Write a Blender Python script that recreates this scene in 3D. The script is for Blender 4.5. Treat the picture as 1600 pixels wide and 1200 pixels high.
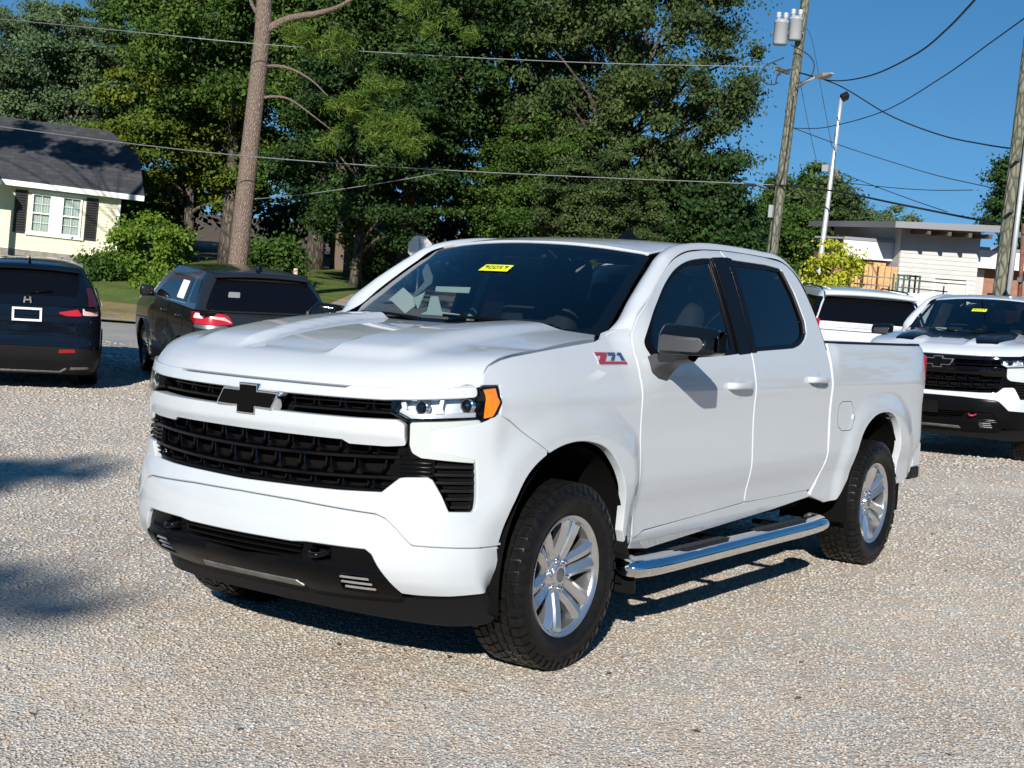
import bpy, bmesh, math, random, bisect
import numpy as np
from mathutils import Vector, Matrix
from mathutils.geometry import delaunay_2d_cdt

for _o in list(bpy.data.objects): bpy.data.objects.remove(_o, do_unlink=True)
SC = bpy.context.scene
COL = SC.collection
R = math.radians

# ------------------------------------------------------------------ camera (level world frame; the lot itself slopes gently)
CAM = Vector((4.88254, 3.98227, 1.88901))
F_PX = 2136.38                      # focal length in pixels of a 1600 px wide frame
def _basis(yaw, pit, rol):
    f = Vector((math.cos(pit)*math.cos(yaw), math.cos(pit)*math.sin(yaw), math.sin(pit)))
    r = f.cross(Vector((0, 0, 1))).normalized(); u = r.cross(f)
    c, s = math.cos(rol), math.sin(rol)
    return c*r+s*u, -s*r+c*u, f
C_R, C_U, C_F = _basis(-2.53839062, R(-6.26), R(4.29))
cam_d = bpy.data.cameras.new('camera'); cam = bpy.data.objects.new('camera', cam_d); COL.objects.link(cam)
cam_d.sensor_width = 36.0; cam_d.lens = 36.0*F_PX/1600.0; cam_d.clip_start = .1; cam_d.clip_end = 3000
_m = Matrix((C_R, C_U, -C_F)).transposed().to_4x4(); _m.translation = CAM
cam.matrix_world = _m
SC.camera = cam
# slope of the gravel lot the pickup stands on
LOT = Matrix(((0.99939, -0.0022, -0.03472), (0.00064, 0.99899, -0.04486), (0.03478, 0.04481, 0.99839)))

# ------------------------------------------------------------------ sky and sun
SUN_DIR = Vector((0.78974, 0.41100, 0.45540)).normalized()
SUN_EL = math.asin(SUN_DIR.z); SUN_AZ = math.atan2(SUN_DIR.y, SUN_DIR.x)
world = bpy.data.worlds.new('World'); SC.world = world; world.use_nodes = True
_nt = world.node_tree; _bg = _nt.nodes['Background']
_sky = _nt.nodes.new('ShaderNodeTexSky'); _sky.sky_type = 'NISHITA'; _sky.sun_disc = False
_sky.sun_elevation = SUN_EL; _sky.sun_rotation = math.pi/2-SUN_AZ
_sky.air_density = 1.5; _sky.dust_density = 0.0; _sky.ozone_density = 4.0; _sky.altitude = 100
# the clear dry autumn sky stays deep blue right down to the roofs: look the sky up a little higher than the view ray
_tc = _nt.nodes.new('ShaderNodeTexCoord'); _sp = _nt.nodes.new('ShaderNodeSeparateXYZ'); _cb = _nt.nodes.new('ShaderNodeCombineXYZ')
_mr = _nt.nodes.new('ShaderNodeMapRange'); _mr.inputs[1].default_value = 0.0; _mr.inputs[2].default_value = 1.0; _mr.inputs[3].default_value = 0.30; _mr.inputs[4].default_value = 1.5
_nt.links.new(_tc.outputs['Generated'], _sp.inputs[0]); _nt.links.new(_sp.outputs[0], _cb.inputs[0]); _nt.links.new(_sp.outputs[1], _cb.inputs[1])
_nt.links.new(_sp.outputs[2], _mr.inputs[0]); _nt.links.new(_mr.outputs[0], _cb.inputs[2]); _nt.links.new(_cb.outputs[0], _sky.inputs[0])
_hs = _nt.nodes.new('ShaderNodeHueSaturation'); _hs.inputs['Saturation'].default_value = 1.29; _nt.links.new(_sky.outputs[0], _hs.inputs['Color'])
_nt.links.new(_hs.outputs[0], _bg.inputs[0]); _bg.inputs[1].default_value = 0.100
sun_d = bpy.data.lights.new('sun', 'SUN'); sun_d.energy = 5.0; sun_d.angle = R(.53); sun_d.color = (1.0, .945, .865)
sun = bpy.data.objects.new('sun', sun_d); COL.objects.link(sun)
sun.rotation_euler = SUN_DIR.to_track_quat('Z', 'Y').to_euler()
sun.location = (30, 15, 40)
vs = SC.view_settings; vs.view_transform = 'Standard'; vs.look = 'None'; vs.exposure = 0.36; vs.gamma = 1.0; vs.use_curve_mapping = False
SC.cycles.max_bounces = 10; SC.cycles.transparent_max_bounces = 16; SC.cycles.caustics_reflective = False; SC.cycles.caustics_refractive = False
SC.cycles.use_denoising = True
# ------------------------------------------------------------------ helpers
def at(px, py, depth):
    """world point seen at pixel (px, py) of the 1600x1200 photograph, depth metres in front of the camera"""
    return CAM + depth*(C_F + C_R*((px-800)/F_PX) - C_U*((py-600)/F_PX))
def prop(o, label=None, cat=None, group=None, kind=None):
    if label: o['label'] = label
    if cat: o['category'] = cat
    if group: o['group'] = group
    if kind: o['kind'] = kind
    return o
def empty(name, loc=(0, 0, 0), rz=0.0, parent=None):
    o = bpy.data.objects.new(name, None); COL.objects.link(o); o.location = loc; o.rotation_euler = (0, 0, rz)
    o.empty_display_size = .2
    if parent: o.parent = parent
    return o
def link(name, me, mat=None, parent=None):
    o = bpy.data.objects.new(name, me); COL.objects.link(o)
    if mat is not None and len(me.materials) == 0: me.materials.append(mat)
    if parent is not None: o.parent = parent
    return o
def mesh(name, V, Fc, mat=None, parent=None, smooth=False, normals=None):
    me = bpy.data.meshes.new(name)
    me.from_pydata([tuple(v) for v in V], [], [tuple(f) for f in Fc]); me.validate(); me.update()
    if smooth or normals is not None: me.polygons.foreach_set('use_smooth', [True]*len(me.polygons))
    if normals is not None: me.normals_split_custom_set_from_vertices([tuple(n) for n in normals])
    return link(name, me, mat, parent)
def copy_tree(o, parent=None):
    c = o.copy(); COL.objects.link(c)
    if parent is not None: c.parent = parent
    for ch in o.children: copy_tree(ch, c)
    return c
class MB:
    """collects boxes, tubes, lathes and prisms into ONE mesh"""
    def __init__(s): s.V = []; s.F = []; s.S = []; s.MI = []
    def add(s, V, Fc, smooth=False, mi=0):
        b = len(s.V); s.V += [tuple(v) for v in V]; s.F += [tuple(i+b for i in f) for f in Fc]; s.S += [smooth]*len(Fc); s.MI += [mi]*len(Fc)
    def box(s, c, d, rot=None, bev=0.0, mi=0):
        hx, hy, hz = d[0]/2, d[1]/2, d[2]/2
        if bev <= 0:
            V = [Vector((x, y, z)) for z in (-hz, hz) for y in (-hy, hy) for x in (-hx, hx)]
            Fc = [(0,2,3,1),(4,5,7,6),(0,1,5,4),(2,6,7,3),(0,4,6,2),(1,3,7,5)]
        else:
            bm = bmesh.new(); bmesh.ops.create_cube(bm, size=1)
            for v in bm.verts: v.co = Vector((v.co.x*d[0], v.co.y*d[1], v.co.z*d[2]))
            bmesh.ops.bevel(bm, geom=bm.edges[:], offset=min(bev, .45*min(d)), segments=2, profile=.5, affect='EDGES')
            bm.verts.index_update()
            V = [v.co.copy() for v in bm.verts]; Fc = [tuple(v.index for v in f.verts) for f in bm.faces]; bm.free()
        if rot is not None: V = [rot @ v for v in V]
        s.add([v+Vector(c) for v in V], Fc, False, mi); return s
    def tube(s, pts, r, n=8, cap=True, smooth=True, squash=None, mi=0):
        pts = [Vector(p) for p in pts]; m = len(pts)
        rs = r if isinstance(r, (list, tuple)) else [r]*m
        V = []; ref = None
        for i in range(m):
            d = (pts[min(i+1, m-1)]-pts[max(i-1, 0)]).normalized()
            if ref is None: ref = Vector((0, 0, 1)) if abs(d.z) < .9 else Vector((1, 0, 0))
            a = d.cross(ref).normalized(); b = a.cross(d); ref = b
            for k in range(n):
                t = 2*math.pi*k/n
                sx, sy = (1, 1) if squash is None else squash
                V.append(pts[i]+rs[i]*(a*math.cos(t)*sx+b*math.sin(t)*sy))
        Fc = [(i*n+k, i*n+(k+1) % n, (i+1)*n+(k+1) % n, (i+1)*n+k) for i in range(m-1) for k in range(n)]
        if cap: Fc += [tuple(range(n))[::-1], tuple((m-1)*n+k for k in range(n))]
        s.add(V, Fc, smooth, mi); return s
    def lathe(s, prof, n=48, axis='Y', c=(0, 0, 0), smooth=True, mi=0, arc=None):
        """prof: (radius, along-axis) pairs"""
        V = []; c = Vector(c)
        for r, h in prof:
            for k in range(n):
                t = 2*math.pi*k/n
                a, b = r*math.cos(t), r*math.sin(t)
                V.append(c+(Vector((a, h, b)) if axis == 'Y' else Vector((a, b, h)) if axis == 'Z' else Vector((h, a, b))))
        flip = axis == 'Y'
        Fc = []
        for i in range(len(prof)-1):
            for k in range(n):
                f = (i*n+k, i*n+(k+1) % n, (i+1)*n+(k+1) % n, (i+1)*n+k)
                Fc.append(f[::-1] if flip else f)
        s.add(V, Fc, smooth, mi); return s
    def prism(s, poly, fn0, fn1, smooth=False, mi=0):
        """closed prism between two mappings of a 2D outline"""
        n = len(poly); V = [fn0(*p) for p in poly]+[fn1(*p) for p in poly]
        Fc = [tuple(range(n))[::-1], tuple(range(n, 2*n))]+[(i, (i+1) % n, n+(i+1) % n, n+i) for i in range(n)]
        s.add(V, Fc, smooth, mi); return s
    def build(s, name, mat=None, parent=None, autosmooth=None, mats=None):
        me = bpy.data.meshes.new(name); me.from_pydata(s.V, [], s.F)
        me.polygons.foreach_set('use_smooth', s.S)
        if mats:
            for m in mats: me.materials.append(m)
            me.polygons.foreach_set('material_index', s.MI)
        me.validate(); me.update()
        if autosmooth is not None:
            me.polygons.foreach_set('use_smooth', [True]*len(me.polygons)); me.set_sharp_from_angle(angle=R(autosmooth))
        return link(name, me, mat, parent)
def fillet(pts, r=0.0, step=None):
    """closed polygon with rounded corners; a point may carry its own radius as a third value"""
    P = [Vector((p[0], p[1])) for p in pts]; rr = [p[2] if len(p) > 2 else r for p in pts]
    out = []; n = len(P)
    for i in range(n):
        p = P[i]; a = P[i-1]-p; b = P[(i+1) % n]-p; la, lb = a.length, b.length
        if rr[i] <= 1e-5 or la < 1e-6 or lb < 1e-6: out.append(p); continue
        a /= la; b /= lb
        ang = math.acos(max(-1, min(1, a.dot(b))))
        if ang > 3.10: out.append(p); continue
        d = min(rr[i]/math.tan(ang/2), .48*la, .48*lb)
        p0 = p+a*d; p1 = p+b*d
        k = 5 if ang < 2.4 else 3
        for j in range(k+1):
            t = j/k; out.append((1-t)**2*p0+2*t*(1-t)*p+t*t*p1)
    return [(v.x, v.y) for v in out]
def densify(pts, step, closed=True):
    out = []; n = len(pts)
    for i in range(n if closed else n-1):
        a, b = pts[i], pts[(i+1) % n]; l = math.hypot(b[0]-a[0], b[1]-a[1])
        if l < 1e-6: continue
        k = max(1, math.ceil(l/step))
        out += [(a[0]+(b[0]-a[0])*j/k, a[1]+(b[1]-a[1])*j/k) for j in range(k)]
    if not closed: out.append(pts[-1])
    return out
def inside(poly, X, Y):
    """even-odd test, vectorised"""
    c = np.zeros(X.shape, bool); n = len(poly)
    for i in range(n):
        x0, y0 = poly[i]; x1, y1 = poly[(i+1) % n]
        if y0 == y1: continue
        m = ((y0 > Y) != (y1 > Y)) & (X < (x1-x0)*(Y-y0)/(y1-y0)+x0)
        c ^= m
    return c
def seg_dist(poly, X, Y):
    d = np.full(X.shape, 1e9); n = len(poly)
    for i in range(n):
        x0, y0 = poly[i]; x1, y1 = poly[(i+1) % n]
        dx, dy = x1-x0, y1-y0; l2 = dx*dx+dy*dy+1e-12
        t = np.clip(((X-x0)*dx+(Y-y0)*dy)/l2, 0, 1)
        d = np.minimum(d, np.hypot(X-x0-t*dx, Y-y0-t*dy))
    return d
def signed_area(p):
    return .5*sum(p[i][0]*p[(i+1) % len(p)][1]-p[(i+1) % len(p)][0]*p[i][1] for i in range(len(p)))
def panel_data(outline, fn, holes=(), res=.03, thick=.014, edge=.003, out=(0, 1, 0)):
    """a sheet-metal panel: 2D outline (with holes) laid on the surface fn(u, v), edges rolled inward"""
    o = densify(outline, res)
    if signed_area(o) < 0: o = o[::-1]
    hs = []
    for h in holes:
        h = densify(h, res)
        if signed_area(h) > 0: h = h[::-1]
        hs.append(h)
    loops = [o]+hs
    P = []; E = []
    for L in loops:
        b = len(P); P += L; E += [(b+i, b+(i+1) % len(L)) for i in range(len(L))]
    xs = [p[0] for p in o]; ys = [p[1] for p in o]
    gx = np.arange(min(xs)+res*.37, max(xs), res); gy = np.arange(min(ys)+res*.41, max(ys), res)
    if len(gx) and len(gy):
        X, Y = np.meshgrid(gx, gy); X = X.ravel(); Y = Y.ravel()
        m = inside(o, X, Y); 
        for h in hs: m &= ~inside(h, X, Y)
        X, Y = X[m], Y[m]
        if len(X):
            d = seg_dist(o, X, Y)
            for h in hs: d = np.minimum(d, seg_dist(h, X, Y))
            m = d > res*.45; P += list(zip(X[m].tolist(), Y[m].tolist()))
    vs_, _, fs_, ov, _, _ = delaunay_2d_cdt([Vector(p) for p in P], E, [], 0, 1e-7)
    cx = np.array([sum(vs_[i].x for i in f)/len(f) for f in fs_]); cy = np.array([sum(vs_[i].y for i in f)/len(f) for f in fs_])
    keep = inside(o, cx, cy)
    for h in hs: keep &= ~inside(h, cx, cy)
    uv = [(v.x, v.y) for v in vs_]
    e = 2e-3; V = []; N = []; TU = []; TV = []
    ref = Vector(out); sgn = 0.0
    for u, v in uv:
        p = Vector(fn(u, v)); du = Vector(fn(u+e, v))-Vector(fn(u-e, v)); dv = Vector(fn(u, v+e))-Vector(fn(u, v-e))
        n = du.cross(dv)
        n = n.normalized() if n.length > 1e-12 else ref.copy()
        V.append(p); N.append(n); TU.append(du); TV.append(dv); sgn += n.dot(ref)
    flip = sgn < 0
    if flip: N = [-n for n in N]
    Fc = []
    for f, k in zip(fs_, keep):
        if not k: continue
        f = list(f)
        a = sum(uv[f[i]][0]*uv[f[(i+1) % len(f)]][1]-uv[f[(i+1) % len(f)]][0]*uv[f[i]][1] for i in range(len(f)))
        if (a < 0) != flip: f = f[::-1]
        Fc.append(tuple(f))
    # rolled edges
    new_of = {}
    for ni, olds in enumerate(ov):
        for k in olds: new_of[k] = ni
    b = 0
    for L in loops:
        n = len(L); r1 = len(V)
        ids = [new_of[b+i] for i in range(n)]; b += n
        for i in range(n):
            p0, p1 = L[i-1], L[(i+1) % n]
            tx, ty = p1[0]-p0[0], p1[1]-p0[1]
            k = ids[i]; d = ty*TU[k]-tx*TV[k]          # outward in the chart, pushed through the map
            nn = N[k]; d = d-nn*d.dot(nn)
            d = d.normalized() if d.length > 1e-12 else nn.orthogonal().normalized()
            V.append(V[k]+d*edge-nn*edge); N.append((d*.85+nn*.15).normalized())
            V.append(V[k]+d*edge*1.0-nn*(edge+thick)); N.append(d)
        for i in range(n):
            j = (i+1) % n
            q = [(ids[i], r1+2*i, r1+2*j, ids[j]), (r1+2*i, r1+2*i+1, r1+2*j+1, r1+2*j)]
            for f in q: Fc.append(f[::-1] if flip else f)
    return V, Fc, N
def panel(name, outline, fn, mat, parent=None, mirror=False, **kw):
    V, Fc, N = panel_data(outline, fn, **kw)
    if mirror: V, Fc, N = [(v[0], -v[1], v[2]) for v in V], [f[::-1] for f in Fc], [(n[0], -n[1], n[2]) for n in N]
    return mesh(name, V, Fc, mat, parent, normals=N)
def strip(name, A, B, mat, parent=None, bulge=0.0, k=8, mirror=False, out=(0, 1, 0), taper=0):
    """loft between two polylines of equal count with a rounded bulge"""
    V = []; n = len(A); ref = Vector(out)
    A = [Vector(a) for a in A]; B = [Vector(b) for b in B]
    for i in range(n):
        t = (A[min(i+1, n-1)]-A[max(i-1, 0)])+(B[min(i+1, n-1)]-B[max(i-1, 0)])
        nn = t.cross(B[i]-A[i]).normalized()
        if nn.dot(ref) < 0: nn = -nn
        for j in range(k+1):
            s = j/k; V.append(A[i].lerp(B[i], s)+nn*bulge*(min(1, i/taper) if taper else 1)*(1-(2*s-1)**2))
    Fc = [(i*(k+1)+j, i*(k+1)+j+1, (i+1)*(k+1)+j+1, (i+1)*(k+1)+j) for i in range(n-1) for j in range(k)]
    a, b, c = V[Fc[0][0]], V[Fc[0][1]], V[Fc[0][2]]
    if (b-a).cross(c-a).dot(ref) < 0: Fc = [f[::-1] for f in Fc]
    if mirror: V = [(v[0], -v[1], v[2]) for v in V]; Fc = [f[::-1] for f in Fc]
    return mesh(name, V, Fc, mat, parent, smooth=True)
def smooth_line(pts, n=40):
    """Catmull-Rom through 3D points, n samples"""
    P = [Vector(p) for p in pts]; m = len(P)-1; out = []
    for i in range(n+1):
        t = i/n*m; k = min(int(t), m-1); f = t-k
        p0, p1, p2, p3 = P[max(k-1, 0)], P[k], P[k+1], P[min(k+2, m)]
        out.append(.5*((2*p1)+(p2-p0)*f+(2*p0-5*p1+4*p2-p3)*f*f+(3*p1-p0-3*p2+p3)*f**3))
    return out

# ------------------------------------------------------------------ materials
def mat(name, col=(.5, .5, .5), rough=.5, metal=0.0, coat=0.0, spec=.5, noise=None, bump=None, alpha=None, sss=None):
    """principled material; noise = (scale, amount) breaks the colour up, bump = (scale, strength)"""
    m = bpy.data.materials.new(name); m.use_nodes = True; nt = m.node_tree; b = nt.nodes['Principled BSDF']
    b.inputs['Base Color'].default_value = (*col, 1); b.inputs['Roughness'].default_value = rough; b.inputs['Metallic'].default_value = metal
    b.inputs['Coat Weight'].default_value = coat; b.inputs['Coat Roughness'].default_value = .03; b.inputs['Specular IOR Level'].default_value = spec
    if noise or bump:
        tc = nt.nodes.new('ShaderNodeTexCoord')
    if noise:
        n = nt.nodes.new('ShaderNodeTexNoise'); n.inputs['Scale'].default_value = noise[0]; n.inputs['Detail'].default_value = 6
        nt.links.new(tc.outputs['Object'], n.inputs['Vector'])
        mr = nt.nodes.new('ShaderNodeMapRange'); mr.inputs[1].default_value = .3; mr.inputs[2].default_value = .7
        mr.inputs[3].default_value = 1-noise[1]; mr.inputs[4].default_value = 1+noise[1]
        nt.links.new(n.outputs[0], mr.inputs[0])
        mx = nt.nodes.new('ShaderNodeMix'); mx.data_type = 'RGBA'; mx.blend_type = 'MULTIPLY'; mx.inputs[0].default_value = 1
        mx.inputs[6].default_value = (*col, 1); nt.links.new(mr.outputs[0], mx.inputs[7]); nt.links.new(mx.outputs[2], b.inputs['Base Color'])
    if bump:
        n = nt.nodes.new('ShaderNodeTexNoise'); n.inputs['Scale'].default_value = bump[0]; n.inputs['Detail'].default_value = 4
        nt.links.new(tc.outputs['Object'], n.inputs['Vector'])
        bp = nt.nodes.new('ShaderNodeBump'); bp.inputs['Strength'].default_value = bump[1]; bp.inputs['Distance'].default_value = .01
        nt.links.new(n.outputs[0], bp.inputs['Height']); nt.links.new(bp.outputs[0], b.inputs['Normal'])
    return m
def glass(name, tint=(.3, .32, .33), ior=1.5, refl=(1, 1, 1), rough=0.0):
    """thin window glass: Fresnel mirror over a tinted see-through sheet"""
    m = bpy.data.materials.new(name); m.use_nodes = True; nt = m.node_tree
    for n in list(nt.nodes):
        if n.type == 'BSDF_PRINCIPLED': nt.nodes.remove(n)
    out = [n for n in nt.nodes if n.type == 'OUTPUT_MATERIAL'][0]
    fr = nt.nodes.new('ShaderNodeFresnel'); ge = nt.nodes.new('ShaderNodeNewGeometry'); mi = nt.nodes.new('ShaderNodeMix'); mi.data_type = 'FLOAT'
    mi.inputs[2].default_value = ior; mi.inputs[3].default_value = 1/ior; nt.links.new(ge.outputs['Backfacing'], mi.inputs[0]); nt.links.new(mi.outputs[0], fr.inputs[0])
    tr = nt.nodes.new('ShaderNodeBsdfTransparent'); tr.inputs[0].default_value = (*tint, 1)
    gl = nt.nodes.new('ShaderNodeBsdfGlossy'); gl.inputs[0].default_value = (*refl, 1); gl.inputs['Roughness'].default_value = rough
    mx = nt.nodes.new('ShaderNodeMixShader')
    nt.links.new(fr.outputs[0], mx.inputs[0]); nt.links.new(tr.outputs[0], mx.inputs[1]); nt.links.new(gl.outputs[0], mx.inputs[2]); nt.links.new(mx.outputs[0], out.inputs[0])
    return m
M = {}
M['white_paint'] = mat('white_paint', (.525, .562, .592), .5, coat=1.0, spec=.2); M['white_paint'].node_tree.nodes['Principled BSDF'].inputs['Coat IOR'].default_value = 1.75
M['black_paint'] = mat('black_paint', (.004, .005, .007), .10, coat=.6, spec=.2)
M['navy_paint'] = mat('navy_paint', (.0035, .005, .009), .10, coat=.6, spec=.2)
M['grey_paint'] = mat('grey_paint', (.020, .021, .0215), .25, metal=.3, coat=.8, spec=.3)
M['gloss_black'] = mat('gloss_black', (.003, .003, .004), .05, spec=.3)
M['satin_black'] = mat('satin_black', (.004, .004, .0045), .18, spec=.10)
M['plastic'] = mat('plastic', (.009, .009, .010), .45, spec=.14, bump=(900, .08))
M['grey_plastic'] = mat('grey_plastic', (.045, .047, .05), .36, bump=(700, .06))
M['void'] = mat('void', (.004, .004, .004), .9, spec=.1)
M['rubber'] = mat('rubber', (.0075, .0075, .0075), .42, spec=.2, noise=(30, .35), bump=(160, .15))
M['chrome'] = mat('chrome', (.82, .83, .84), .05, metal=1)
M['alloy'] = mat('alloy', (.68, .69, .70), .20, metal=.9, coat=.6)
M['alloy_dark'] = mat('alloy_dark', (.25, .26, .27), .35, metal=.8)
M['rim_barrel'] = mat('rim_barrel', (.14, .14, .145), .4, metal=.7)
M['steel'] = mat('steel', (.22, .21, .20), .5, metal=.7, noise=(20, .3))
M['lamp_clear'] = glass('lamp_clear', (.93, .95, .96), 1.45)
M['screen_glass'] = glass('screen_glass', (.55, .62, .61), 1.62)
M['side_glass'] = glass('side_glass', (.60, .65, .65), 1.55)
M['dark_glass'] = glass('dark_glass', (.035, .035, .034), 1.55)
M['amber'] = mat('amber', (.95, .25, .012), .2, coat=1)
M['lamp_bright'] = mat('lamp_bright', (.70, .72, .73), .28, metal=.55, coat=1)
M['red_lens'] = mat('red_lens', (.42, .008, .012), .15, coat=1)
M['drl'] = mat('drl', (.47, .515, .50), .25, coat=1)
M['interior'] = mat('interior', (.012, .012, .013), .7, noise=(8, .3))
M['seat_fabric'] = mat('seat_fabric', (.018, .018, .019), .8, bump=(300, .2))
M['paper'] = mat('paper', (.78, .79, .77), .8)
M['yellow_tag'] = mat('yellow_tag', (.72, .80, .02), .6)
M['film'] = mat('film', (.60, .70, .68), .5)
M['belt'] = mat('belt', (.20, .24, .27), .7)
M['ink'] = mat('ink', (.03, .04, .01), .7)
M['badge_silver'] = mat('badge_silver', (.6, .6, .62), .35, metal=.3)
M['red_badge'] = mat('red_badge', (.30, .03, .05), .3, coat=.6)
M['blue_badge'] = mat('blue_badge', (.03, .07, .16), .3, coat=.6)
M['green_tag'] = mat('green_tag', (.05, .75, .15), .5)
# ------------------------------------------------------------------ pickup body surfaces (metres, origin on the ground under the front axle, +X forward, +Y driver's side)
def interp(tab):
    """smooth (monotone cubic) interpolation through (key, value) pairs"""
    xs = [a for a, b in tab]; ys = [b for a, b in tab]
    n = len(xs); d = [(ys[i+1]-ys[i])/(xs[i+1]-xs[i]) for i in range(n-1)]
    m = [d[0]] + [0.0 if d[i-1]*d[i] <= 0 else 2*d[i-1]*d[i]/(d[i-1]+d[i]) for i in range(1, n-1)] + [d[-1]]
    def f(x):
        if x <= xs[0]: return ys[0] + m[0]*(x-xs[0])*0
        if x >= xs[-1]: return ys[-1]
        i = bisect.bisect_right(xs, x)-1
        h = xs[i+1]-xs[i]; t = (x-xs[i])/h
        return ((2*t**3-3*t*t+1)*ys[i] + (t**3-2*t*t+t)*h*m[i] + (-2*t**3+3*t*t)*ys[i+1] + (t**3-t*t)*h*m[i+1])
    return f
def sstep(a, b, x):
    t = max(0.0, min(1.0, (x-a)/(b-a))); return t*t*(3-2*t)
WB = 3.745
PLAN = interp([(-.3,.018),(0,0),(.3,.018),(.5,.052),(.65,.098),(.75,.143),(.83,.198),(.88,.248),(.92,.305),(.95,.365),(.97,.42),(.985,.485),(.995,.55),(1.0,.62)])
_pt = [(0.0, 0.0, 0.0)]
for _i in range(1, 401):
    _y = _i/400.0; _d = PLAN(_y); _p = _pt[-1]
    _pt.append((_p[0]+math.hypot(_y-_p[1], _d-_p[2]), _y, _d))
_pts_t = [a[0] for a in _pt]; _pts_y = [a[1] for a in _pt]
def t_of_y(y):
    s = -1 if y < 0 else 1
    i = min(399, int(abs(y)*400)); f = abs(y)*400-i
    return s*(_pts_t[i]+(_pts_t[i+1]-_pts_t[i])*f)
def y_of_t(t):
    s = -1 if t < 0 else 1; t = min(abs(t), _pts_t[-1]-1e-6)
    i = max(0, min(399, bisect.bisect_right(_pts_t, t)-1)); f = (t-_pts_t[i])/(_pts_t[i+1]-_pts_t[i])
    return s*(_pts_y[i]+(_pts_y[i+1]-_pts_y[i])*f)
X0 = interp([(.2,.80),(.33,.86),(.40,.935),(.45,.975),(.52,1.0),(.60,1.003),(.68,.997),(.735,.985),(.80,.965),(.9,.957),(1.0,.957),(1.06,.958),(1.1,.957),(1.16,.950),(1.19,.943),(1.23,.930)])
def fascia_x(y, z, off=0.0):
    return X0(z)+off-PLAN(min(1.0, abs(y)))
def fascia(t, z, off=0.0):
    y = y_of_t(t)
    return (fascia_x(y, z, off), y, z)
# flank
SIDE_B = interp([(.40,.925),(.46,.948),(.50,.962),(.56,.966),(.64,.974),(.73,.992),(.79,.999),(.88,.997),(1.02,.993),(1.12,.996),(1.18,1.0),(1.215,.997),(1.27,.987),(1.33,.974),(1.38,.957),(1.45,.937),(1.6,.885),(1.75,.827),(1.84,.788),(1.89,.757),(1.925,.715)])
SIDE_F = interp([(.40,.925),(.46,.948),(.50,.962),(.56,.966),(.64,.974),(.73,.992),(.79,.999),(.88,.997),(1.02,.993),(1.10,.995),(1.16,.993),(1.2,.986),(1.25,.969),(1.30,.945),(1.335,.92),(1.36,.90),(1.40,.875),(1.44,.85)])
SIDE_R = interp([(.40,.945),(.50,.965),(.64,.974),(.73,.992),(.79,.999),(.88,.997),(1.02,.993),(1.12,.996),(1.18,1.0),(1.215,.997),(1.30,.988),(1.38,.975),(1.42,.960),(1.45,.935)])
def flare(x, z, cx, amt):
    dx = (x-cx)/1.02; dz = (z-.42)/1.0
    r = (abs(dx)**2.6+abs(dz)**2.6)**(1/2.6)
    return amt*(1-sstep(.585, .73, r))
def side_y(x, z):
    a = sstep(-.75, -.42, x)          # fender shape forward of the door
    b = 1-sstep(-3.0, -2.85, x)       # bed
    zz = z
    y = SIDE_B(zz)
    if a > 0: y = y*(1-a)+SIDE_F(zz)*a
    if b > 0: y = y*(1-b)+SIDE_R(zz)*b
    y += flare(x, z, 0.0, .022)*sstep(-.60, -.47, x) + flare(x, z, -WB, .022)
    if x > .05: y -= .11*(x-.05)**2+.35*max(0, x-.3)**3
    if x < -4.25: y -= .12*(-4.25-x)**2
    return y
def side(x, z, off=0.0):
    return (x, side_y(x, z)+off, z)
# hood
HOOD_P = [(-.80,1.480),(-.55,1.474),(-.30,1.462),(0,1.443),(.3,1.413),(.5,1.384),(.65,1.353),(.76,1.320),(.835,1.288),(.885,1.257),(.915,1.228),(.930,1.200)]
_hx = [a for a, b in HOOD_P]; _hu = [0.0]
for _i in range(1, len(HOOD_P)): _hu.append(_hu[-1]+math.hypot(HOOD_P[_i][0]-HOOD_P[_i-1][0], HOOD_P[_i][1]-HOOD_P[_i-1][1]))
HOOD_X = interp(list(zip(_hu, _hx))); HOOD_Z = interp(list(zip(_hu, [b for a, b in HOOD_P]))); HOOD_U = interp(list(zip(_hx, _hu)))
HOOD_D = interp([(-.8,-.026),(-.3,-.028),(-.06,-.028),(.40,-.024),(.55,-.012),(.65,-.002),(.746,.008),(.831,.012),(.874,.008),(.90,.002),(.93,0)])
HOOD_END = _hu[-1]
def hood_bulge(x, u, ay):
    f = sstep(HOOD_END-.16, HOOD_END-.27, u)
    inner = .235+.13*sstep(.75, -.3, x)          # sunken centre widens towards the cowl
    z = .020*f*sstep(inner-.008, inner+.030, ay)*(1-sstep(.53, .66, ay))
    z -= .010*f*(1-sstep(inner-.03, inner+.0, ay))
    k = sstep(.62, .50, x)*sstep(-.05, .30, x)     # dished flutes outboard of the raised shoulders
    z -= .004*k*sstep(.50, .62, ay)*(1-sstep(.70, .82, ay))
    return z
def hood(u, y):
    ay = abs(y); fade = .60+.40*sstep(.2, .75, u/HOOD_END)
    x = HOOD_X(u)-PLAN(min(1, ay))*fade
    w = sstep(.45, .90, ay)
    z = HOOD_Z(u)+HOOD_D(HOOD_X(u))*w
    return (x, y, z+hood_bulge(x, u, ay))
def hood_u(x, y):
    """chart value of the bonnet point above (x, y)"""
    lo, hi = 0.0, HOOD_END
    for _ in range(40):
        m = (lo+hi)/2
        if hood(m, y)[0] < x: lo = m
        else: hi = m
    return lo
def hood_z(x, y): return hood(hood_u(x, y), y)[2]
# windscreen: quadratic sweep between cowl and header
def screen(y, s):
    """s 0 at the cowl, 1 at the header"""
    ay = abs(y)
    x0 = -.245-.26*(ay/.8)**2.2; z0 = 1.425+.012*(1-(ay/.8)**2)
    x1 = -1.03-.105*(ay/.68)**2; z1 = 1.893-.042*(ay/.68)**2
    b = .012*4*s*(1-s)
    return (x0+(x1-x0)*s+b*.5, y, z0+(z1-z0)*s+b)
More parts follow.
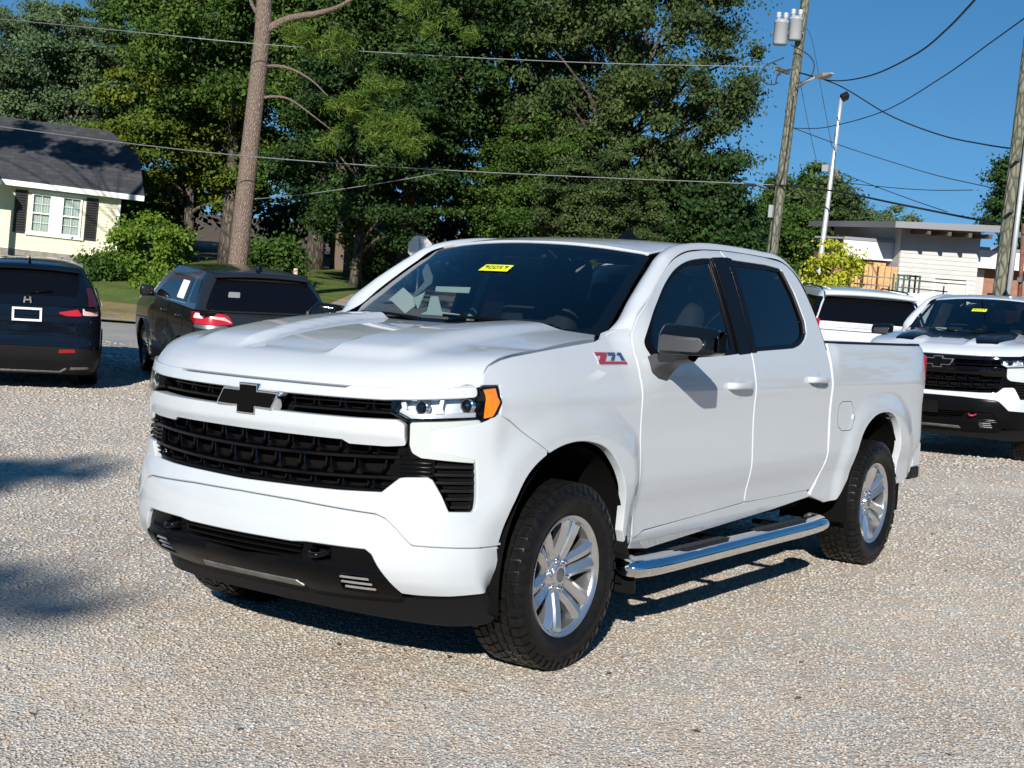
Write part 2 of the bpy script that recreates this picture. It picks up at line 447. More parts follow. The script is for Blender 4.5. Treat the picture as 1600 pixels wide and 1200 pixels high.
# one chart round the front corner: t runs along the nose from the centre line, then back along the flank
_T1 = t_of_y(.945); _T2 = t_of_y(.985); _XC = .96
def t_of_x(x):
    if x <= _XC-.485: return _T2+(_XC-.485-x)
    lo, hi = 0.0, 1.0
    for _ in range(40):
        m = (lo+hi)/2
        if _XC-PLAN(m) > x: lo = m
        else: hi = m
    return t_of_y(lo)
def nose(t, z, off=0.0):
    s = -1 if t < 0 else 1; t = abs(t)
    d = .20*sstep(1.16, 1.225, z); w = sstep(_T1-d, _T2-d*.6, t)
    if t >= _T2: x = _XC-.485-(t-_T2)
    else: x = _XC-PLAN(y_of_t(t))
    p = (0, 0, 0) if w >= 1 else fascia(t, z, off)
    q = (0, 0, 0) if w <= 0 else (x, side_y(x, z)+off, z)
    return (p[0]*(1-w)+q[0]*w, s*(p[1]*(1-w)+q[1]*w), z)
def NY(pts): return [(t_of_y(p[0]),)+tuple(p[1:]) for p in pts]     # outline given as (y, z) on the nose
def NX(pts): return [(t_of_x(p[0]),)+tuple(p[1:]) for p in pts]     # outline given as (x, z) on the flank
def sym(half):
    """mirror a half outline that starts and ends on the centre line"""
    return half+[(-p[0],)+tuple(p[1:]) for p in half[::-1] if abs(p[0]) > 1e-6]
ROOF_C = interp([(-2.86,1.885),(-2.8,1.908),(-2.6,1.945),(-2.3,1.960),(-1.9,1.963),(-1.5,1.950),(-1.2,1.925),(-1.02,1.896)])
def roof_z(x, y):
    c = .026+.032*sstep(-1.6, -1.1, x)
    return ROOF_C(x)-c*(abs(y)/.66)**2.4
# ------------------------------------------------------------------ terrain and ground sheets
F_H = Vector((C_F.x, C_F.y, 0)).normalized(); R_H = F_H.cross(Vector((0, 0, 1)))
def dl(x, y):
    """distance ahead of the camera and to its right"""
    v = Vector((x-CAM.x, y-CAM.y, 0)); return v.dot(F_H), v.dot(R_H)
def xy(d, l):
    p = CAM+F_H*d+R_H*l; return p.x, p.y
def smax(a, b, k):
    h = max(0.0, min(1.0, .5+.5*(a-b)/k)); return b*(1-h)+a*h+k*h*(1-h)
def terrain(x, y):
    zp = (.03472*x+.04486*y)/.99839
    z = smax(zp, CAM.z-2.52, .22)
    z = -smax(-z, -.55, .3)
    d, l = dl(x, y)
    z += .35*sstep(31, 47, d)*sstep(-3, -9, l)
    z += .112*sstep(12.6, 15.0, d)*sstep(2.2, 4.2, l)*(1-sstep(26, 32, d))
    return z
def gz(d, l):
    x, y = xy(d, l); return Vector((x, y, terrain(x, y)))
def on_ground(px, depth):
    """ground point under pixel column px at a distance"""
    p = at(px, 600, depth); d, l = dl(p.x, p.y); return gz(d, l)
def sheet(name, ds, ls, mt, lift=0.0, kind='structure', shape=None):
    V = []; Fc = []; nd, nl = len(ds), len(ls)
    for d in ds:
        for l in ls:
            dd, ll = (d, l) if shape is None else shape(d, l)
            p = gz(dd, ll); V.append((p.x, p.y, p.z+lift))
    Fc = [(i*nl+j, i*nl+j+1, (i+1)*nl+j+1, (i+1)*nl+j) for i in range(nd-1) for j in range(nl-1)]
    o = mesh(name, V, [f[::-1] for f in Fc], mt, smooth=True)
    if o.data.polygons[0].normal.z < 0: o.data.flip_normals()
    return prop(o, kind=kind)
def lin(a, b, n): return [a+(b-a)*i/n for i in range(n+1)]
def ground_mat(name, cols, scale, bump, big=.25, rough=.95, cell=True):
    """stones or soil: cells each with a colour of their own out of a ramp, large soft patches over them"""
    m = bpy.data.materials.new(name); m.use_nodes = True; nt = m.node_tree; b = nt.nodes['Principled BSDF']; L = nt.links.new
    b.inputs['Roughness'].default_value = rough; b.inputs['Specular IOR Level'].default_value = .25
    tc = nt.nodes.new('ShaderNodeTexCoord')
    vo = nt.nodes.new('ShaderNodeTexVoronoi'); vo.inputs['Scale'].default_value = scale; vo.inputs['Randomness'].default_value = 1
    L(tc.outputs['Object'], vo.inputs['Vector'])
    vo2 = nt.nodes.new('ShaderNodeTexVoronoi'); vo2.inputs['Scale'].default_value = scale*.43
    L(tc.outputs['Object'], vo2.inputs['Vector'])
    sep = nt.nodes.new('ShaderNodeSeparateColor'); L(vo.outputs['Color'], sep.inputs[0])
    sep2 = nt.nodes.new('ShaderNodeSeparateColor'); L(vo2.outputs['Color'], sep2.inputs[0])
    mxv = nt.nodes.new('ShaderNodeMix'); mxv.data_type = 'FLOAT'; mxv.inputs[0].default_value = .22; L(sep.outputs[0], mxv.inputs[2]); L(sep2.outputs[1], mxv.inputs[3])
    cr = nt.nodes.new('ShaderNodeValToRGB'); e = cr.color_ramp.elements
    for i, (pos, c) in enumerate(cols):
        if i < 2: el = e[i]; el.position = pos
        else: el = e.new(pos)
        el.color = (*c, 1)
    L(mxv.outputs[0], cr.inputs[0])
    no = nt.nodes.new('ShaderNodeTexNoise'); no.inputs['Scale'].default_value = .9; no.inputs['Detail'].default_value = 7; no.inputs['Roughness'].default_value = .62
    L(tc.outputs['Object'], no.inputs['Vector'])
    mr = nt.nodes.new('ShaderNodeMapRange'); mr.inputs[1].default_value = .3; mr.inputs[2].default_value = .7; mr.inputs[3].default_value = 1-big; mr.inputs[4].default_value = 1+big*.8
    L(no.outputs[0], mr.inputs[0])
    mx = nt.nodes.new('ShaderNodeMix'); mx.data_type = 'RGBA'; mx.blend_type = 'MULTIPLY'; mx.inputs[0].default_value = 1
    L(cr.outputs[0], mx.inputs[6]); L(mr.outputs[0], mx.inputs[7]); L(mx.outputs[2], b.inputs['Base Color'])
    n2 = nt.nodes.new('ShaderNodeTexNoise'); n2.inputs['Scale'].default_value = 4.5; n2.inputs['Detail'].default_value = 5; L(tc.outputs['Object'], n2.inputs['Vector'])
    m2 = nt.nodes.new('ShaderNodeMapRange'); m2.inputs[1].default_value = .38; m2.inputs[2].default_value = .62; L(n2.outputs[0], m2.inputs[0])
    hu = nt.nodes.new('ShaderNodeMix'); hu.data_type = 'RGBA'; hu.inputs[6].default_value = (1.06, .98, .90, 1); hu.inputs[7].default_value = (.93, .97, 1.0, 1); L(m2.outputs[0], hu.inputs[0])
    mh = nt.nodes.new('ShaderNodeMix'); mh.data_type = 'RGBA'; mh.blend_type = 'MULTIPLY'; mh.inputs[0].default_value = 1; L(mx.outputs[2], mh.inputs[6]); L(hu.outputs[2], mh.inputs[7]); L(mh.outputs[2], b.inputs['Base Color'])
    bp = nt.nodes.new('ShaderNodeBump'); bp.inputs['Strength'].default_value = bump; bp.inputs['Distance'].default_value = .012; bp.invert = True
    ad = nt.nodes.new('ShaderNodeMath'); ad.operation = 'ADD'; L(vo.outputs['Distance'], ad.inputs[0]); L(vo2.outputs['Distance'], ad.inputs[1])
    L(ad.outputs[0], bp.inputs['Height']); L(bp.outputs[0], b.inputs['Normal'])
    return m
GRAVEL = [(.0, (0.297, 0.265, 0.218)), (.2, (0.522, 0.458, 0.366)), (.38, (0.648, 0.531, 0.418)), (.52, (0.477, 0.458, 0.408)), (.66, (0.684, 0.599, 0.484)), (.82, (0.531, 0.526, 0.484)), (1.0, (0.792, 0.759, 0.674))]
M['gravel'] = ground_mat('gravel', GRAVEL, 78, .62, .20)
M['soil'] = ground_mat('soil', [(.0, (.05, .04, .028)), (.4, (.11, .085, .055)), (.7, (.16, .12, .075)), (1.0, (.24, .18, .11))], 22, .5, .35)
M['dry_grass'] = ground_mat('dry_grass', [(.0, (.16, .13, .05)), (.35, (.25, .20, .08)), (.6, (.32, .24, .12)), (1.0, (.38, .28, .16))], 30, .4, .35)
M['turf'] = ground_mat('turf', [(.0, (.05, .09, .015)), (.4, (.09, .14, .025)), (.7, (.14, .19, .04)), (1.0, (.20, .20, .07))], 40, .5, .3)
M['asphalt'] = ground_mat('asphalt', [(.0, (.26, .255, .24)), (.5, (.34, .33, .31)), (1.0, (.44, .43, .40))], 90, .3, .15)
far = [-60, -40, -25, -15, -8]+lin(-4, 36, 40)+[40, 46, 52, 60, 75, 100, 140, 200, 320, 520, 900]
wide = [-500, -260, -150, -90, -60, -42]+lin(-30, 30, 30)+[42, 60, 90, 150, 260, 500]
sheet('ground', far, wide, M['soil'], -.012)
def lot_shape(d, l):
    return (d if d < 20 else 20+(d-20)*(1+.05*math.sin(l*1.3)+.03*math.sin(l*3.1+1)+.012*l), l)
sheet('gravel_lot', lin(-14, 23.3, 50), lin(-26, 30, 56), M['gravel'], .0, shape=lot_shape)
sheet('street', lin(23.0, 29.2, 8), lin(-60, 9, 60), M['asphalt'], -.006, shape=lambda d, l: (d+.035*(l+8), l))
sheet('street_kerb', [29.2, 29.22, 29.45, 29.47], lin(-60, 9, 60), mat('kerb_concrete', (.34, .32, .29), .9, noise=(6, .2)), .07, shape=lambda d, l: (d+.035*(l+8), l))
sheet('verge', lin(29.4, 34.5, 6), lin(-60, -2.4, 50), M['dry_grass'], .02, shape=lambda d, l: (d+.035*(l+8)+.25*math.sin(l*.9)*(d > 34), l))
sheet('lawn', lin(34.3, 62, 16), lin(-70, -5.5, 40), M['turf'], .012)
sheet('dirt_drive', lin(29.4, 52, 14), lin(-5.8, 10, 20), mat('dirt_drive', (.34, .255, .17), .95, noise=(1.2, .3), bump=(30, .4)), .008, shape=lambda d, l: (d+.2*math.sin(l), l))
# loose stones lying on the gravel in front of the camera
def pebbles(name, n, d0, d1, size, seed, mt):
    rs = np.random.RandomState(seed)
    d = d0*np.exp(rs.uniform(0, 1, n)*math.log(d1/d0)); l = d*rs.uniform(-.42, .42, n)        # as dense in the picture far as near
    s = size*np.maximum(1, d/4.5)**.8*np.clip(np.exp(rs.normal(0, .30, n)), .5, 1.9)
    keep = (d < 23.0)|(rs.uniform(size=n) < .4); d, l, s = d[keep], l[keep], s[keep]; n = len(d)
    P = np.array([CAM.x, CAM.y])+d[:, None]*np.array([F_H.x, F_H.y])+l[:, None]*np.array([R_H.x, R_H.y])
    z = np.array([terrain(a, b) for a, b in P])
    base = np.array([(1, 0, 0), (0, 1, 0), (-1, 0, 0), (0, -1, 0), (.1, .1, .8), (0, 0, -.6)])
    a = rs.uniform(0, 2*math.pi, n); sc = rs.uniform(.65, 1.2, (n, 1, 3))*s[:, None, None]; sc[:, :, 2] *= .5
    V = base[None]*(1+rs.normal(0, .16, (n, 6, 3)))*sc
    ca, sa = np.cos(a)[:, None], np.sin(a)[:, None]
    X = V[:, :, 0]*ca-V[:, :, 1]*sa; Y = V[:, :, 0]*sa+V[:, :, 1]*ca
    V = np.stack([X+P[:, 0:1], Y+P[:, 1:2], V[:, :, 2]+(z+s*.12)[:, None]], 2).reshape(-1, 3)
    T = np.array([(0, 1, 4), (1, 2, 4), (2, 3, 4), (3, 0, 4), (1, 0, 5), (2, 1, 5), (3, 2, 5), (0, 3, 5)])
    Fa = (T[None]+6*np.arange(n)[:, None, None]).reshape(-1, 3)
    o = big_mesh(name, V, Fa, mt); return o
def big_mesh(name, V, Fa, mt, parent=None):
    """large triangle or quad mesh straight from arrays"""
    me = bpy.data.meshes.new(name); k = Fa.shape[1]
    me.vertices.add(len(V)); me.vertices.foreach_set('co', np.ascontiguousarray(V, dtype=np.float32).ravel())
    me.loops.add(Fa.size); me.loops.foreach_set('vertex_index', np.ascontiguousarray(Fa, dtype=np.int32).ravel())
    me.polygons.add(len(Fa)); me.polygons.foreach_set('loop_start', np.arange(0, Fa.size, k, dtype=np.int32)); me.polygons.foreach_set('loop_total', np.full(len(Fa), k, dtype=np.int32))
    me.update(calc_edges=True)
    return link(name, me, mt, parent)
def island_mat(name, cols, rough=.85, transl=0.0, patch=None, spec=.3):
    """every separate piece takes its own colour from a ramp"""
    m = bpy.data.materials.new(name); m.use_nodes = True; nt = m.node_tree; b = nt.nodes['Principled BSDF']; L = nt.links.new
    b.inputs['Roughness'].default_value = rough; b.inputs['Specular IOR Level'].default_value = spec
    ge = nt.nodes.new('ShaderNodeNewGeometry'); val = ge.outputs['Random Per Island']
    if patch:
        tc = nt.nodes.new('ShaderNodeTexCoord'); no = nt.nodes.new('ShaderNodeTexNoise'); no.inputs['Scale'].default_value = patch[0]; no.inputs['Detail'].default_value = 2
        L(tc.outputs['Object'], no.inputs['Vector'])
        mp = nt.nodes.new('ShaderNodeMapRange'); mp.inputs[1].default_value = .32; mp.inputs[2].default_value = .68; L(no.outputs[0], mp.inputs[0])
        mx = nt.nodes.new('ShaderNodeMix'); mx.data_type = 'FLOAT'; mx.inputs[0].default_value = patch[1]; L(val, mx.inputs[2]); L(mp.outputs[0], mx.inputs[3]); val = mx.outputs[0]
    cr = nt.nodes.new('ShaderNodeValToRGB'); e = cr.color_ramp.elements
    for i, (pos, c) in enumerate(cols):
        if i < 2: el = e[i]; el.position = pos
        else: el = e.new(pos)
        el.color = (*c, 1)
    L(val, cr.inputs[0]); L(cr.outputs[0], b.inputs['Base Color'])
    if transl > 0:
        tr = nt.nodes.new('ShaderNodeBsdfTranslucent'); L(cr.outputs[0], tr.inputs[0])
        ms = nt.nodes.new('ShaderNodeMixShader'); ms.inputs[0].default_value = transl
        out = [n for n in nt.nodes if n.type == 'OUTPUT_MATERIAL'][0]
        L(b.outputs[0], ms.inputs[1]); L(tr.outputs[0], ms.inputs[2]); L(ms.outputs[0], out.inputs[0])
    return m
M['stone_bits'] = island_mat('stone_bits', [(a, tuple(v*k for v, k in zip(c, (.775, .80, .85)))) for a, c in GRAVEL], .9, patch=(5.5, .33))
prop(pebbles('loose_gravel', 146000, 2.8, 25.0, .0068, 3, M['stone_bits']), 'loose tan and grey gravel stones covering the lot', 'gravel', kind='stuff')
def litter(name, n, seed):
    rs = np.random.RandomState(seed); d = np.sqrt(rs.uniform(9, 400, n)); l = d*rs.uniform(-.42, .42, n)
    V = []; Fc = []
    for i in range(n):
        p = gz(d[i], l[i]); s = rs.uniform(.010, .024); a = rs.uniform(0, 6.28); c, q = math.cos(a), math.sin(a)
        b = len(V)
        for u, v, w in ((1, 0, .15), (0, .5, .45), (-1, 0, .2), (0, -.5, .35)): V.append((p.x+s*(u*c-v*q), p.y+s*(u*q+v*c), p.z+.006+s*w))
        Fc.append((b, b+1, b+2, b+3))
    o = mesh(name, V, Fc, island_mat('dead_leaf', [(.0, (.10, .05, .025)), (.5, (.17, .09, .04)), (1.0, (.26, .16, .07))]))
    return o
prop(litter('fallen_leaves', 260, 8), 'small brown dead leaves strewn over the gravel', 'leaves', kind='stuff')
# ------------------------------------------------------------------ trees and shrubs
def leaf_mat(name, cols, patch=(.35, .6), transl=.20): return island_mat(name, cols, .62, transl, patch, .25)
M['leaf_mid'] = leaf_mat('leaf_mid', [(.0, (0.021, 0.051, 0.009)), (.4, (0.045, 0.096, 0.014)), (.75, (0.078, 0.139, 0.020)), (1.0, (0.133, 0.181, 0.027))])
M['leaf_oak'] = leaf_mat('leaf_oak', [(.0, (0.026, 0.048, 0.016)), (.4, (0.051, 0.084, 0.024)), (.75, (0.084, 0.121, 0.034)), (1.0, (0.129, 0.155, 0.048))])
M['leaf_dark'] = leaf_mat('leaf_dark', [(.0, (0.013, 0.036, 0.010)), (.5, (0.030, 0.070, 0.015)), (1.0, (0.063, 0.114, 0.023))])
M['leaf_maple'] = leaf_mat('leaf_maple', [(.0, (0.049, 0.088, 0.010)), (.4, (0.099, 0.144, 0.014)), (.8, (0.158, 0.187, 0.020)), (1.0, (0.236, 0.197, 0.030))])
M['leaf_hazed'] = leaf_mat('leaf_hazed', [(.0, (0.048, 0.089, 0.041)), (.5, (0.089, 0.144, 0.062)), (1.0, (0.151, 0.206, 0.075))])  # leaf green paled and blued: distance haze put into the colour
M['leaf_yellow'] = leaf_mat('leaf_yellow', [(.0, (.20, .25, .02)), (.4, (.36, .41, .03)), (.8, (.54, .53, .04)), (1.0, (.42, .30, .04))], (1.2, .4))
M['leaf_bush'] = leaf_mat('leaf_bush', [(.0, (0.062, 0.129, 0.014)), (.5, (0.117, 0.206, 0.020)), (1.0, (0.206, 0.288, 0.027))])
M['leaf_autumn'] = leaf_mat('leaf_autumn', [(.0, (0.047, 0.070, 0.022)), (.5, (0.086, 0.105, 0.031)), (.8, (0.133, 0.129, 0.039)), (1.0, (0.187, 0.148, 0.047))])
M['needle'] = leaf_mat('needle', [(.0, (0.041, 0.089, 0.014)), (.5, (0.089, 0.158, 0.020)), (1.0, (0.179, 0.233, 0.030))], (.8, .4))
def bark_mat(name, a, b_, sc=5.0):
    m = mat(name, a, .9); nt = m.node_tree; b = nt.nodes['Principled BSDF']; L = nt.links.new
    tc = nt.nodes.new('ShaderNodeTexCoord'); mp = nt.nodes.new('ShaderNodeMapping'); mp.inputs['Scale'].default_value = (sc, sc, sc*.28); L(tc.outputs['Object'], mp.inputs[0])
    vo = nt.nodes.new('ShaderNodeTexVoronoi'); vo.feature = 'DISTANCE_TO_EDGE'; vo.inputs['Scale'].default_value = 1.6; L(mp.outputs[0], vo.inputs['Vector'])
    cr = nt.nodes.new('ShaderNodeValToRGB'); cr.color_ramp.elements[0].color = (*[c*.5 for c in a], 1); cr.color_ramp.elements[0].position = .02; cr.color_ramp.elements[1].color = (*b_, 1); cr.color_ramp.elements[1].position = .22
    L(vo.outputs[0], cr.inputs[0]); L(cr.outputs[0], b.inputs['Base Color'])
    bp = nt.nodes.new('ShaderNodeBump'); bp.inputs['Strength'].default_value = .9; bp.inputs['Distance'].default_value = .05; L(vo.outputs[0], bp.inputs['Height']); L(bp.outputs[0], b.inputs['Normal'])
    return m
M['bark_pine'] = bark_mat('bark_pine', (.20, .145, .11), (.26, .195, .155), 17)
M['bark_dark'] = bark_mat('bark_dark', (.06, .048, .04), (.13, .105, .085))
M['bark_pale'] = mat('bark_pale', (.36, .31, .25), .9, noise=(9, .3))
def leaf_cloud(C, Rr, n, size, seed, up=.35, droop=0.0, aspect=.55, flat=1.0):
    """n leaves in total shared over puffs C (k,3) of radius Rr (k,)"""
    rs = np.random.RandomState(seed); C = np.asarray(C, float); Rr = np.asarray(Rr, float)
    w = Rr**2; idx = rs.choice(len(C), n, p=w/w.sum())
    v = rs.normal(size=(n, 3)); v /= np.linalg.norm(v, axis=1)[:, None]
    r = np.abs(rs.normal(size=n))*.42+.12; far = rs.uniform(size=n) < .09; r = np.where(far, r*1.75, r); r = np.minimum(r, 1.9)
    st = rs.uniform(.6, 1.5, (len(C), 3)); st[:, 2] *= .8                     # every puff stretched its own way
    off = v*r[:, None]*Rr[idx][:, None]*st[idx]; off[:, 2] *= flat
    P = C[idx]+off
    nn = v*.55+rs.normal(size=(n, 3))*.75; nn[:, 2] += up; nn /= np.linalg.norm(nn, axis=1)[:, None]
    t = rs.normal(size=(n, 3)); t[:, 2] -= droop; t -= nn*(t*nn).sum(1)[:, None]; t /= np.linalg.norm(t, axis=1)[:, None]
    b = np.cross(nn, t)
    s = size*rs.uniform(.6, 1.35, n)[:, None]
    V = np.stack([P+t*s, P+b*s*aspect+nn*s*.12, P-t*s*.85, P-b*s*aspect+nn*s*.12], 1).reshape(-1, 3)
    Fa = np.arange(4*n).reshape(n, 4)
    return V, Fa
def crown_puffs(rs, n, rad, hollow=.35, puff=(.7, 1.3), squash_low=True, lay=None):
    """puff centres through an uneven ellipsoid of semi-axes rad, kept apart and thinned towards the middle"""
    C = []; Q = []; tries = 0
    lob = [(rs.normal(size=3), rs.uniform(.75, 1.2)) for _ in range(9)]
    lob = [(a/np.linalg.norm(a), s) for a, s in lob]
    while len(C) < n and tries < n*60:
        tries += 1
        v = rs.normal(size=3); v /= np.linalg.norm(v)
        k = sum(max(0, v@a)**4*(s-1) for a, s in lob)
        r = (hollow+(1-hollow)*rs.uniform()**.6)*(1+.9*k)
        p = v*r*np.array(rad)
        if squash_low and p[2] < -.55*rad[2] and rs.uniform() < .6: continue
        if lay: p[2] = (round(p[2]/lay+rs.normal()*.16))*lay
        q = rs.uniform(*puff)
        if all(np.linalg.norm((p-c)) > .62*min(q, qq) for c, qq in zip(C, Q)): C.append(p); Q.append(q)
    return np.array(C), np.array(Q)
def limb_mesh(rs, h, r0, tips, bends=.25, base_frac=.3):
    """tapered trunk to height h plus limbs that reach out to the tips"""
    b = MB(); n = 9
    pts = [Vector((bends*math.sin(i*.9)*i/n, bends*math.cos(i*1.3)*i/n*.7, h*i/n)) for i in range(n+1)]
    b.tube(pts, [r0*(1.25 if i == 0 else 1)*(1-.8*i/n) for i in range(n+1)], 10)
    for t in tips:
        t = Vector(t); f = max(base_frac, min(.92, (t.z/h)*rs.uniform(.45, .8)))
        k = f*n; i = min(int(k), n-1); p0 = pts[i].lerp(pts[i+1], k-i)
        mid = p0.lerp(t, .5)+Vector((rs.normal()*.25, rs.normal()*.25, .12*(t-p0).length))
        rr = r0*(1-.8*f)*.5
        b.tube([p0, p0.lerp(mid, .5)+Vector((0, 0, .05)), mid, mid.lerp(t, .55)+Vector((0, 0, .05)), t], [rr, rr*.75, rr*.5, rr*.3, rr*.1], 6)
    return b
TREE_CACHE = {}
def make_tree(key, name, seed, h, rad, cz, puffs, leaves, size, leaf, bark, r0=.28, hollow=.35, puff=(.7, 1.3), up=.35, droop=.0, lay=None, limbs=16, flat=.85, base=.3):
    """tree of height h: crown ellipsoid rad centred cz above the ground"""
    rs = np.random.RandomState(seed)
    C, Q = crown_puffs(rs, puffs, rad, hollow, puff, True, lay); C = C+np.array([0, 0, cz])
    V, Fa = leaf_cloud(C, Q, leaves, size, seed+1, up, droop, flat=flat)
    root = empty(name)
    tips = [C[i] for i in rs.choice(len(C), min(limbs, len(C)), replace=False)]
    limb_mesh(rs, min(h*.9, cz+rad[2]*.6), r0, tips, base_frac=base).build('trunk', bark, root)
    big_mesh('crown', V, Fa, leaf, root)
    return root
def place_tree(root, px, depth, rz=0.0, s=1.0, dz=0.0, sz=None):
    p = on_ground(px, depth); root.location = (p.x, p.y, p.z-.15+dz); root.rotation_euler.z = rz; root.scale = (s, s, sz or s)
    return root
def tree_copy(src, px, depth, rz, s, leaf=None, sz=None):
    c = copy_tree(src); place_tree(c, px, depth, rz, s, sz=sz)
    if leaf is not None:
        for ch in c.children:
            if ch.name.startswith('crown'):
                ch.material_slots[0].link = 'OBJECT'; ch.material_slots[0].material = leaf
    return c
G_BACK = 'tall leafy trees behind the street'
# the big oak right of centre
OAK = make_tree('oak', 'oak_tree', 11, 18, (5.6, 5.0, 7.6), 8.9, 170, 170000, .080, M['leaf_oak'], M['bark_dark'], .34, .22, (.50, 1.05), .2, 1.0, limbs=60, base=.15)
place_tree(OAK, 945, 51, .6)
prop(OAK, 'huge green oak with drooping limbs rising right behind the pickup roof', 'tree', G_BACK)
DEEP = make_tree('deep', 'shade_tree', 23, 19, (5.2, 5.2, 7.0), 10.5, 130, 150000, .088, M['leaf_dark'], M['bark_dark'], .36, .30, (.8, 1.4), .3, .2, limbs=26)
place_tree(DEEP, 620, 54, 1.1)
prop(DEEP, 'tall dark shade tree in the middle, over the octagonal sign', 'tree', G_BACK)
MAPLE = make_tree('maple', 'maple_tree', 31, 11.5, (3.6, 3.4, 4.7), 5.6, 110, 120000, .082, M['leaf_maple'], M['bark_dark'], .22, .30, (.55, 1.0), .6, 0, limbs=24, flat=.55, base=.16)
place_tree(MAPLE, 285, 59, .3, 1.12)
prop(MAPLE, 'yellow-green maple with layered foliage right beside the pale house', 'tree', G_BACK)
T = tree_copy(DEEP, 480, 60, 2.7, 1.05); prop(T, 'dark broad tree directly behind the bare pine trunk', 'tree', G_BACK)
T = tree_copy(OAK, 760, 62, 2.2, 1.12, M['leaf_dark']); prop(T, 'tall dark tree with sky showing through, left of the big oak', 'tree', G_BACK)
T = tree_copy(DEEP, 345, 58, 4.1, 1.0, M['leaf_mid']); prop(T, 'mid-green tall tree rising behind the maple', 'tree', G_BACK)
T = tree_copy(OAK, 165, 66, 4.4, .80, M['leaf_hazed']); prop(T, 'hazy green tree rising behind the ridge of the pale house', 'tree', G_BACK)
T = tree_copy(DEEP, 22, 74, .4, .76, M['leaf_hazed']); prop(T, 'hazy blue-green tree at the far left edge', 'tree', G_BACK)
T = tree_copy(MAPLE, 92, 64, 1.9, 1.12, M['leaf_hazed']); prop(T, 'rounded green tree behind the left end of the house roof', 'tree', G_BACK)
T = tree_copy(MAPLE, 545, 50, 3.4, .92, M['leaf_dark']); prop(T, 'low dark tree right of the pine trunk', 'tree', G_BACK)
T = tree_copy(MAPLE, 800, 56, 5.0, 1.0, M['leaf_mid'], sz=.85); prop(T, 'low rounded green tree left of the big oak trunk', 'tree', G_BACK)
T = tree_copy(MAPLE, 912, 46, 2.6, .60, M['leaf_oak']); prop(T, 'small green tree in front of the big oak trunk', 'tree', G_BACK)
T = tree_copy(MAPLE, 845, 49, .9, .70, M['leaf_mid']); prop(T, 'green sapling just left of the big oak trunk', 'tree', G_BACK)
T = tree_copy(MAPLE, 1000, 50, 4.9, .66, M['leaf_dark']); prop(T, 'dark sapling just right of the big oak trunk', 'tree', G_BACK)
# cedar and right-hand trees
CEDAR = make_tree('cedar', 'cedar_tree', 47, 7.5, (1.5, 1.5, 3.3), 3.6, 60, 26000, .105, M['leaf_dark'], M['bark_dark'], .16, .25, (.5, .85), .1, .3, limbs=12)
place_tree(CEDAR, 1082, 49, 0, .95)
prop(CEDAR, 'dark conical cedar below the right limbs of the big oak', 'tree', 'small trees along the street')
T = tree_copy(CEDAR, 1020, 52, 2.0, .85); prop(T, 'dark cedar half hidden behind the pickup roof aerial', 'tree', 'small trees along the street')
T = tree_copy(CEDAR, 1150, 58, 1.0, .70, M['leaf_dark']); prop(T, 'short dark cedar left of the transformer pole', 'tree', 'small trees along the street')
SMALL = make_tree('small', 'street_tree', 53, 6.5, (2.2, 2.2, 2.6), 3.9, 52, 30000, .10, M['leaf_oak'], M['bark_dark'], .14, .3, (.5, .85), .35, .1, limbs=14)
place_tree(SMALL, 1262, 62, 0, 1.0)
prop(SMALL, 'olive green tree behind the transformer pole', 'tree', 'trees beyond the metal building')
T = tree_copy(SMALL, 1196, 60, 1.2, .85, M['leaf_mid']); prop(T, 'small green tree at the foot of the transformer pole', 'tree', 'trees beyond the metal building')
T = tree_copy(SMALL, 1322, 92, 2.0, 1.05, M['leaf_hazed']); prop(T, 'thin hazy tree behind the lamp post', 'tree', 'trees beyond the metal building')
T = tree_copy(SMALL, 1370, 98, 3.3, 1.05, M['leaf_hazed']); prop(T, 'rounded olive tree rising over the left roof of the metal building', 'tree', 'trees beyond the metal building')
T = tree_copy(SMALL, 1458, 120, .7, .95, M['leaf_mid']); prop(T, 'tiny green treetop above the middle of the metal roof', 'tree', 'trees beyond the metal building')
T = tree_copy(SMALL, 1232, 84, 4.0, 1.3, M['leaf_mid']); prop(T, 'taller green tree right of the transformer pole', 'tree', 'trees beyond the metal building')
RT = make_tree('right', 'pine_tree', 61, 13, (2.7, 2.7, 3.6), 7.0, 46, 34000, .11, M['leaf_dark'], M['bark_dark'], .2, .25, (.6, 1.0), .3, .1, limbs=22)
place_tree(RT, 1568, 60, 0, .80)
prop(RT, 'dark tree at the right edge behind the wooden pole', 'tree', 'trees beyond the metal building')
# shrubs
def shrub(name, seed, rad, n, size, leaf, px, depth, label, group=None, cat='shrub', puffs=40, puff=(.28, .5), up=.4):
    rs = np.random.RandomState(seed); C, Q = crown_puffs(rs, puffs, rad, .45, puff, False); C = C+np.array([0, 0, rad[2]*.9])
    C = C[C[:, 2] > .05]; Q = Q[:len(C)]
    V, Fa = leaf_cloud(C, Q, n, size, seed+1, up)
    root = empty(name); b = MB()
    for i in rs.choice(len(C), min(9, len(C)), replace=False): b.tube([(0, 0, -.1 if 'yellow' not in name else -1.9), Vector(C[i])*.5, C[i]], [.03, .02, .006], 5)
    b.build('stem', M['bark_dark'], root); big_mesh('foliage', V, Fa, leaf, root)
    place_tree(root, px, depth); prop(root, label, cat, group); return root
shrub('garden_shrub', 71, (1.35, 1.25, 1.2), 14000, .065, M['leaf_bush'], 226, 42, 'big rounded bright green shrub at the corner of the pale house', 'shrubs round the house')
shrub('garden_shrub', 72, (.75, .7, .45), 4500, .06, M['leaf_mid'], 140, 41, 'low green shrub under the house window', 'shrubs round the house')
shrub('garden_shrub', 73, (.65, .6, .42), 3000, .06, M['leaf_autumn'], 168, 43, 'brownish thin shrub between house wall and big round shrub', 'shrubs round the house')
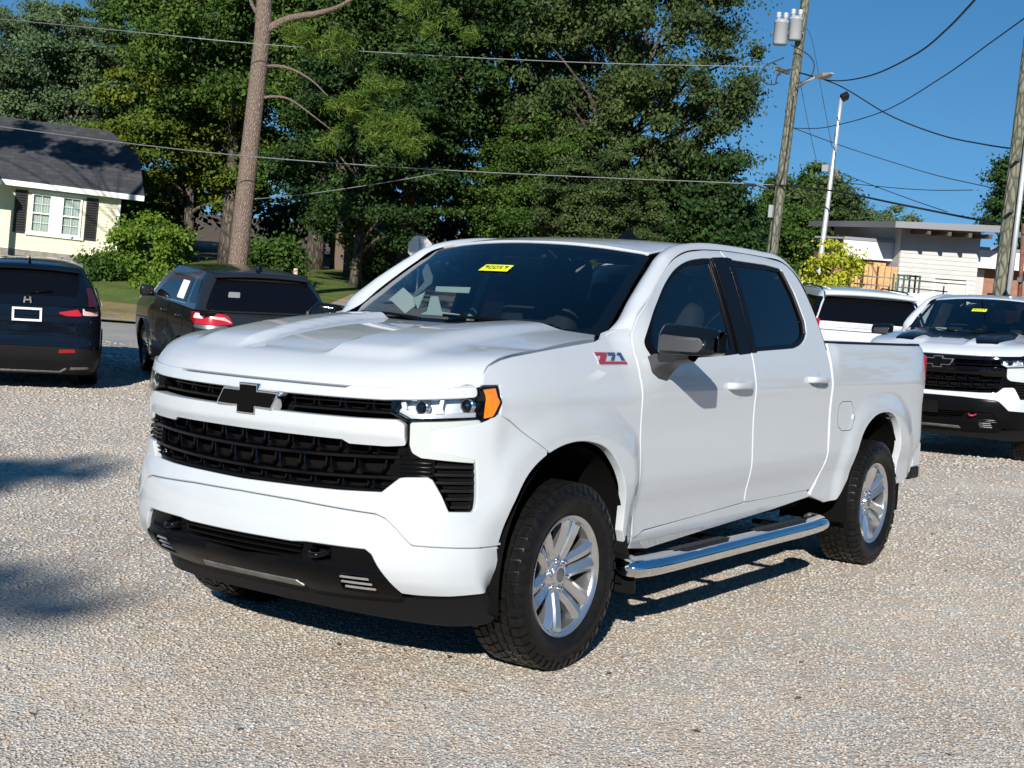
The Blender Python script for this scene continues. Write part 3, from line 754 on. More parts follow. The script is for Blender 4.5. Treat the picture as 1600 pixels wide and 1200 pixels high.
shrub('garden_shrub', 74, (.8, .8, .30), 3500, .06, M['leaf_bush'], 250, 39.5, 'low spreading green plant in front of the big round shrub', 'shrubs round the house')
shrub('understorey_shrub', 75, (1.1, 1.1, .9), 9000, .07, M['leaf_mid'], 425, 46, 'green bush right of the foot of the pine trunk', 'bushes under the trees')
shrub('understorey_shrub', 77, (1.5, 1.5, 2.2), 12000, .09, M['leaf_maple'], 577, 57, 'sunlit pale green bush above the brown fence', 'bushes under the trees')
shrub('understorey_shrub', 78, (2.2, 1.8, 1.5), 12000, .09, M['leaf_dark'], 1120, 54, 'dark bush under the cedar by the pickup roof', 'bushes under the trees')
shrub('understorey_shrub', 79, (1.8, 1.8, 1.7), 12000, .09, M['leaf_mid'], 1010, 58, 'dark green bush behind the pickup aerial', 'bushes under the trees')
YB = shrub('yellow_bush', 80, (.62, .62, .86), 4600, .052, M['leaf_yellow'], 1284, 34, 'bright yellow-green bush in front of the lamp post', None, 'bush', 40, (.2, .36))
YB.location.z += 1.5
shrub('understorey_shrub', 81, (1.2, 1.2, 1.2), 6000, .08, M['leaf_mid'], 1215, 46, 'green bush at the bottom of the transformer pole', 'bushes under the trees')
shrub('understorey_shrub', 83, (1.0, 1.0, .9), 4000, .08, M['leaf_mid'], 1335, 40, 'green bush between yellow bush and crates', 'bushes under the trees')
# the wood that closes the view behind the trees
def far_wood(name, d0, d1, l0, l1, zmax, n, seed, leaf, label):
    rs = np.random.RandomState(seed); C = []; Q = []
    for i in range(n):
        d, l = rs.uniform(d0, d1), rs.uniform(l0, l1); p = gz(d, l); C.append((p.x, p.y, p.z+rs.uniform(.2, 1)**1.0*zmax*(.8+.2*math.sin(l*.7)))); Q.append(rs.uniform(1.2, 2.2))
    V, Fa = leaf_cloud(C, Q, n*330, .22, seed, .3)
    return prop(big_mesh(name, V, Fa, leaf), label, 'woodland', kind='stuff')
far_wood('far_woods', 72, 84, -34, 13, 7.5, 190, 91, M['leaf_dark'], 'dense dark wood closing the view behind the trees')
# unseen trees added behind and beside the camera (they keep the low sky off the ground and show in the paint)
def ring_wood(name, spans, zmax, per, seed, leaf, label):
    rs = np.random.RandomState(seed); C = []; Q = []
    for d0, d1, l0, l1, n in spans:
        for i in range(n):
            d, l = rs.uniform(d0, d1), rs.uniform(l0, l1); p = gz(d, l); C.append((p.x, p.y, p.z+rs.uniform(.08, 1)*zmax*(.75+.25*math.sin(l*.4+d*.3)))); Q.append(rs.uniform(1.3, 2.3))
    V, Fa = leaf_cloud(C, Q, len(C)*per, .34, seed, .3)
    return prop(big_mesh(name, V, Fa, leaf), label, 'woodland', kind='stuff')
ring_wood('added_ring_woods', [(-40, -32, -50, 60, 200), (-32, 38, 34, 46, 150), (-32, 14, -46, -34, 110)], 11.5, 170, 92, M['leaf_mid'], 'unseen trees added round the lot to block low sky and darken reflections')
# ---- pine with its bare trunk
def pine():
    root = empty('pine_tree'); p = on_ground(372, 36); root.location = (p.x, p.y, p.z-.1)
    inv = root.location
    def W(px, py, d=36): return at(px, py, d)-inv
    b = MB()
    ln = [W(356, 500), W(371, 415), W(381, 320), W(392, 220), W(403, 120), W(411, 40), W(415, -60), W(420, -200), W(424, -360)]
    ln = smooth_line(ln, 30)
    rad = [.265-.09*i/30 for i in range(31)]
    b.tube(ln, rad, 14)
    b.tube(smooth_line([W(413, 50), W(428, 40), W(455, 28), W(500, 20), W(540, 5, 35.5), W(600, -40, 35)], 18), [.13-.005*i for i in range(19)], 8)
    b.tube(smooth_line([W(404, 102), W(440, 104), W(465, 112), W(490, 128, 35.5), W(512, 150, 35)], 14), [.055-.003*i for i in range(15)], 6)
    b.tube(smooth_line([W(400, 155), W(425, 151), W(450, 154), W(475, 170, 35.5), W(520, 205, 35)], 14), [.05-.0028*i for i in range(15)], 6)
    b.tube(smooth_line([W(412, 30), W(395, 10), W(380, -40)], 8), [.07-.005*i for i in range(9)], 6)
    b.build('trunk', M['bark_pine'], root)
    # needle brushes
    rs = np.random.RandomState(6); C = []; Q = []
    for px, py, d, n, sp in ((610, 205, 34.5, 16, 24), (560, 165, 34.5, 10, 20), (640, 235, 34.5, 8, 14), (520, 220, 34.8, 5, 12), (465, 60, 35.5, 7, 18), (530, 65, 35.2, 9, 18), (690, 35, 35, 9, 26), (300, -20, 36, 6, 20), (590, 130, 34.6, 7, 16), (645, 15, 35, 7, 30)):
        for _ in range(n):
            q = W(px+rs.normal()*sp, py+rs.normal()*sp*.6, d+rs.normal()*.5); C.append(tuple(q)); Q.append(rs.uniform(.22, .38))
    V, Fa = leaf_cloud(C, Q, 15000, .11, 7, .25, aspect=.10)
    big_mesh('crown', V, Fa, M['needle'], root)
    return root
prop(pine(), 'pine with a tall bare leaning trunk and few needle tufts', 'tree')
# ---- trees outside the frame whose shade falls into it
def shade_tree(label, spots, seed, trunk_xy, leaves=5200, limb=.12):
    rs = np.random.RandomState(seed); root = empty('shade_pine')
    x, y = trunk_xy; z = terrain(x, y); root.location = (x, y, z-.2); C = []; Q = []; b = MB()
    for g, t, sp, n, r in spots:
        c = Vector(g)+SUN_DIR*t
        for _ in range(n):
            C.append((c.x+rs.normal()*sp-x, c.y+rs.normal()*sp-y, c.z+rs.normal()*sp*.5-z+.2)); Q.append(r*rs.uniform(.7, 1.2))
        if not spots.index((g, t, sp, n, r)) % 1:
            cc = Vector((c.x-x, c.y-y, c.z-z+.2)); st = Vector((0, 0, cc.z*.8))
            b.tube([st, st.lerp(cc, .5)+Vector((0, 0, .3)), cc], [limb, limb*.6, limb*.2], 6)
    top = max(c[2] for c in C)
    b.tube([(0, 0, 0), (.05, .05, top*.5), (0, .1, top)], [.32, .24, .08], 10)
    b.build('trunk', M['bark_pine'], root)
    V, Fa = leaf_cloud(C, Q, leaves, .12, seed, .3); big_mesh('crown', V, Fa, M['leaf_mid'], root)
    return prop(root, label, 'tree')
def gp(px, py):
    """ground point on the lot seen at a pixel"""
    dv = C_F+C_R*((px-800)/F_PX)-C_U*((py-600)/F_PX); nrm = LOT @ Vector((0, 0, 1))
    t = -(CAM.dot(nrm))/dv.dot(nrm); return tuple(CAM+dv*t)
_g = [gp(55, 738), gp(125, 724), gp(20, 960), gp(130, 930), gp(-190, 740), gp(-220, 960), gp(-60, 985)]
_t = Vector(_g[5])+SUN_DIR*34-R_H*6
shade_tree('tall tree behind the camera shading the gravel at the left', [(_g[0], 34, .24, 8, .28), (_g[1], 34, .14, 3, .18), (_g[2], 34, .20, 3, .20), (_g[3], 34, .16, 2, .12), (_g[4], 34, .5, 9, .5), (_g[5], 34, .5, 9, .5)], 15, (_t.x, _t.y))
_h = [tuple(at(px, py, 52)) for px, py in ((60, 222), (120, 232), (182, 238), (10, 238), (-60, 240), (30, 215), (135, 250))]
_t = on_ground(-170, 36)
shade_tree('spreading tree left of the frame that shades the roof of the pale house', [(g, 15+i % 2, .42, 7, .42) for i, g in enumerate(_h)], 16, (_t.x, _t.y), 15000, .03)
# ------------------------------------------------------------------ buildings
def frame_at(p, fwd):
    """matrix with local +Y pointing along fwd (horizontal), origin p"""
    f = Vector((fwd.x, fwd.y, 0)).normalized(); r = f.cross(Vector((0, 0, 1)))
    m = Matrix((r, f, Vector((0, 0, 1)))).transposed().to_4x4(); m.translation = p
    return m
M['siding_cream'] = mat('siding_cream', (.68, .65, .48), .6, noise=(3, .06))
M['trim_white'] = mat('trim_white', (.80, .80, .78), .5)
M['shutter_black'] = mat('shutter_black', (.012, .012, .014), .5)
M['curtain'] = mat('curtain', (.55, .60, .56), .8, noise=(14, .12))
M['pane'] = glass('pane', (.75, .8, .78), 1.5)
M['siding_white'] = mat('siding_white', (.52, .52, .50), .5, noise=(2, .06))
M['brick'] = mat('brick', (.30, .15, .10), .85, noise=(6, .2))
M['roof_metal'] = mat('roof_metal', (.30, .31, .33), .45, metal=.3)
M['fascia_white'] = mat('fascia_white', (.70, .71, .71), .5, noise=(2, .08))
M['wood_new'] = mat('wood_new', (.55, .33, .15), .75, noise=(9, .25))
M['green_steel'] = mat('green_steel', (.015, .09, .045), .5)
def shingle_mat():
    m = mat('shingles', (.05, .052, .058), .9); nt = m.node_tree; b = nt.nodes['Principled BSDF']; L = nt.links.new
    tc = nt.nodes.new('ShaderNodeTexCoord'); br = nt.nodes.new('ShaderNodeTexBrick'); br.inputs['Scale'].default_value = 1.0
    br.inputs['Brick Width'].default_value = .32; br.inputs['Row Height'].default_value = .14; br.inputs['Mortar Size'].default_value = .006; br.inputs['Bias'].default_value = -.1
    br.inputs['Color1'].default_value = (.050, .053, .060, 1); br.inputs['Color2'].default_value = (.085, .088, .096, 1); br.inputs['Mortar'].default_value = (.03, .03, .033, 1)
    mp = nt.nodes.new('ShaderNodeMapping'); mp.inputs['Rotation'].default_value = (R(90), 0, 0); L(tc.outputs['Object'], mp.inputs[0]); L(mp.outputs[0], br.inputs['Vector'])
    no = nt.nodes.new('ShaderNodeTexNoise'); no.inputs['Scale'].default_value = 40; L(tc.outputs['Object'], no.inputs['Vector'])
    mx = nt.nodes.new('ShaderNodeMix'); mx.data_type = 'RGBA'; mx.blend_type = 'MULTIPLY'; mx.inputs[0].default_value = .5; L(br.outputs[0], mx.inputs[6]); L(no.outputs[0], mx.inputs[7]); L(mx.outputs[2], b.inputs['Base Color'])
    return m
M['shingles'] = shingle_mat()
def lap_wall(name, x0, x1, z0, z1, y, mt, parent, lap=.13, holes=(), face=-1):
    """clapboard wall as sloping boards, front towards -Y (face=-1)"""
    b = MB(); n = max(1, int(round((z1-z0)/lap)))
    for i in range(n):
        a, c = z0+i*lap, min(z1, z0+(i+1)*lap)
        segs = [(x0, x1)]
        for hx0, hx1, hz0, hz1 in holes:
            if c > hz0+.02 and a < hz1-.02:
                ns = []
                for s0, s1 in segs:
                    if hx0 > s0: ns.append((s0, min(s1, hx0)))
                    if hx1 < s1: ns.append((max(s0, hx1), s1))
                segs = ns
        for s0, s1 in segs:
            if s1-s0 < .01: continue
            b.add([(s0, y+face*.018, a), (s1, y+face*.018, a), (s1, y+face*.002, c), (s0, y+face*.002, c), (s0, y-face*.05, a), (s1, y-face*.05, a)], [(0, 1, 2, 3), (4, 5, 1, 0)])
    return b.build(name, mt, parent)
def sash_window(parent, xc, z0, z1, w, y):
    """double-hung window with curtain behind"""
    Wn = empty('window', (0, 0, 0), 0, parent)
    b = MB(); t = .07
    b.box((xc, y-.03, z1-t/2), (w, .06, t)); b.box((xc, y-.035, z0+t/2), (w, .08, t)); b.box((xc-w/2+t/2, y-.03, (z0+z1)/2), (t, .06, z1-z0-2*t)); b.box((xc+w/2-t/2, y-.03, (z0+z1)/2), (t, .06, z1-z0-2*t))
    b.box((xc, y-.028, (z0+z1)/2), (w-2*t, .05, .05)); b.build('frame', M['trim_white'], Wn)
    for k, (a, c) in enumerate(((z0+t, (z0+z1)/2-.025), ((z0+z1)/2+.025, z1-t))):
        q = MB(); q.add([(xc-w/2+t, y-.012, a), (xc+w/2-t, y-.012, a), (xc+w/2-t, y-.012, c), (xc-w/2+t, y-.012, c)], [(0, 1, 2, 3)]); q.build('pane', M['pane'], Wn)
        m = MB(); m.box((xc, y-.016, (a+c)/2), (.012, .012, c-a)); m.box((xc, y-.0165, (a+c)/2), (w-2*t, .012, .012)); m.build('muntin', M['trim_white'], Wn)
    cu = MB(); V = []; nn = 24
    for i in range(nn+1):
        x = xc-w/2+t+(w-2*t)*i/nn; yy = y+.06+.02*math.sin(i*1.7); V += [(x, yy, z0+t), (x, yy, z1-t)]
    cu.add(V, [(2*i, 2*i+2, 2*i+3, 2*i+1) for i in range(nn)], True); cu.build('curtain', M['curtain'], Wn)
def house():
    # the front wall's right corner is seen at px 183; the wall faces the viewer
    D0 = 50.5
    corner = at(184, 330, D0); corner.z = terrain(corner.x, corner.y)
    left = at(-60, 330, D0-1.6)
    e = Vector((left.x-corner.x, left.y-corner.y, 0)).normalized()      # along the facade, to the left
    fwd = e.cross(Vector((0, 0, 1)))
    if fwd.dot(F_H) < 0: fwd = -fwd
    Hh = empty('house'); Hh.matrix_world = frame_at(corner, fwd) @ Matrix.Rotation(R(2.6), 4, 'Y')
    # local: +X right along the facade (corner at x=0, house at x<0), +Y away from the viewer
    zb, ze = .12, 2.55
    base = MB(); base.box((-4.5, 4.0, zb/2-.3), (9.0, 8.0, zb+.6)); base.build('foundation', mat('foundation', (.25, .22, .2), .9, noise=(5, .25)), Hh)
    wins = [(-2.44, -1.56), (-1.46, -.58)]
    win = (-2.72, -1.26)
    z0, z1 = .78, 2.22
    ww = .72
    xa, xb = -2.74, -1.70
    lap_wall('wall', -9, 0, zb, ze, 0, M['siding_cream'], Hh, .125, [(xa-ww/2, xb+ww/2, z0, z1)])
    wall2 = MB(); wall2.box((-4.5, 4.05, (zb+ze)/2), (9.0-.02, 7.9, ze-zb)); 
    # rooms behind the window stay open: build the shell from slabs instead of a block
    sh = MB(); sh.box((-.06, 4.0, (zb+ze)/2), (.12, 7.9, ze-zb)); sh.box((-8.94, 4.0, (zb+ze)/2), (.12, 7.9, ze-zb)); sh.box((-4.5, 7.94, (zb+ze)/2), (8.7, .12, ze-zb)); sh.box((-4.5, .7, (zb+ze)/2), (8.7, .05, ze-zb))
    sh.build('side_wall', M['siding_cream'], Hh)
    tr = MB(); tr.box((-.045, -.015, (zb+ze)/2), (.09, .06, ze-zb)); tr.build('corner_board', M['trim_white'], Hh)
    sash_window(Hh, xa, z0, z1, ww, -.01); sash_window(Hh, xb, z0, z1, ww, -.01)
    tb = MB(); tb.box(((xa+xb)/2, -.05, (z0+z1)/2), (xb-xa-ww, .05, z1-z0)); tb.box(((xa+xb)/2, -.06, z0-.05), (xb-xa+ww+.26, .10, .08)); tb.box(((xa+xb)/2, -.05, z1+.05), (xb-xa+ww+.26, .06, .10)); tb.build('window_casing', M['trim_white'], Hh)
    for xc in (xa-ww/2-.36, xb+ww/2+.34):
        s_ = MB(); s_.box((xc, -.05, (z0+z1)/2), (.42, .035, z1-z0+.10))
        for k in range(16): s_.box((xc, -.072, z0+.06+k*(z1-z0-.12)/15), (.34, .016, .045), rot=Matrix.Rotation(R(25), 3, 'X'))
        s_.build('shutter', M['shutter_black'], Hh)
    # jerkinhead roof: eave, ridge and clipped gable end
    ov = .45; zr = 4.98; yr = 4.0
    E0 = (-9.5, -ov, ze); E1 = (.78, -ov, ze); E2 = (.78, 8+ov, ze); E3 = (-9.5, 8+ov, ze)
    g0 = (.55, 2.35, ze+1.62); g1 = (.55, 5.65, ze+1.62); rg = (-.55, yr, zr); rl = (-9.5, yr, zr)
    up = lambda p, d=.0: (p[0], p[1], p[2]+d)
    rf = MB(); rf.add([E0, E1, g0, rg, rl, E2, g1, E3], [(0, 1, 2, 3, 4), (2, 6, 3), (5, 7, 4, 3, 6)])
    rf.build('roof', M['shingles'], Hh)
    so = MB(); so.add([up(E0, -.16), up(E1, -.16), up(E2, -.16), up(E3, -.16)], [(0, 1, 2, 3)]); so.build('soffit', M['trim_white'], Hh)
    gable = MB(); gable.add([(-.02, 0, ze-.1), (-.02, 8, ze-.1), (-.02, 5.6, ze+1.5), (-.02, 2.4, ze+1.5)], [(0, 1, 2, 3)]); gable.build('gable_wall', M['siding_cream'], Hh)
    fa = MB(); fa.box((-4.36, -ov-.012, ze-.075), (10.3, .03, .19)); fa.build('gutter', M['trim_white'], Hh)
    for q0, q1 in ((E1, g0), (E2, g1)): MB().tube([q0, q1], .03, 4, smooth=False).build('rake_board', M['shingles'], Hh)
    # porch roof end with its post at the left edge of the picture
    P = MB(); P.add([(-4.15, -1.6, ze-.02), (-9, -1.6, ze-.02), (-9, -ov, ze+.55), (-4.6, -ov, ze+.55), (-4.15, -1.6, ze-.2), (-9, -1.6, ze-.2), (-4.15, -ov, ze-.2)], [(1, 0, 3, 2), (0, 1, 5, 4), (0, 4, 6, 3)]); P.build('porch_roof', M['trim_white'], Hh)
    P = MB(); P.box((-4.38, -1.5, 1.2), (.16, .16, 2.4)); P.box((-4.38, -1.5, 2.32), (.22, .22, .1)); P.build('porch_post', M['trim_white'], Hh)
    pf = MB(); pf.box((-6.8, -.85, .05), (4.6, 1.6, .4)); pf.build('porch_floor', mat('porch_grey', (.3, .3, .3), .8), Hh)
    return prop(Hh, 'pale yellow clapboard house with grey shingle roof and black shutters', 'house')
house()
def workshop():
    """metal-clad building with a tall loading bay between low brick wings"""
    D0 = 45.0
    p0 = at(1402, 440, D0); p0.z = terrain(p0.x, p0.y); p1 = at(1532, 440, D0+.4)
    e = Vector((p1.x-p0.x, p1.y-p0.y, 0)).normalized(); fwd = e.cross(Vector((0, 0, 1)))
    if fwd.dot(F_H) < 0: fwd = -fwd
    B = empty('workshop_building'); B.matrix_world = frame_at(p0, fwd)
    k = D0/F_PX; wbay = 130*k; zt = 3.72
    dx0, dx1, dz = 62*k, 114*k, 1.98
    lap_wall('bay_wall', 0, wbay, 0, zt, 0, M['siding_white'], B, .15, [(dx0, dx1, 0, dz)])
    sh = MB(); sh.box((.05, 3, zt/2), (.1, 5.9, zt)); sh.box((wbay-.05, 3, zt/2), (.1, 5.9, zt)); sh.box((wbay/2, 6, zt/2), (wbay, .1, zt)); sh.build('bay_shell', M['siding_white'], B)
    dr = MB(); dr.box(((dx0+dx1)/2, .03, dz/2), (dx1-dx0, .04, dz)); dr.build('door', mat('door_grey', (.55, .55, .53), .5), B)
    df = MB(); df.box((dx0-.04, -.03, dz/2), (.08, .06, dz+.08)); df.box((dx1+.04, -.03, dz/2), (.08, .06, dz+.08)); df.box(((dx0+dx1)/2, -.031, dz+.04), (dx1-dx0, .06, .08)); df.build('door_frame', M['trim_white'], B)
    pn = MB(); pn.box((.32, -.05, 1.55), (.36, .06, .55)); pn.box((.36, -.06, 2.12), (.12, .08, .12)); pn.build('meter_box', mat('meter_grey', (.45, .45, .45), .5), B)
    # bay roof: broad overhang on exposed beams
    r = MB(); ov = 1.35
    r.add([(-.85, -ov, zt+.10), (wbay+.05, -ov, zt+.22), (wbay+1.5, 6.5, zt+.22), (-.85, 6.5, zt+.10)], [(0, 1, 2, 3)])
    r.add([(-.85, -ov, zt+.10), (wbay+.05, -ov, zt+.22), (wbay+.05, -ov, zt+.0), (-.85, -ov, zt-.10)], [(3, 2, 1, 0)])
    r.add([(-.85, -ov, zt-.10), (wbay+.05, -ov, zt), (wbay+.05, .3, zt), (-.85, .3, zt-.1)], [(0, 1, 2, 3)])
    r.add([(wbay+.05, -ov, zt+.22), (wbay+.05, -ov, zt), (wbay+2.0, .6, zt-.12), (wbay+2.0, .6, zt+.05)], [(0, 1, 2, 3)])
    r.add([(-.85, -ov, zt+.10), (-.85, -ov, zt-.10), (-.85, 6.5, zt-.10), (-.85, 6.5, zt+.10)], [(0, 1, 2, 3)])
    r.build('bay_roof', M['roof_metal'], B)
    for x in (.35, 1.05, 1.75, 2.45): MB().box((x, -.62, zt-.16), (.12, 1.24, .14)).build('roof_beam', mat('beam_brown', (.10, .07, .05), .8), B)
    # low wings: brick wall under a deep white fascia
    for nm, xa, xb, yf in (('left', -1.75, -.01, 1.2), ('right', wbay+.01, wbay+7.0, .8)):
        w = MB(); w.box(((xa+xb)/2, yf+1.0, 1.35), (xb-xa, 2.0, 2.7)); w.build('wing_wall', M['brick'], B)
        f = MB(); f.box(((xa+xb)/2, yf-.6, 2.86), (xb-xa, .06, .62)); f.box(((xa+xb)/2, yf+.75, 3.2), (xb-xa, 2.7, .06)); f.box(((xa+xb)/2, yf-.3, 2.56), (xb-xa, .6, .04)); f.build('wing_fascia', M['fascia_white'], B)
        f = MB(); f.box(((xa+xb)/2, yf-.63, 3.2), (xb-xa, .06, .10)); f.build('roof_edge', M['roof_metal'], B)
    g = MB(); g.box((wbay+.35, .78, 1.25), (.6, .04, 2.5)); g.build('corner_cladding', M['siding_white'], B)
    w = MB(); w.box((-1.3, .62, 1.28), (.05, .05, 2.5)); w.build('canopy_post', mat('post_brown', (.2, .12, .09), .7), B)
    w = MB()
    w.box((wbay+1.1, .77, 1.35), (.5, .05, .75)); w.build('window', M['gloss_black'], B)
    return prop(B, 'low metal-clad workshop with grey door and brick wings at the right', 'building')
workshop()
# white garage glimpsed behind the lamp post, shed and fence in the shade of the trees
def small_house(name, px, depth, w, dp, h, roof_h, wall, roof, label):
    p = on_ground(px, depth); Hs = empty(name); Hs.matrix_world = frame_at(p, F_H)
    b = MB(); b.box((0, dp/2, h/2), (w, dp, h)); b.build('wall', wall, Hs)
    r = MB(); o = .35
    r.add([(-w/2-o, -o, h), (w/2+o, -o, h), (w/2+o, dp/2, h+roof_h), (-w/2-o, dp/2, h+roof_h), (-w/2-o, dp+o, h), (w/2+o, dp+o, h)], [(0, 1, 2, 3), (3, 2, 5, 4), (0, 3, 4), (1, 5, 2)]); r.build('roof', roof, Hs)
    d = MB(); d.box((w*.2, -.02, h*.42), (.9, .05, h*.8)); d.build('door', M['shutter_black'], Hs)
    return prop(Hs, label, 'building')
small_house('white_garage', 1262, 75, 4.6, 4, 3.0, 1.0, M['fascia_white'], M['roof_metal'], 'small white building half hidden behind the lamp post')
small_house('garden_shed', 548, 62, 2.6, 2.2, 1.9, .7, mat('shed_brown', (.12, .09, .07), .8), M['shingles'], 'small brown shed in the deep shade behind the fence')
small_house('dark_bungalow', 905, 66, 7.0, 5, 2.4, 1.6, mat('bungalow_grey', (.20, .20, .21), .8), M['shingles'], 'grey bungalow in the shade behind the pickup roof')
def board_fence(name, a, b_, h, mt, label, bw=.14, gap=.01, rail=True):
    a = Vector(a); b_ = Vector(b_); L = (b_-a).length; e = (b_-a)/L; n = int(L/(bw+gap)); root = empty(name, a)
    nrm = Vector((e.y, -e.x, 0)).normalized(); me = None
    for i in range(n):
        o = e*(i*(bw+gap)+bw/2)
        if me is None:
            q = MB(); q.box((0, 0, h/2), (bw, .02, h)); ob = q.build('board', mt, root); me = ob.data
        else: ob = link('board', me, None, root)
        ob.location = o; ob.rotation_euler.z = math.atan2(e.y, e.x)
    return prop(root, label, 'fence')
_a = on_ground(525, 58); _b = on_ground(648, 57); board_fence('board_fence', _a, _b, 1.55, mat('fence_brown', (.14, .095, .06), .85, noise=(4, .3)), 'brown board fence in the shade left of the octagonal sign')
_a = on_ground(1330, 27.5); _b = on_ground(1470, 27.5)
for _o in [board_fence('vinyl_fence', (_a.x, _a.y, _a.z), (_b.x, _b.y, _b.z), 1.84, M['fascia_white'], 'low white vinyl fence behind the white cars', .28, .006)]: pass
# crate stack and green rack on the loading apron
def crates():
    for i, (px, w, h, dz) in enumerate(((1321, 16, 420, 0), (1342, 20, 412, 0), (1369, 29, 415, .25), (1355, 20, 409, 0))):
        D = 40+(.9 if i == 3 else dz); p = on_ground(px, D); k = D/F_PX; top = at(px, h, D).z
        hh = top-p.z; C_ = empty('timber_crate'); C_.matrix_world = frame_at(p, F_H); ww = w*k
        nb = 3
        for j in range(nb): MB().box((-ww/2+ww*(j+.5)/nb, 0, hh/2), (ww/nb-.015, .025, hh)).build('plank', M['wood_new'], C_)
        for j in range(nb): MB().box((-ww/2+ww*(j+.5)/nb, .6, hh/2), (ww/nb-.015, .025, hh)).build('plank', M['wood_new'], C_)
        for sx in (-1, 1): MB().box((sx*(ww/2-.02), .3, hh/2), (.025, .57, hh-.02)).build('side_panel', M['wood_new'], C_)
        MB().box((0, .3, hh-.03), (ww-.06, .57, .025)).build('lid', M['wood_new'], C_)
        prop(C_, ['left tall timber crate, beside the yellow bush', 'middle tall timber crate of the stack', 'right tall timber crate, next to the green rack', 'timber crate set back behind the other crates'][i], 'crate', 'timber crates by the workshop')
crates()
def rack():
    D = 39.0; p = on_ground(1403, D); k = D/F_PX; Rk = empty('steel_rack'); Rk.matrix_world = frame_at(p, F_H); top = at(1403, 428, D).z-p.z
    for x in (-.30, -.14, .02, .18, .32): MB().box((x, .0 if x < .2 else .05, top/2), (.045, .045, top)).build('upright', M['green_steel'], Rk)
    for z in (top-.03, top*.55): MB().box((0, .03, z), (.66, .03, .05)).build('rail', M['green_steel'], Rk)
    for x in (-.3, .32): MB().box((x, .5, top/2), (.045, .045, top)).build('upright', M['green_steel'], Rk)
    prop(Rk, 'green steel rack beside the timber crates', 'rack')
rack()
def hand_rail():
    D = 34.0; Rl = empty('pipe_railing', on_ground(1440, D)); o = Rl.location
    for py in (437, 450):
        MB().tube([at(1335, py-7, D)-o, at(1400, py-2, D)-o, at(1480, py+6, D)-o], .018, 6).build('rail', M['steel'], Rl)
    for px in (1345, 1400, 1437, 1475):
        t = at(px, 436+(px-1340)*.08, D)-o; MB().tube([(t.x, t.y, 0), t], .018, 6).build('post', M['steel'], Rl)
    prop(Rl, 'thin pipe railing in front of the crates and the workshop', 'railing')
hand_rail()
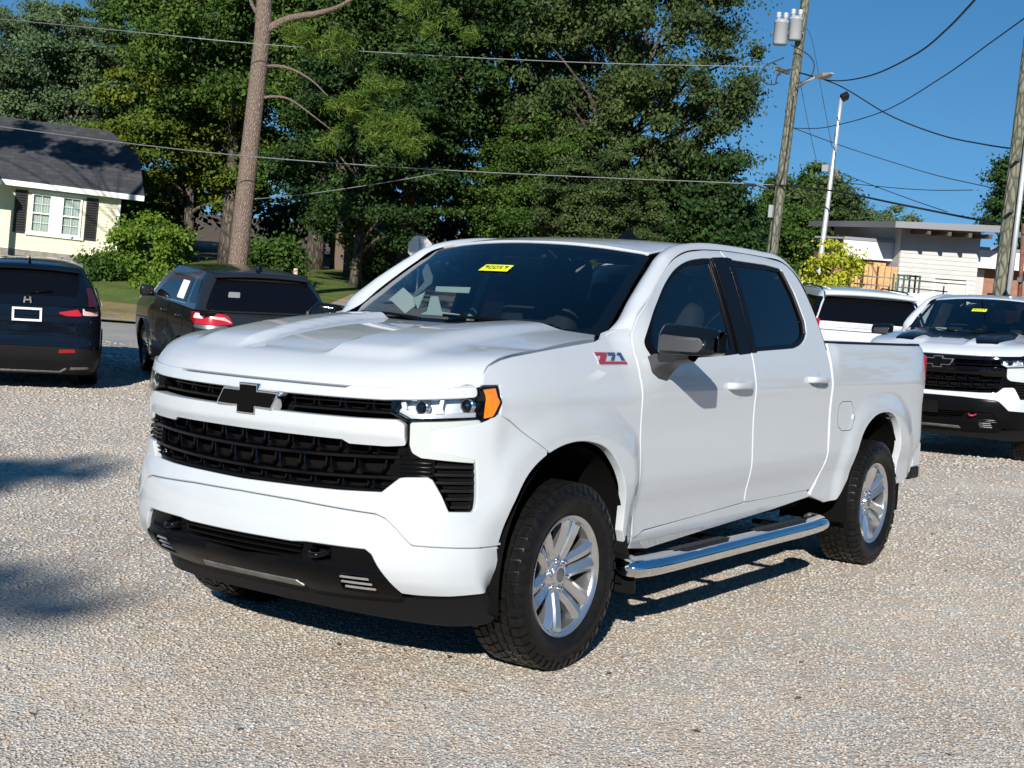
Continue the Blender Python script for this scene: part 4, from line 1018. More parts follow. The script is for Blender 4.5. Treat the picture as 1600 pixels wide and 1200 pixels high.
# ------------------------------------------------------------------ poles, lamps, sign and overhead lines
M['pole_wood'] = bark_mat('pole_wood', (.13, .135, .095), (.19, .19, .135), 7.0)
M['galvanised'] = mat('galvanised', (.62, .63, .64), .4, metal=.5)
M['transformer'] = mat('transformer', (.33, .355, .37), .4, coat=.3)
M['porcelain'] = mat('porcelain', (.5, .5, .5), .25)
M['cable'] = mat('cable', (.012, .012, .014), .6)
M['cable_bright'] = mat('cable_bright', (.30, .31, .32), .45, metal=.4)
POLE_D = 39.0
def transformer_pole():
    base = on_ground(1190, POLE_D); P = empty('utility_pole', base); o = base
    top = at(1266, -60, POLE_D); b = MB(); n = 14
    bot = at(1190, 520, POLE_D); bot = Vector((bot.x, bot.y, bot.z))
    pts = [bot.lerp(top, i/n)-o for i in range(n+1)]
    b.tube(pts, [.17-.05*i/n for i in range(n+1)], 12); b.build('pole', M['pole_wood'], P)
    for px, py, w, h in ((1220, 52, 22, 36), (1243, 46, 21, 34)):
        c = at(px, py, POLE_D-.3)-o; k = POLE_D/F_PX; r = w*k/2; hh = h*k
        t = MB().lathe([(.001, -hh/2), (r*.9, -hh/2), (r, -hh/2+.05), (r, hh/2-.06), (r*1.06, hh/2-.05), (r*1.06, hh/2), (r*.7, hh/2+.06), (.001, hh/2+.07)], 20, axis='Z', c=c); t.build('transformer', M['transformer'], P)
        for s in (-1, 1):
            q = c+Vector((0, 0, hh/2+.05))+R_H*.1*s
            MB().lathe([(.05, 0), (.05, .05), (.085, .06), (.05, .09), (.085, .11), (.05, .14), (.085, .16), (.04, .2), (.001, .21)], 12, axis='Z', c=q).build('insulator', M['porcelain'], P)
        MB().box(c+Vector((0, 0, 0)), (.08, .5, .12)).build('bracket', M['steel'], P)
    # street lamp arm
    a0 = at(1240, 142, POLE_D)-o; a1 = at(1276, 120, POLE_D-1.2)-o; a2 = at(1300, 114, POLE_D-2.0)-o
    MB().tube([a0, a0.lerp(a1, .5)+Vector((0, 0, .05)), a1], .035, 8).build('lamp_arm', M['galvanised'], P)
    d = (a2-a1).normalized(); b = MB(); q = d.cross(Vector((0, 0, 1))).normalized()
    for s, wd, th in ((0, .05, .05), (.25, .14, .09), (.7, .16, .07), (1, .06, .02)):
        c = a1.lerp(a2, s); b.V += [tuple(c+q*wd+Vector((0, 0, th*.3))), tuple(c-q*wd+Vector((0, 0, th*.3))), tuple(c-q*wd*.8-Vector((0, 0, th))), tuple(c+q*wd*.8-Vector((0, 0, th)))]
    b.F += [(4*i+j, 4*i+(j+1) % 4, 4*i+4+(j+1) % 4, 4*i+4+j) for i in range(3) for j in range(4)]+[(0, 3, 2, 1), (12, 13, 14, 15)]; b.S += [False]*14; b.MI += [0]*14
    b.build('lamp_head', M['galvanised'], P)
    MB().box(at(1222, 110, POLE_D)-o, (.9, .09, .11)).build('crossarm', M['pole_wood'], P)
    MB().box(at(1205, 330, POLE_D-.2)-o, (.12, .12, .35)).build('junction_box', M['transformer'], P)
    # drip loops of black cable
    for pl in ([(1236, 70), (1262, 85), (1272, 100), (1268, 118), (1255, 128), (1243, 130)], [(1225, 90), (1194, 105), (1190, 125), (1210, 132), (1216, 115), (1236, 108)], [(1243, 60), (1250, 25), (1253, 0)], [(1240, 150), (1226, 260), (1214, 300), (1204, 390)], [(1207, 300), (1180, 290), (1172, 305)]):
        MB().tube(smooth_line([at(x, y, POLE_D-.35)-o for x, y in pl], 24), .018, 5).build('drip_loop', M['cable'], P)
    prop(P, 'leaning wooden utility pole with two grey transformers and a street lamp', 'utility pole')
transformer_pole()
def flood_pole():
    D = 38.0; base = on_ground(1278, D); P = empty('lamp_post', base); o = base
    b = MB(); a = at(1275, 460, D); t = at(1315, 150, D); n = 8
    b.tube([a.lerp(t, i/n)-o for i in range(n+1)], [.085-.035*i/n for i in range(n+1)], 12); b.build('post', M['galvanised'], P)
    h = t-o; rot = Matrix.Rotation(R(35), 3, 'X') @ Matrix.Rotation(R(30), 3, 'Z')
    MB().box(h+Vector((0, 0, 0))+R_H*.08-Vector((0, 0, .02)), (.30, .22, .16), rot=rot, bev=.02).build('floodlight', M['satin_black'], P)
    prop(P, 'tall thin grey lamp post with a black floodlight on top', 'lamp post')
flood_pole()
def right_pole():
    D = 27.0; base = on_ground(1548, D); P = empty('utility_pole', base); o = base
    a = at(1556, 520, D); t = at(1622, -40, D); n = 10
    b = MB(); b.tube([a.lerp(t, i/n)-o for i in range(n+1)], [.155-.03*i/n for i in range(n+1)], 14); b.build('pole', M['pole_wood'], P)
    a = at(1571, 500, D-.25); t = at(1612, 160, D-.25); MB().tube([a-o, t-o], .05, 10).build('conduit', M['galvanised'], P)
    for py in (250, 330): c = at(1590-(py-250)*.12, py, D-.2)-o; MB().box(c, (.4, .05, .05)).build('strap', M['steel'], P)
    prop(P, 'wooden utility pole with a pale conduit at the right edge', 'utility pole')
right_pole()
def far_pole():
    D = 62.0; base = on_ground(1303, D); P = empty('utility_pole', base); o = base
    a = at(1296, 400, D); t = at(1308, 265, D); MB().tube([a-o, t-o], .13, 10).build('pole', M['pole_wood'], P)
    MB().box(at(1291, 263, D)-o, (.3, .3, .3)).build('transformer', M['transformer'], P)
    prop(P, 'short distant wooden pole just behind the lamp post', 'utility pole')
far_pole()
def iron_post():
    D = 36.0; base = on_ground(1592, D); P = empty('iron_post', base); o = base
    MB().tube([at(1592, 480, D)-o, at(1600, 350, D)-o], .06, 8).build('post', mat('rust', (.16, .075, .05), .8, noise=(8, .3)), P)
    MB().box(at(1594, 437, D-.1)-o, (.16, .12, .12)).build('clamp', M['steel'], P)
    prop(P, 'rusty brown post at the far right edge', 'post')
iron_post()
def stop_sign():
    D = 42.0; c = at(656, 388, D); base = on_ground(655, D); S = empty('traffic_sign', base); o = base
    r = .41; fwd = (F_H*1.0+R_H*.25).normalized(); rt = fwd.cross(Vector((0, 0, 1)))
    V = []
    for dpt in (0, .012):
        for i in range(8):
            a = R(22.5+45*i); V.append(c-o+rt*r*math.cos(a)+Vector((0, 0, 1))*r*math.sin(a)+fwd*dpt)
    b = MB(); b.add(V, [tuple(range(8)), tuple(range(8, 16))[::-1]]+[(i, (i+1) % 8, 8+(i+1) % 8, 8+i) for i in range(8)]); b.build('plate', M['galvanised'], S)
    q = c-o-fwd*.03; MB().tube([(q.x, q.y, 0), (q.x, q.y, q.z+.3)], .03, 8).build('post', M['galvanised'], S)
    prop(S, 'back of an octagonal metal traffic sign above the windscreen edge', 'sign')
stop_sign()
def small_posts():
    for px, lab in ((460, 'short wooden stake right of the pine trunk'),):
        base = on_ground(px, 46); P = empty('stake', base); t = at(px, 408, 46)-base; MB().box((0, 0, t.z/2), (.10, .10, t.z)).build('post', M['wood_new'], P); prop(P, lab, 'stake')
    base = on_ground(452, 45); P = empty('barrel_marker', base); t = at(452, 418, 45)-base
    MB().lathe([(.001, t.z), (.07, t.z), (.075, t.z-.05), (.085, t.z-.5), (.085, 0)], 14, axis='Z').build('body', mat('marker_pink', (.55, .42, .38), .7), P); prop(P, 'small pale red marker drum beside the stake', 'marker')
small_posts()
def wire(name, pts, r, mt, label, cat='cable'):
    P = [at(*p) for p in pts]; o = P[0].copy(); w = empty(name, o)
    b = MB(); b.tube(smooth_line([p-o for p in P], 48), r, 5); ob = b.build(name, mt)
    ob.location = o; bpy.data.objects.remove(w); prop(ob, label, cat, 'overhead lines')
D = POLE_D
wire('overhead_wire', [(-80, 22, 30), (200, 49, 34), (420, 70, 35.2), (700, 88, 36.8), (950, 99, 38), (1165, 104, 38.8), (1228, 108, D)], .012, M['cable_bright'], 'upper light grey wire crossing in front of the trees')
wire('overhead_wire', [(-80, 187, 30), (200, 224, 33), (420, 247, 35), (700, 266, 36.5), (950, 278, 38), (1100, 284, 38.7), (1210, 289, D)], .013, M['cable_bright'], 'lower light grey wire running across the house roof and trees')
wire('service_drop', [(398, 311, 40), (480, 303, 41), (590, 287, 42), (690, 270, 43)], .012, M['cable_bright'], 'short sagging service wire in front of the dark trees')
wire('overhead_wire', [(1243, 112, D), (1300, 126, 38), (1360, 118, 32), (1430, 85, 26), (1480, 45, 22), (1530, -8, 19)], .018, M['cable'], 'thick black cable rising to the top of the frame')
wire('overhead_wire', [(1238, 200, D), (1290, 199, 38), (1380, 174, 33), (1470, 122, 28), (1550, 65, 25), (1640, 0, 23)], .013, M['cable'], 'thin black wire rising to the upper right corner')
wire('overhead_wire', [(1245, 112, D), (1310, 133, 37), (1390, 180, 34), (1470, 211, 32), (1540, 226, 29.5), (1588, 233, 27.2)], .017, M['cable'], 'black cable sagging from transformer pole to right-hand pole')
wire('overhead_wire', [(1240, 200, D), (1310, 226, 38), (1390, 252, 37.5), (1460, 273, 37), (1525, 288, 36), (1640, 312, 34)], .012, M['cable'], 'thin wire sloping down to the dark tree at right')
wire('overhead_wire', [(1212, 289, D), (1300, 298, 37), (1400, 318, 34), (1500, 338, 32), (1575, 352, 27.2)], .026, M['cable'], 'heavy low black cable between the two wooden poles')
wire('overhead_wire', [(1308, 284, 62), (1380, 292, 58), (1450, 297, 56), (1520, 297, 54)], .016, M['cable'], 'thin level wire right of the lamp post')
wire('overhead_wire', [(1308, 268, 62), (1370, 292, 58), (1430, 314, 52), (1480, 331, 48)], .016, M['cable'], 'thin wire sloping down over the metal roof')
wire('guy_wire', [(1253, 40, D), (1268, 60, D), (1285, 150, 38.5), (1300, 230, 38)], .008, M['cable'], 'faint wire between transformer pole and lamp post', 'wire')
wire('guy_wire', [(1248, 115, D), (1262, 190, D), (1280, 270, D)], .008, M['cable'], 'faint short wire dropping right of the transformer pole', 'wire')
# splice box on the lower wire
_c = at(1172, 289, D-.4); prop(MB().box((0, 0, 0), (.10, .34, .09), bev=.02).build('splice_box', M['cable']), 'small dark splice box on the lower wire left of the pole', 'splice box').location = _c
# ------------------------------------------------------------------ crew-cab pickup
def make_tyre_mesh():
    b = MB(); Rt = .407; w = .136
    prof = [(.262, -.105), (.285, -.122), (.32, -.136), (.36, -.134), (.385, -.122), (.396, -.105), (.398, -.05), (.3985, 0),
            (.398, .05), (.396, .105), (.387, .122), (.36, .134), (.345, .1365), (.342, .134), (.32, .137), (.300, .1335), (.297, .131), (.285, .124), (.262, .105)]
    b.lathe(prof, 72)
    rnd = random.Random(5)
    def block(a0, a1, h0, h1, r0, r1, sk=0.0, taper=.1):
        V = []
        for r, sh in ((r0, 0), (r1, taper)):
            da = (a1-a0)*sh/2; dh = (h1-h0)*sh/2
            for a, h in ((a0+da, h0+dh), (a1-da, h0+dh), (a1-da, h1-dh), (a0+da, h1-dh)):
                aa = a+sk*(h-(h0+h1)/2)
                V.append((r*math.cos(aa), h, r*math.sin(aa)))
        b.add(V, [(4, 5, 6, 7), (0, 1, 5, 4), (1, 2, 6, 5), (2, 3, 7, 6), (3, 0, 4, 7)])
    n = 44
    for row, (h0, h1) in enumerate(((-.034, .034), (-.078, -.040), (.040, .078))):
        for k in range(n):
            a = 2*math.pi*(k+.5*(row % 2))/n; da = 2*math.pi/n
            if row == 0:
                block(a+.08*da, a+.86*da, h0, -.004, .394, Rt, 1.2); block(a+.30*da, a+1.08*da, .004, h1, .394, Rt, -1.2)
            else:
                block(a+.06*da, a+.9*da, h0, h1, .394, Rt-.001, 1.0 if row == 1 else -1.0)
    m = 52
    for s in (-1, 1):
        for k in range(m):
            a = 2*math.pi*k/m; da = 2*math.pi/m
            h0, h1 = sorted((s*.084, s*.119))
            block(a+.05*da, a+.90*da, h0, h1, .388, Rt-.004, .3, .06)
            lo = .356 if k % 2 else .370
            V = []                                       # shoulder lugs running down the side wall
            for r, hh in ((.401, .118), (.388, .127), (lo, .1388), (lo-.004, .1345)):
                for aa in (a+.1*da, a+.8*da): V.append((r*math.cos(aa), s*hh, r*math.sin(aa)))
            Fc = [(0, 1, 3, 2), (2, 3, 5, 4), (4, 5, 7, 6)]
            b.add(V, [f if s < 0 else f[::-1] for f in Fc])
    # raised letter-like bars on the side wall
    for base in (.6, 2.2, 3.74, 5.3):
        a = base
        for q in range(9):
            wd = rnd.uniform(.018, .035)
            V = []
            for hh in (.1345, .1385):
                for r in (.308, .330):
                    for aa in (a, a+wd): V.append((r*math.cos(aa), hh, r*math.sin(aa)))
            b.add(V, [(4, 5, 7, 6), (0, 1, 5, 4), (2, 6, 7, 3), (0, 4, 6, 2), (1, 3, 7, 5)])
            a += wd+.016
    return b
def make_rim_parts(variant='main'):
    """alloy with six split spokes; outer face at +Y"""
    ba = MB()
    ba.lathe([(.258, -.11), (.240, -.09), (.228, .0), (.232, .07), (.238, .095)], 64)
    lip = MB().lathe([(.236, .080), (.238, .096), (.246, .106), (.254, .114), (.262, .116), (.264, .108)], 64)
    sp = MB()
    hub_y = .066
    sp.lathe([(.0, hub_y+.016), (.040, hub_y+.016), (.047, hub_y+.010), (.052, hub_y-.002), (.072, hub_y-.004), (.088, hub_y-.012), (.092, hub_y-.05)], 36)
    for k in range(6):
        a0 = 2*math.pi*k/6+.26
        for s in (-1, 1):
            V = []
            #      radius  angle  width  face   slot side height
            st = ((.066, .42, .060, .058), (.105, .290, .060, .070), (.150, .215, .060, .085), (.195, .188, .066, .096), (.226, .184, .074, .100), (.242, .186, .084, .098))
            for r, off, wd, y in st:
                a = a0+s*off
                ca, sa = math.cos(a), math.sin(a); tx, tz = -sa*s, ca*s          # t points away from the slot
                cx, cz = r*ca, r*sa; h = wd*.5
                V += [(cx-tx*h, y-.045, cz-tz*h), (cx-tx*h*.96, y-.012, cz-tz*h*.96), (cx-tx*h*.70, y-.002, cz-tz*h*.70), (cx+tx*h*.15, y+.007, cz+tz*h*.15), (cx+tx*h*.90, y-.013, cz+tz*h*.90), (cx+tx*h, y-.045, cz+tz*h)]
            n = 6; Fc = []
            for i in range(len(st)-1):
                for j in range(n-1):
                    f = (i*n+j, (i+1)*n+j, (i+1)*n+j+1, i*n+j+1)
                    Fc.append(f if s > 0 else f[::-1])
            sp.add(V, Fc)
    nuts = []
    for k in range(6):
        a = 2*math.pi*k/6+.26+math.pi/6
        lug = MB().lathe([(.0, hub_y+.016), (.009, hub_y+.016), (.012, hub_y+.009), (.012, hub_y-.012)], 8, c=(.068*math.cos(a), 0, .068*math.sin(a)))
        nuts.append(lug)
    return ba, lip, sp, nuts
WHEEL_MESH = {}
def add_wheel(parent, x, y, z, left, spin=0.0, spoke_mat=None, scale=1.0):
    w = empty('wheel', (x, y, z), 0 if left else math.pi, parent); w.rotation_euler.y = spin; w.scale = (scale,)*3
    key = (spoke_mat or M['alloy']).name
    if key not in WHEEL_MESH:
        t = make_tyre_mesh().build('tyre', M['rubber'], w, autosmooth=32)
        ba, lip, sp, nuts = make_rim_parts()
        r = ba.build('rim', M['rim_barrel'], w, autosmooth=35)
        lp = lip.build('rim_lip', spoke_mat or M['alloy'], w, autosmooth=35)
        s = sp.build('spokes', spoke_mat or M['alloy'], w, autosmooth=14)
        ln = [q.build('wheel_nut', M['chrome'], w) for q in nuts]
        d = MB().lathe([(.0, -.02), (.165, -.02), (.168, -.035), (.0, -.035)], 32).build('brake_disc', M['steel'], w)
        c = MB().lathe([(.0, .0835), (.030, .0835), (.036, .079)], 24).build('centre_cap', M['alloy_dark'], w)
        WHEEL_MESH[key] = [(o.name.split('.')[0], o.data) for o in [t, r, lp, s, d, c]+ln]
    else:
        for nm, me in WHEEL_MESH[key]: link(nm, me, None, w)
    return w
def bowtie(off=0.0):
    a, c = .162, .044; z0, z1, z2, z3 = 1.055, 1.084, 1.137, 1.162
    return [(-a, z1), (-c-.004, z1), (-c-.004, z0), (c-.006, z0), (c-.006, z1), (a-.030, z1), (a, z2), (c+.004, z2), (c+.004, z3), (-c+.006, z3), (-c+.006, z2), (-a+.030, z2)]
def grow(poly, d):
    """offset a closed polygon by d (outward for anticlockwise)"""
    P = [Vector((p[0], p[1])) for p in poly]; n = len(P); out = []
    sg = 1 if signed_area(poly) > 0 else -1
    for i in range(n):
        a = (P[i]-P[i-1]).normalized(); b = (P[(i+1) % n]-P[i]).normalized()
        na = Vector((a.y, -a.x))*sg; nb = Vector((b.y, -b.x))*sg
        m = na+nb; l = m.dot(m)
        out.append(tuple(P[i]+m*(2*d/max(l, .3))))
    return out
def ribbon_on(fn, pts, w, name, mt, parent, depth=.02):
    """bar of height w following chart points (t, z) on fn"""
    b = MB(); n = len(pts); V = []
    for t, z in pts:
        p0 = Vector(fn(t, z)); e = .003
        d = Vector((1, 0, 0)) if abs(t) < _T1 else Vector((0, 1 if t > 0 else -1, 0))
        V += [p0+Vector((0, 0, w/2))-d*depth, p0+Vector((0, 0, w*.32)), p0-Vector((0, 0, w*.32)), p0-Vector((0, 0, w/2))-d*depth]
    Fc = [(i*4+j, i*4+j+1, (i+1)*4+j+1, (i+1)*4+j) for i in range(n-1) for j in range(3)]
    Fc += [(0, 3, 2, 1), ((n-1)*4, (n-1)*4+1, (n-1)*4+2, (n-1)*4+3)]
    b.add(V, Fc)
    return b.build(name, mt, parent)
def build_truck(variant='main', res=.03):
    T = empty('pickup_truck')
    W = M['white_paint']; main = variant == 'main'
    bar_m = W if main else M['gloss_black']; skirt_m = W if main else M['satin_black']
    sides = ((False, 1), (True, -1))
    nz = lambda off: (lambda t, z: nose(t, z, off))
    sd = lambda off: (lambda x, z: side(x, z, off))
    FWD = (1, 0, 0); LEFT = (0, 1, 0); UP = (0, 0, 1)
    # ---------------- bonnet
    shut = [(.624, 1.231), (.599, 1.273), (.556, 1.31), (.471, 1.335), (.377, 1.351), (.134, 1.376), (-.313, 1.418)]
    sy = [(x, side_y(x, z)-.006) for x, z in shut]
    front = [(HOOD_END-.002, y) for y in (0, .2, .4, .6, .75, .84)]+[(hood_u(.634, .895), .895)]
    rear = [(hood_u(x, y), y) for x, y in ((-.42, .80), (-.36, .6), (-.31, .3), (-.30, 0))]
    half = front+[(hood_u(x, y), y) for x, y in sy]+rear
    ol = half+[(p[0], -p[1]) for p in half[::-1] if p[1] > 1e-6]
    panel('hood', fillet(ol, .03), hood, W, T, res=res*.7, thick=.02, out=UP)
    # dark channel behind the panel gaps
    hb = MB()
    hb.box((.15, 0, 1.10), (1.1, 1.5, .2)); hb.box((-.2, 0, .75), (.6, 1.1, .6)); hb.box((-1.75, 0, .62), (2.1, 1.70, .34)); hb.box((-3.8, 0, .75), (1.9, 1.1, .35))
    hb.box((.60, 0, .62), (.3, 1.35, .5)); hb.box((-2.0, 0, .42), (5.2, .8, .12))
    hb.build('chassis', M['void'], T)
    # cowl under the windscreen
    cw = MB(); cp = [(y/10*.82, ) for y in range(-10, 11)]
    V = []
    for i in range(-10, 11):
        y = i/10*.84; a = abs(y)
        V += [(-.29-.12*(a/.84)**2, y, min(hood_z(-.3, y), 1.44)-.012), (-.36-.24*(a/.84)**2, y, 1.418)]
    cw.add(V, [(2*i, 2*i+1, 2*i+3, 2*i+2) for i in range(20)])
    cw.build('cowl', M['plastic'], T)
    # ---------------- nose: bars, grille, lamps, bumper
    top = [(0, 1.186), (.470, 1.186), (.492, 1.196, .01), (.62, 1.199), (.75, 1.206), (.918, 1.218, .01)]
    bot = [(.921, 1.186, .01), (.75, 1.167), (.63, 1.159), (.45, 1.156), (0, 1.152)]
    panel('grille_header', fillet(sym(NY(top)+NY(bot)), .004), nz(.004), bar_m, T, res=res, thick=.05, edge=.005, out=FWD)
    panel('grille_backing', sym(NY([(0, 1.21), (.70, 1.20), (.74, 1.08), (.80, .95), (.80, .86), (.70, .80), (0, .76)])), nz(-.085), M['void'], T, res=.12, out=FWD)
    mb_ = [(0, 1.068), (.30, 1.069), (.522, 1.071), (.698, 1.077, .01), (.724, 1.062, .012), (.727, .984, .012), (.654, .975), (.502, .973, .008), (.476, .988, .008), (0, .987)]
    def bar_fn(t, z):                                   # chamfered lower edge
        p = nose(t, z, .012); k = max(0, (1.012-z)/.035)
        return (p[0]-.016*k, p[1], p[2])
    panel('grille_bar', fillet(sym(NY(mb_)), .004), bar_fn, bar_m, T, res=res*.8, thick=.055, edge=.005, out=FWD)
    # emblem
    em = bowtie()
    panel('emblem_surround', grow(em, .008), lambda y, z: (X0(1.1)+.016, y+.004, z), M['chrome'] if main else M['alloy_dark'], T, res=.05, thick=.05, edge=.004, out=FWD)
    panel('emblem', grow(em, -.001), lambda y, z: (X0(1.1)+.022, y+.004, z), M['satin_black'], T, res=.05, thick=.012, edge=.004, out=FWD)
    # grille blades: glossy bars over a cell pattern
    for z, y0, y1 in ((1.096, .19, .655), (1.128, .19, .655)):
        for s in (-1, 1):
            ribbon_on(nz(-.03 if z < 1.1 else -.045), [(s*t_of_y(y0+(y1-y0)*i/12), z+.008*(i/12)) for i in range(13)], .014 if z < 1.1 else .008, 'grille_slat', M['gloss_black'], T, .03)
    for z in (.912, .832):
        ribbon_on(nz(-.018), [(t_of_y(.70*i/14), z+.022*(abs(i)/14)**2) for i in range(-14, 15)], .017, 'grille_slat', M['gloss_black'], T, .035)
    ribbon_on(nz(-.03), [(t_of_y(.66*i/14), .785+.012*(abs(i)/14)**2) for i in range(-14, 15)], .016, 'grille_slat', M['satin_black'], T, .03)
    def cell(b, yc, zc, w, h, off):
        """one U-shaped cell wall of the grille mesh"""
        for a, c in (((-w, h), (-w*.92, -h*.35)), ((-w*.92, -h*.35), (-w*.70, -h)), ((-w*.70, -h), (w*.70, -h)), ((w*.70, -h), (w*.92, -h*.35)), ((w*.92, -h*.35), (w, h))):
            p = Vector(nose(t_of_y(yc+a[0]), zc+a[1], off)); q = Vector(nose(t_of_y(yc+c[0]), zc+c[1], off))
            b.tube([p, q], .005, 4, smooth=False, squash=(1, 1))
            b.add([p, q, q-Vector((.05, 0, 0)), p-Vector((.05, 0, 0))], [(0, 1, 2, 3), (3, 2, 1, 0)])
    for zc in (.952, .875, .803):
        for k in range(-5, 6):
            yc = k*.128+(.064 if zc == .875 else 0)
            if abs(yc) > .64: continue
            b = MB(); cell(b, yc, zc+.016*(yc/.6)**2, .055, .027 if zc > .82 else .014, -.048); b.build('grille_cell', M['gloss_black'], T)
    for s in (-1, 1):
        for k in range(4):
            b = MB(); cell(b, s*(.245+k*.122), 1.117+.003*k, .052, .024, -.055); b.build('grille_cell', M['gloss_black'], T)
    vs_ol = [(.814, .929), (.926, .925), (.938, .733), (.886, .735), (.818, .857)]
    for mir, s in sides:
        # ribbed filler between grille and corner vent
        panel('grille_end', NY([(.690, .975), (.728, .972), (.745, .95), (.812, .931), (.812, .866), (.722, .858), (.672, .803), (.665, .88)]), nz(-.03), M['satin_black'], T, mir, res=.05, out=FWD)
        for k in range(9):
            z = .812+k*.017
            y0 = .64 if z < .86 else .70; y1 = .648+(z-.791)*1.03 if z < .856 else .806
            if z > .93: y1 = .742
            ribbon_on(nz(-.018), [(s*t_of_y(y0+(y1-y0)*i/4), z+.0*i) for i in range(5)], .009, 'grille_slat', M['satin_black'], T, .015)
        panel('corner_vent', fillet(NY(vs_ol), .004), nz(-.045), M['void'], T, mir, res=.05, out=FWD)
        for k in range(6):
            z = .752+k*.031
            y0 = .890-(z-.735)*.56; y1 = .917
            ribbon_on(nz(-.012), [(s*t_of_y(max(y0, .822)+(y1-max(y0, .822))*i/8), z) for i in range(9)], .016, 'vent_slat', M['plastic'], T, .035)
        # running-light bracket
        drl = [(.741, 1.071, .008), (.933, 1.093), (.934, 1.082), (.806, 1.051, .014), (.799, 1.01), (.799, .989, .014), (.81, .973, .01), (.926, .944), (.926, .927), (.782, .940, .02), (.752, .957, .02), (.742, .985, .02)]
        panel('running_light', fillet(NY(drl), .003), nz(-.004), M['drl'] if main else M['drl'], T, mir, res=.02, thick=.03, out=FWD)
        panel('lamp_trim', fillet(NY([(.728, 1.074), (.738, 1.078), (.739, .985), (.748, .955), (.78, .936), (.812, .931), (.812, .945), (.74, .93), (.729, .96)]), .003), nz(-.015), M['satin_black'], T, mir, res=.03, out=FWD)
        # headlamp
        H_ = empty('headlight', (0, 0, 0), 0, T)
        hl = [(.668, 1.158, .004), (.670, 1.110, .008), (.727, 1.080, .01), (.930, 1.098), (.938, 1.087, .008), (.961, 1.106, .02), (.973, 1.166, .03), (.972, 1.230, .006), (.927, 1.222, .006), (.929, 1.187, .004), (.75, 1.169)]
        panel('lamp_housing', fillet(NY(hl), .004), nz(-.07), M['lamp_bright'], H_, mir, res=.03, thick=.0, out=FWD)
        panel('lamp_bezel', fillet(NY(hl), .004), nz(-.002), M['gloss_black'], H_, mir, holes=[fillet(NY([(.676, 1.153), (.678, 1.112), (.730, 1.086), (.927, 1.103), (.926, 1.183), (.75, 1.165)]), .006), fillet(NY([(.940, 1.099), (.958, 1.108), (.9705, 1.167), (.969, 1.224), (.939, 1.217)]), .006)], res=.02, thick=.06, out=FWD)
        low = [(.688, 1.112), (.735, 1.089), (.925, 1.106), (.925, 1.122), (.74, 1.104), (.694, 1.124)]
        panel('lamp_reflector', fillet(NY(low), .003), nz(-.02), M['lamp_bright'], H_, mir, res=.02, thick=.05, out=FWD)
        panel('lamp_reflector', fillet(NY([(.69, 1.149), (.705, 1.151), (.712, 1.122), (.697, 1.126)]), .003), nz(-.02), M['lamp_bright'], H_, mir, res=.02, thick=.05, out=FWD)
        panel('lamp_divider', fillet(NY([(.812, 1.112), (.840, 1.114), (.832, 1.134), (.834, 1.168), (.824, 1.167), (.822, 1.134)]), .003), nz(-.015), M['lamp_bright'], H_, mir, res=.02, thick=.05, out=FWD)
        for yc, zc, rr in ((.758, 1.133, .023), (.890, 1.148, .024)):
            p = nose(t_of_y(yc), zc, -.03)
            prof = [(rr*1.25, -.025), (rr*1.2, .002), (rr*1.05, .0)]
            b = MB().lathe(prof, 24, axis='X', c=(p[0], s*p[1], p[2])); b.build('projector_ring', M['chrome'], H_)
            prof = [(rr*1.05, -.004), (rr*.9, .006), (rr*.6, .013), (rr*.25, .016), (.0005, .0165)]
            MB().lathe(prof, 24, axis='X', c=(p[0], s*p[1], p[2])).build('projector_lens', M['gloss_black'], H_)
        panel('amber_lens', fillet(NY([(.940, 1.099), (.958, 1.108), (.9705, 1.167), (.969, 1.224), (.939, 1.217)]), .006), nz(-.006), M['amber'], H_, mir, res=.02, thick=.03, out=FWD)
        panel('lamp_cover', fillet(NY(hl), .004), nz(.006), M['lamp_clear'], H_, mir, res=.025, thick=.004, out=FWD)
        # fender
        ac = [(v.x, v.z) for v in smooth_line([(x, 0, z) for x, z in ((-.462, .555), (-.452, .647), (-.415, .755), (-.345, .862), (-.215, .957), (-.003, .994), (.20, .966), (.365, .882), (.462, .745), (.500, .597))], 60)]
        arch = [p for p in ac if p[0] < .246]
        fo = NX(arch)+NX([(.262, .978, .004), (.36, 1.030), (.47, 1.094), (.535, 1.119, .01), (.528, 1.166), (.520, 1.237, .004), (.612, 1.236, .004), (.590, 1.270), (.547, 1.303), (.466, 1.326), (.376, 1.341), (.134, 1.366), (-.313, 1.408), (-.42, 1.432), (-.50, 1.462), (-.585, 1.475, .01),
             (-.570, 1.40), (-.546, 1.26), (-.544, 1.1), (-.556, .87), (-.553, .66), (-.575, .47, .02), (-.50, .50)])
        panel('fender', fillet(fo, .006), nz(0), W, T, mir, res=res, thick=.035, edge=.005, out=LEFT)
        # bumper upper shell, wraps to the wheel opening
        bu = NY([(0, .776), (.477, .783), (.655, .791), (.716, .850, .01), (.737, .854), (.808, .859), (.822, .850, .01), (.884, .731, .012), (.945, .729, .02), (.933, .93), (.931, .942), (.815, .968, .012), (.806, .992, .01), (.806, 1.02), (.812, 1.044, .012), (.938, 1.078), (.944, 1.086)])
        bu += NX([(.585, 1.102), (.535, 1.112), (.47, 1.080), (.36, 1.016), (.252, .960, .004)]+[p for p in ac if p[0] > .254])
        bu += NY([(.984, .594), (.793, .607, .03), (.731, .671, .03), (.692, .704, .03), (.65, .719, .03), (.3, .735), (0, .739)])
        bu = fillet(bu, .004)
        if not mir: bu_near = bu
        # lower skirt
        sk = NY([(0, .722), (.3, .718), (.65, .702, .03), (.688, .688, .03), (.727, .655, .03), (.788, .591, .03), (.983, .577)])+NX([(.500, .585, .01), (.485, .52), (.492, .430, .03), (.552, .406)])
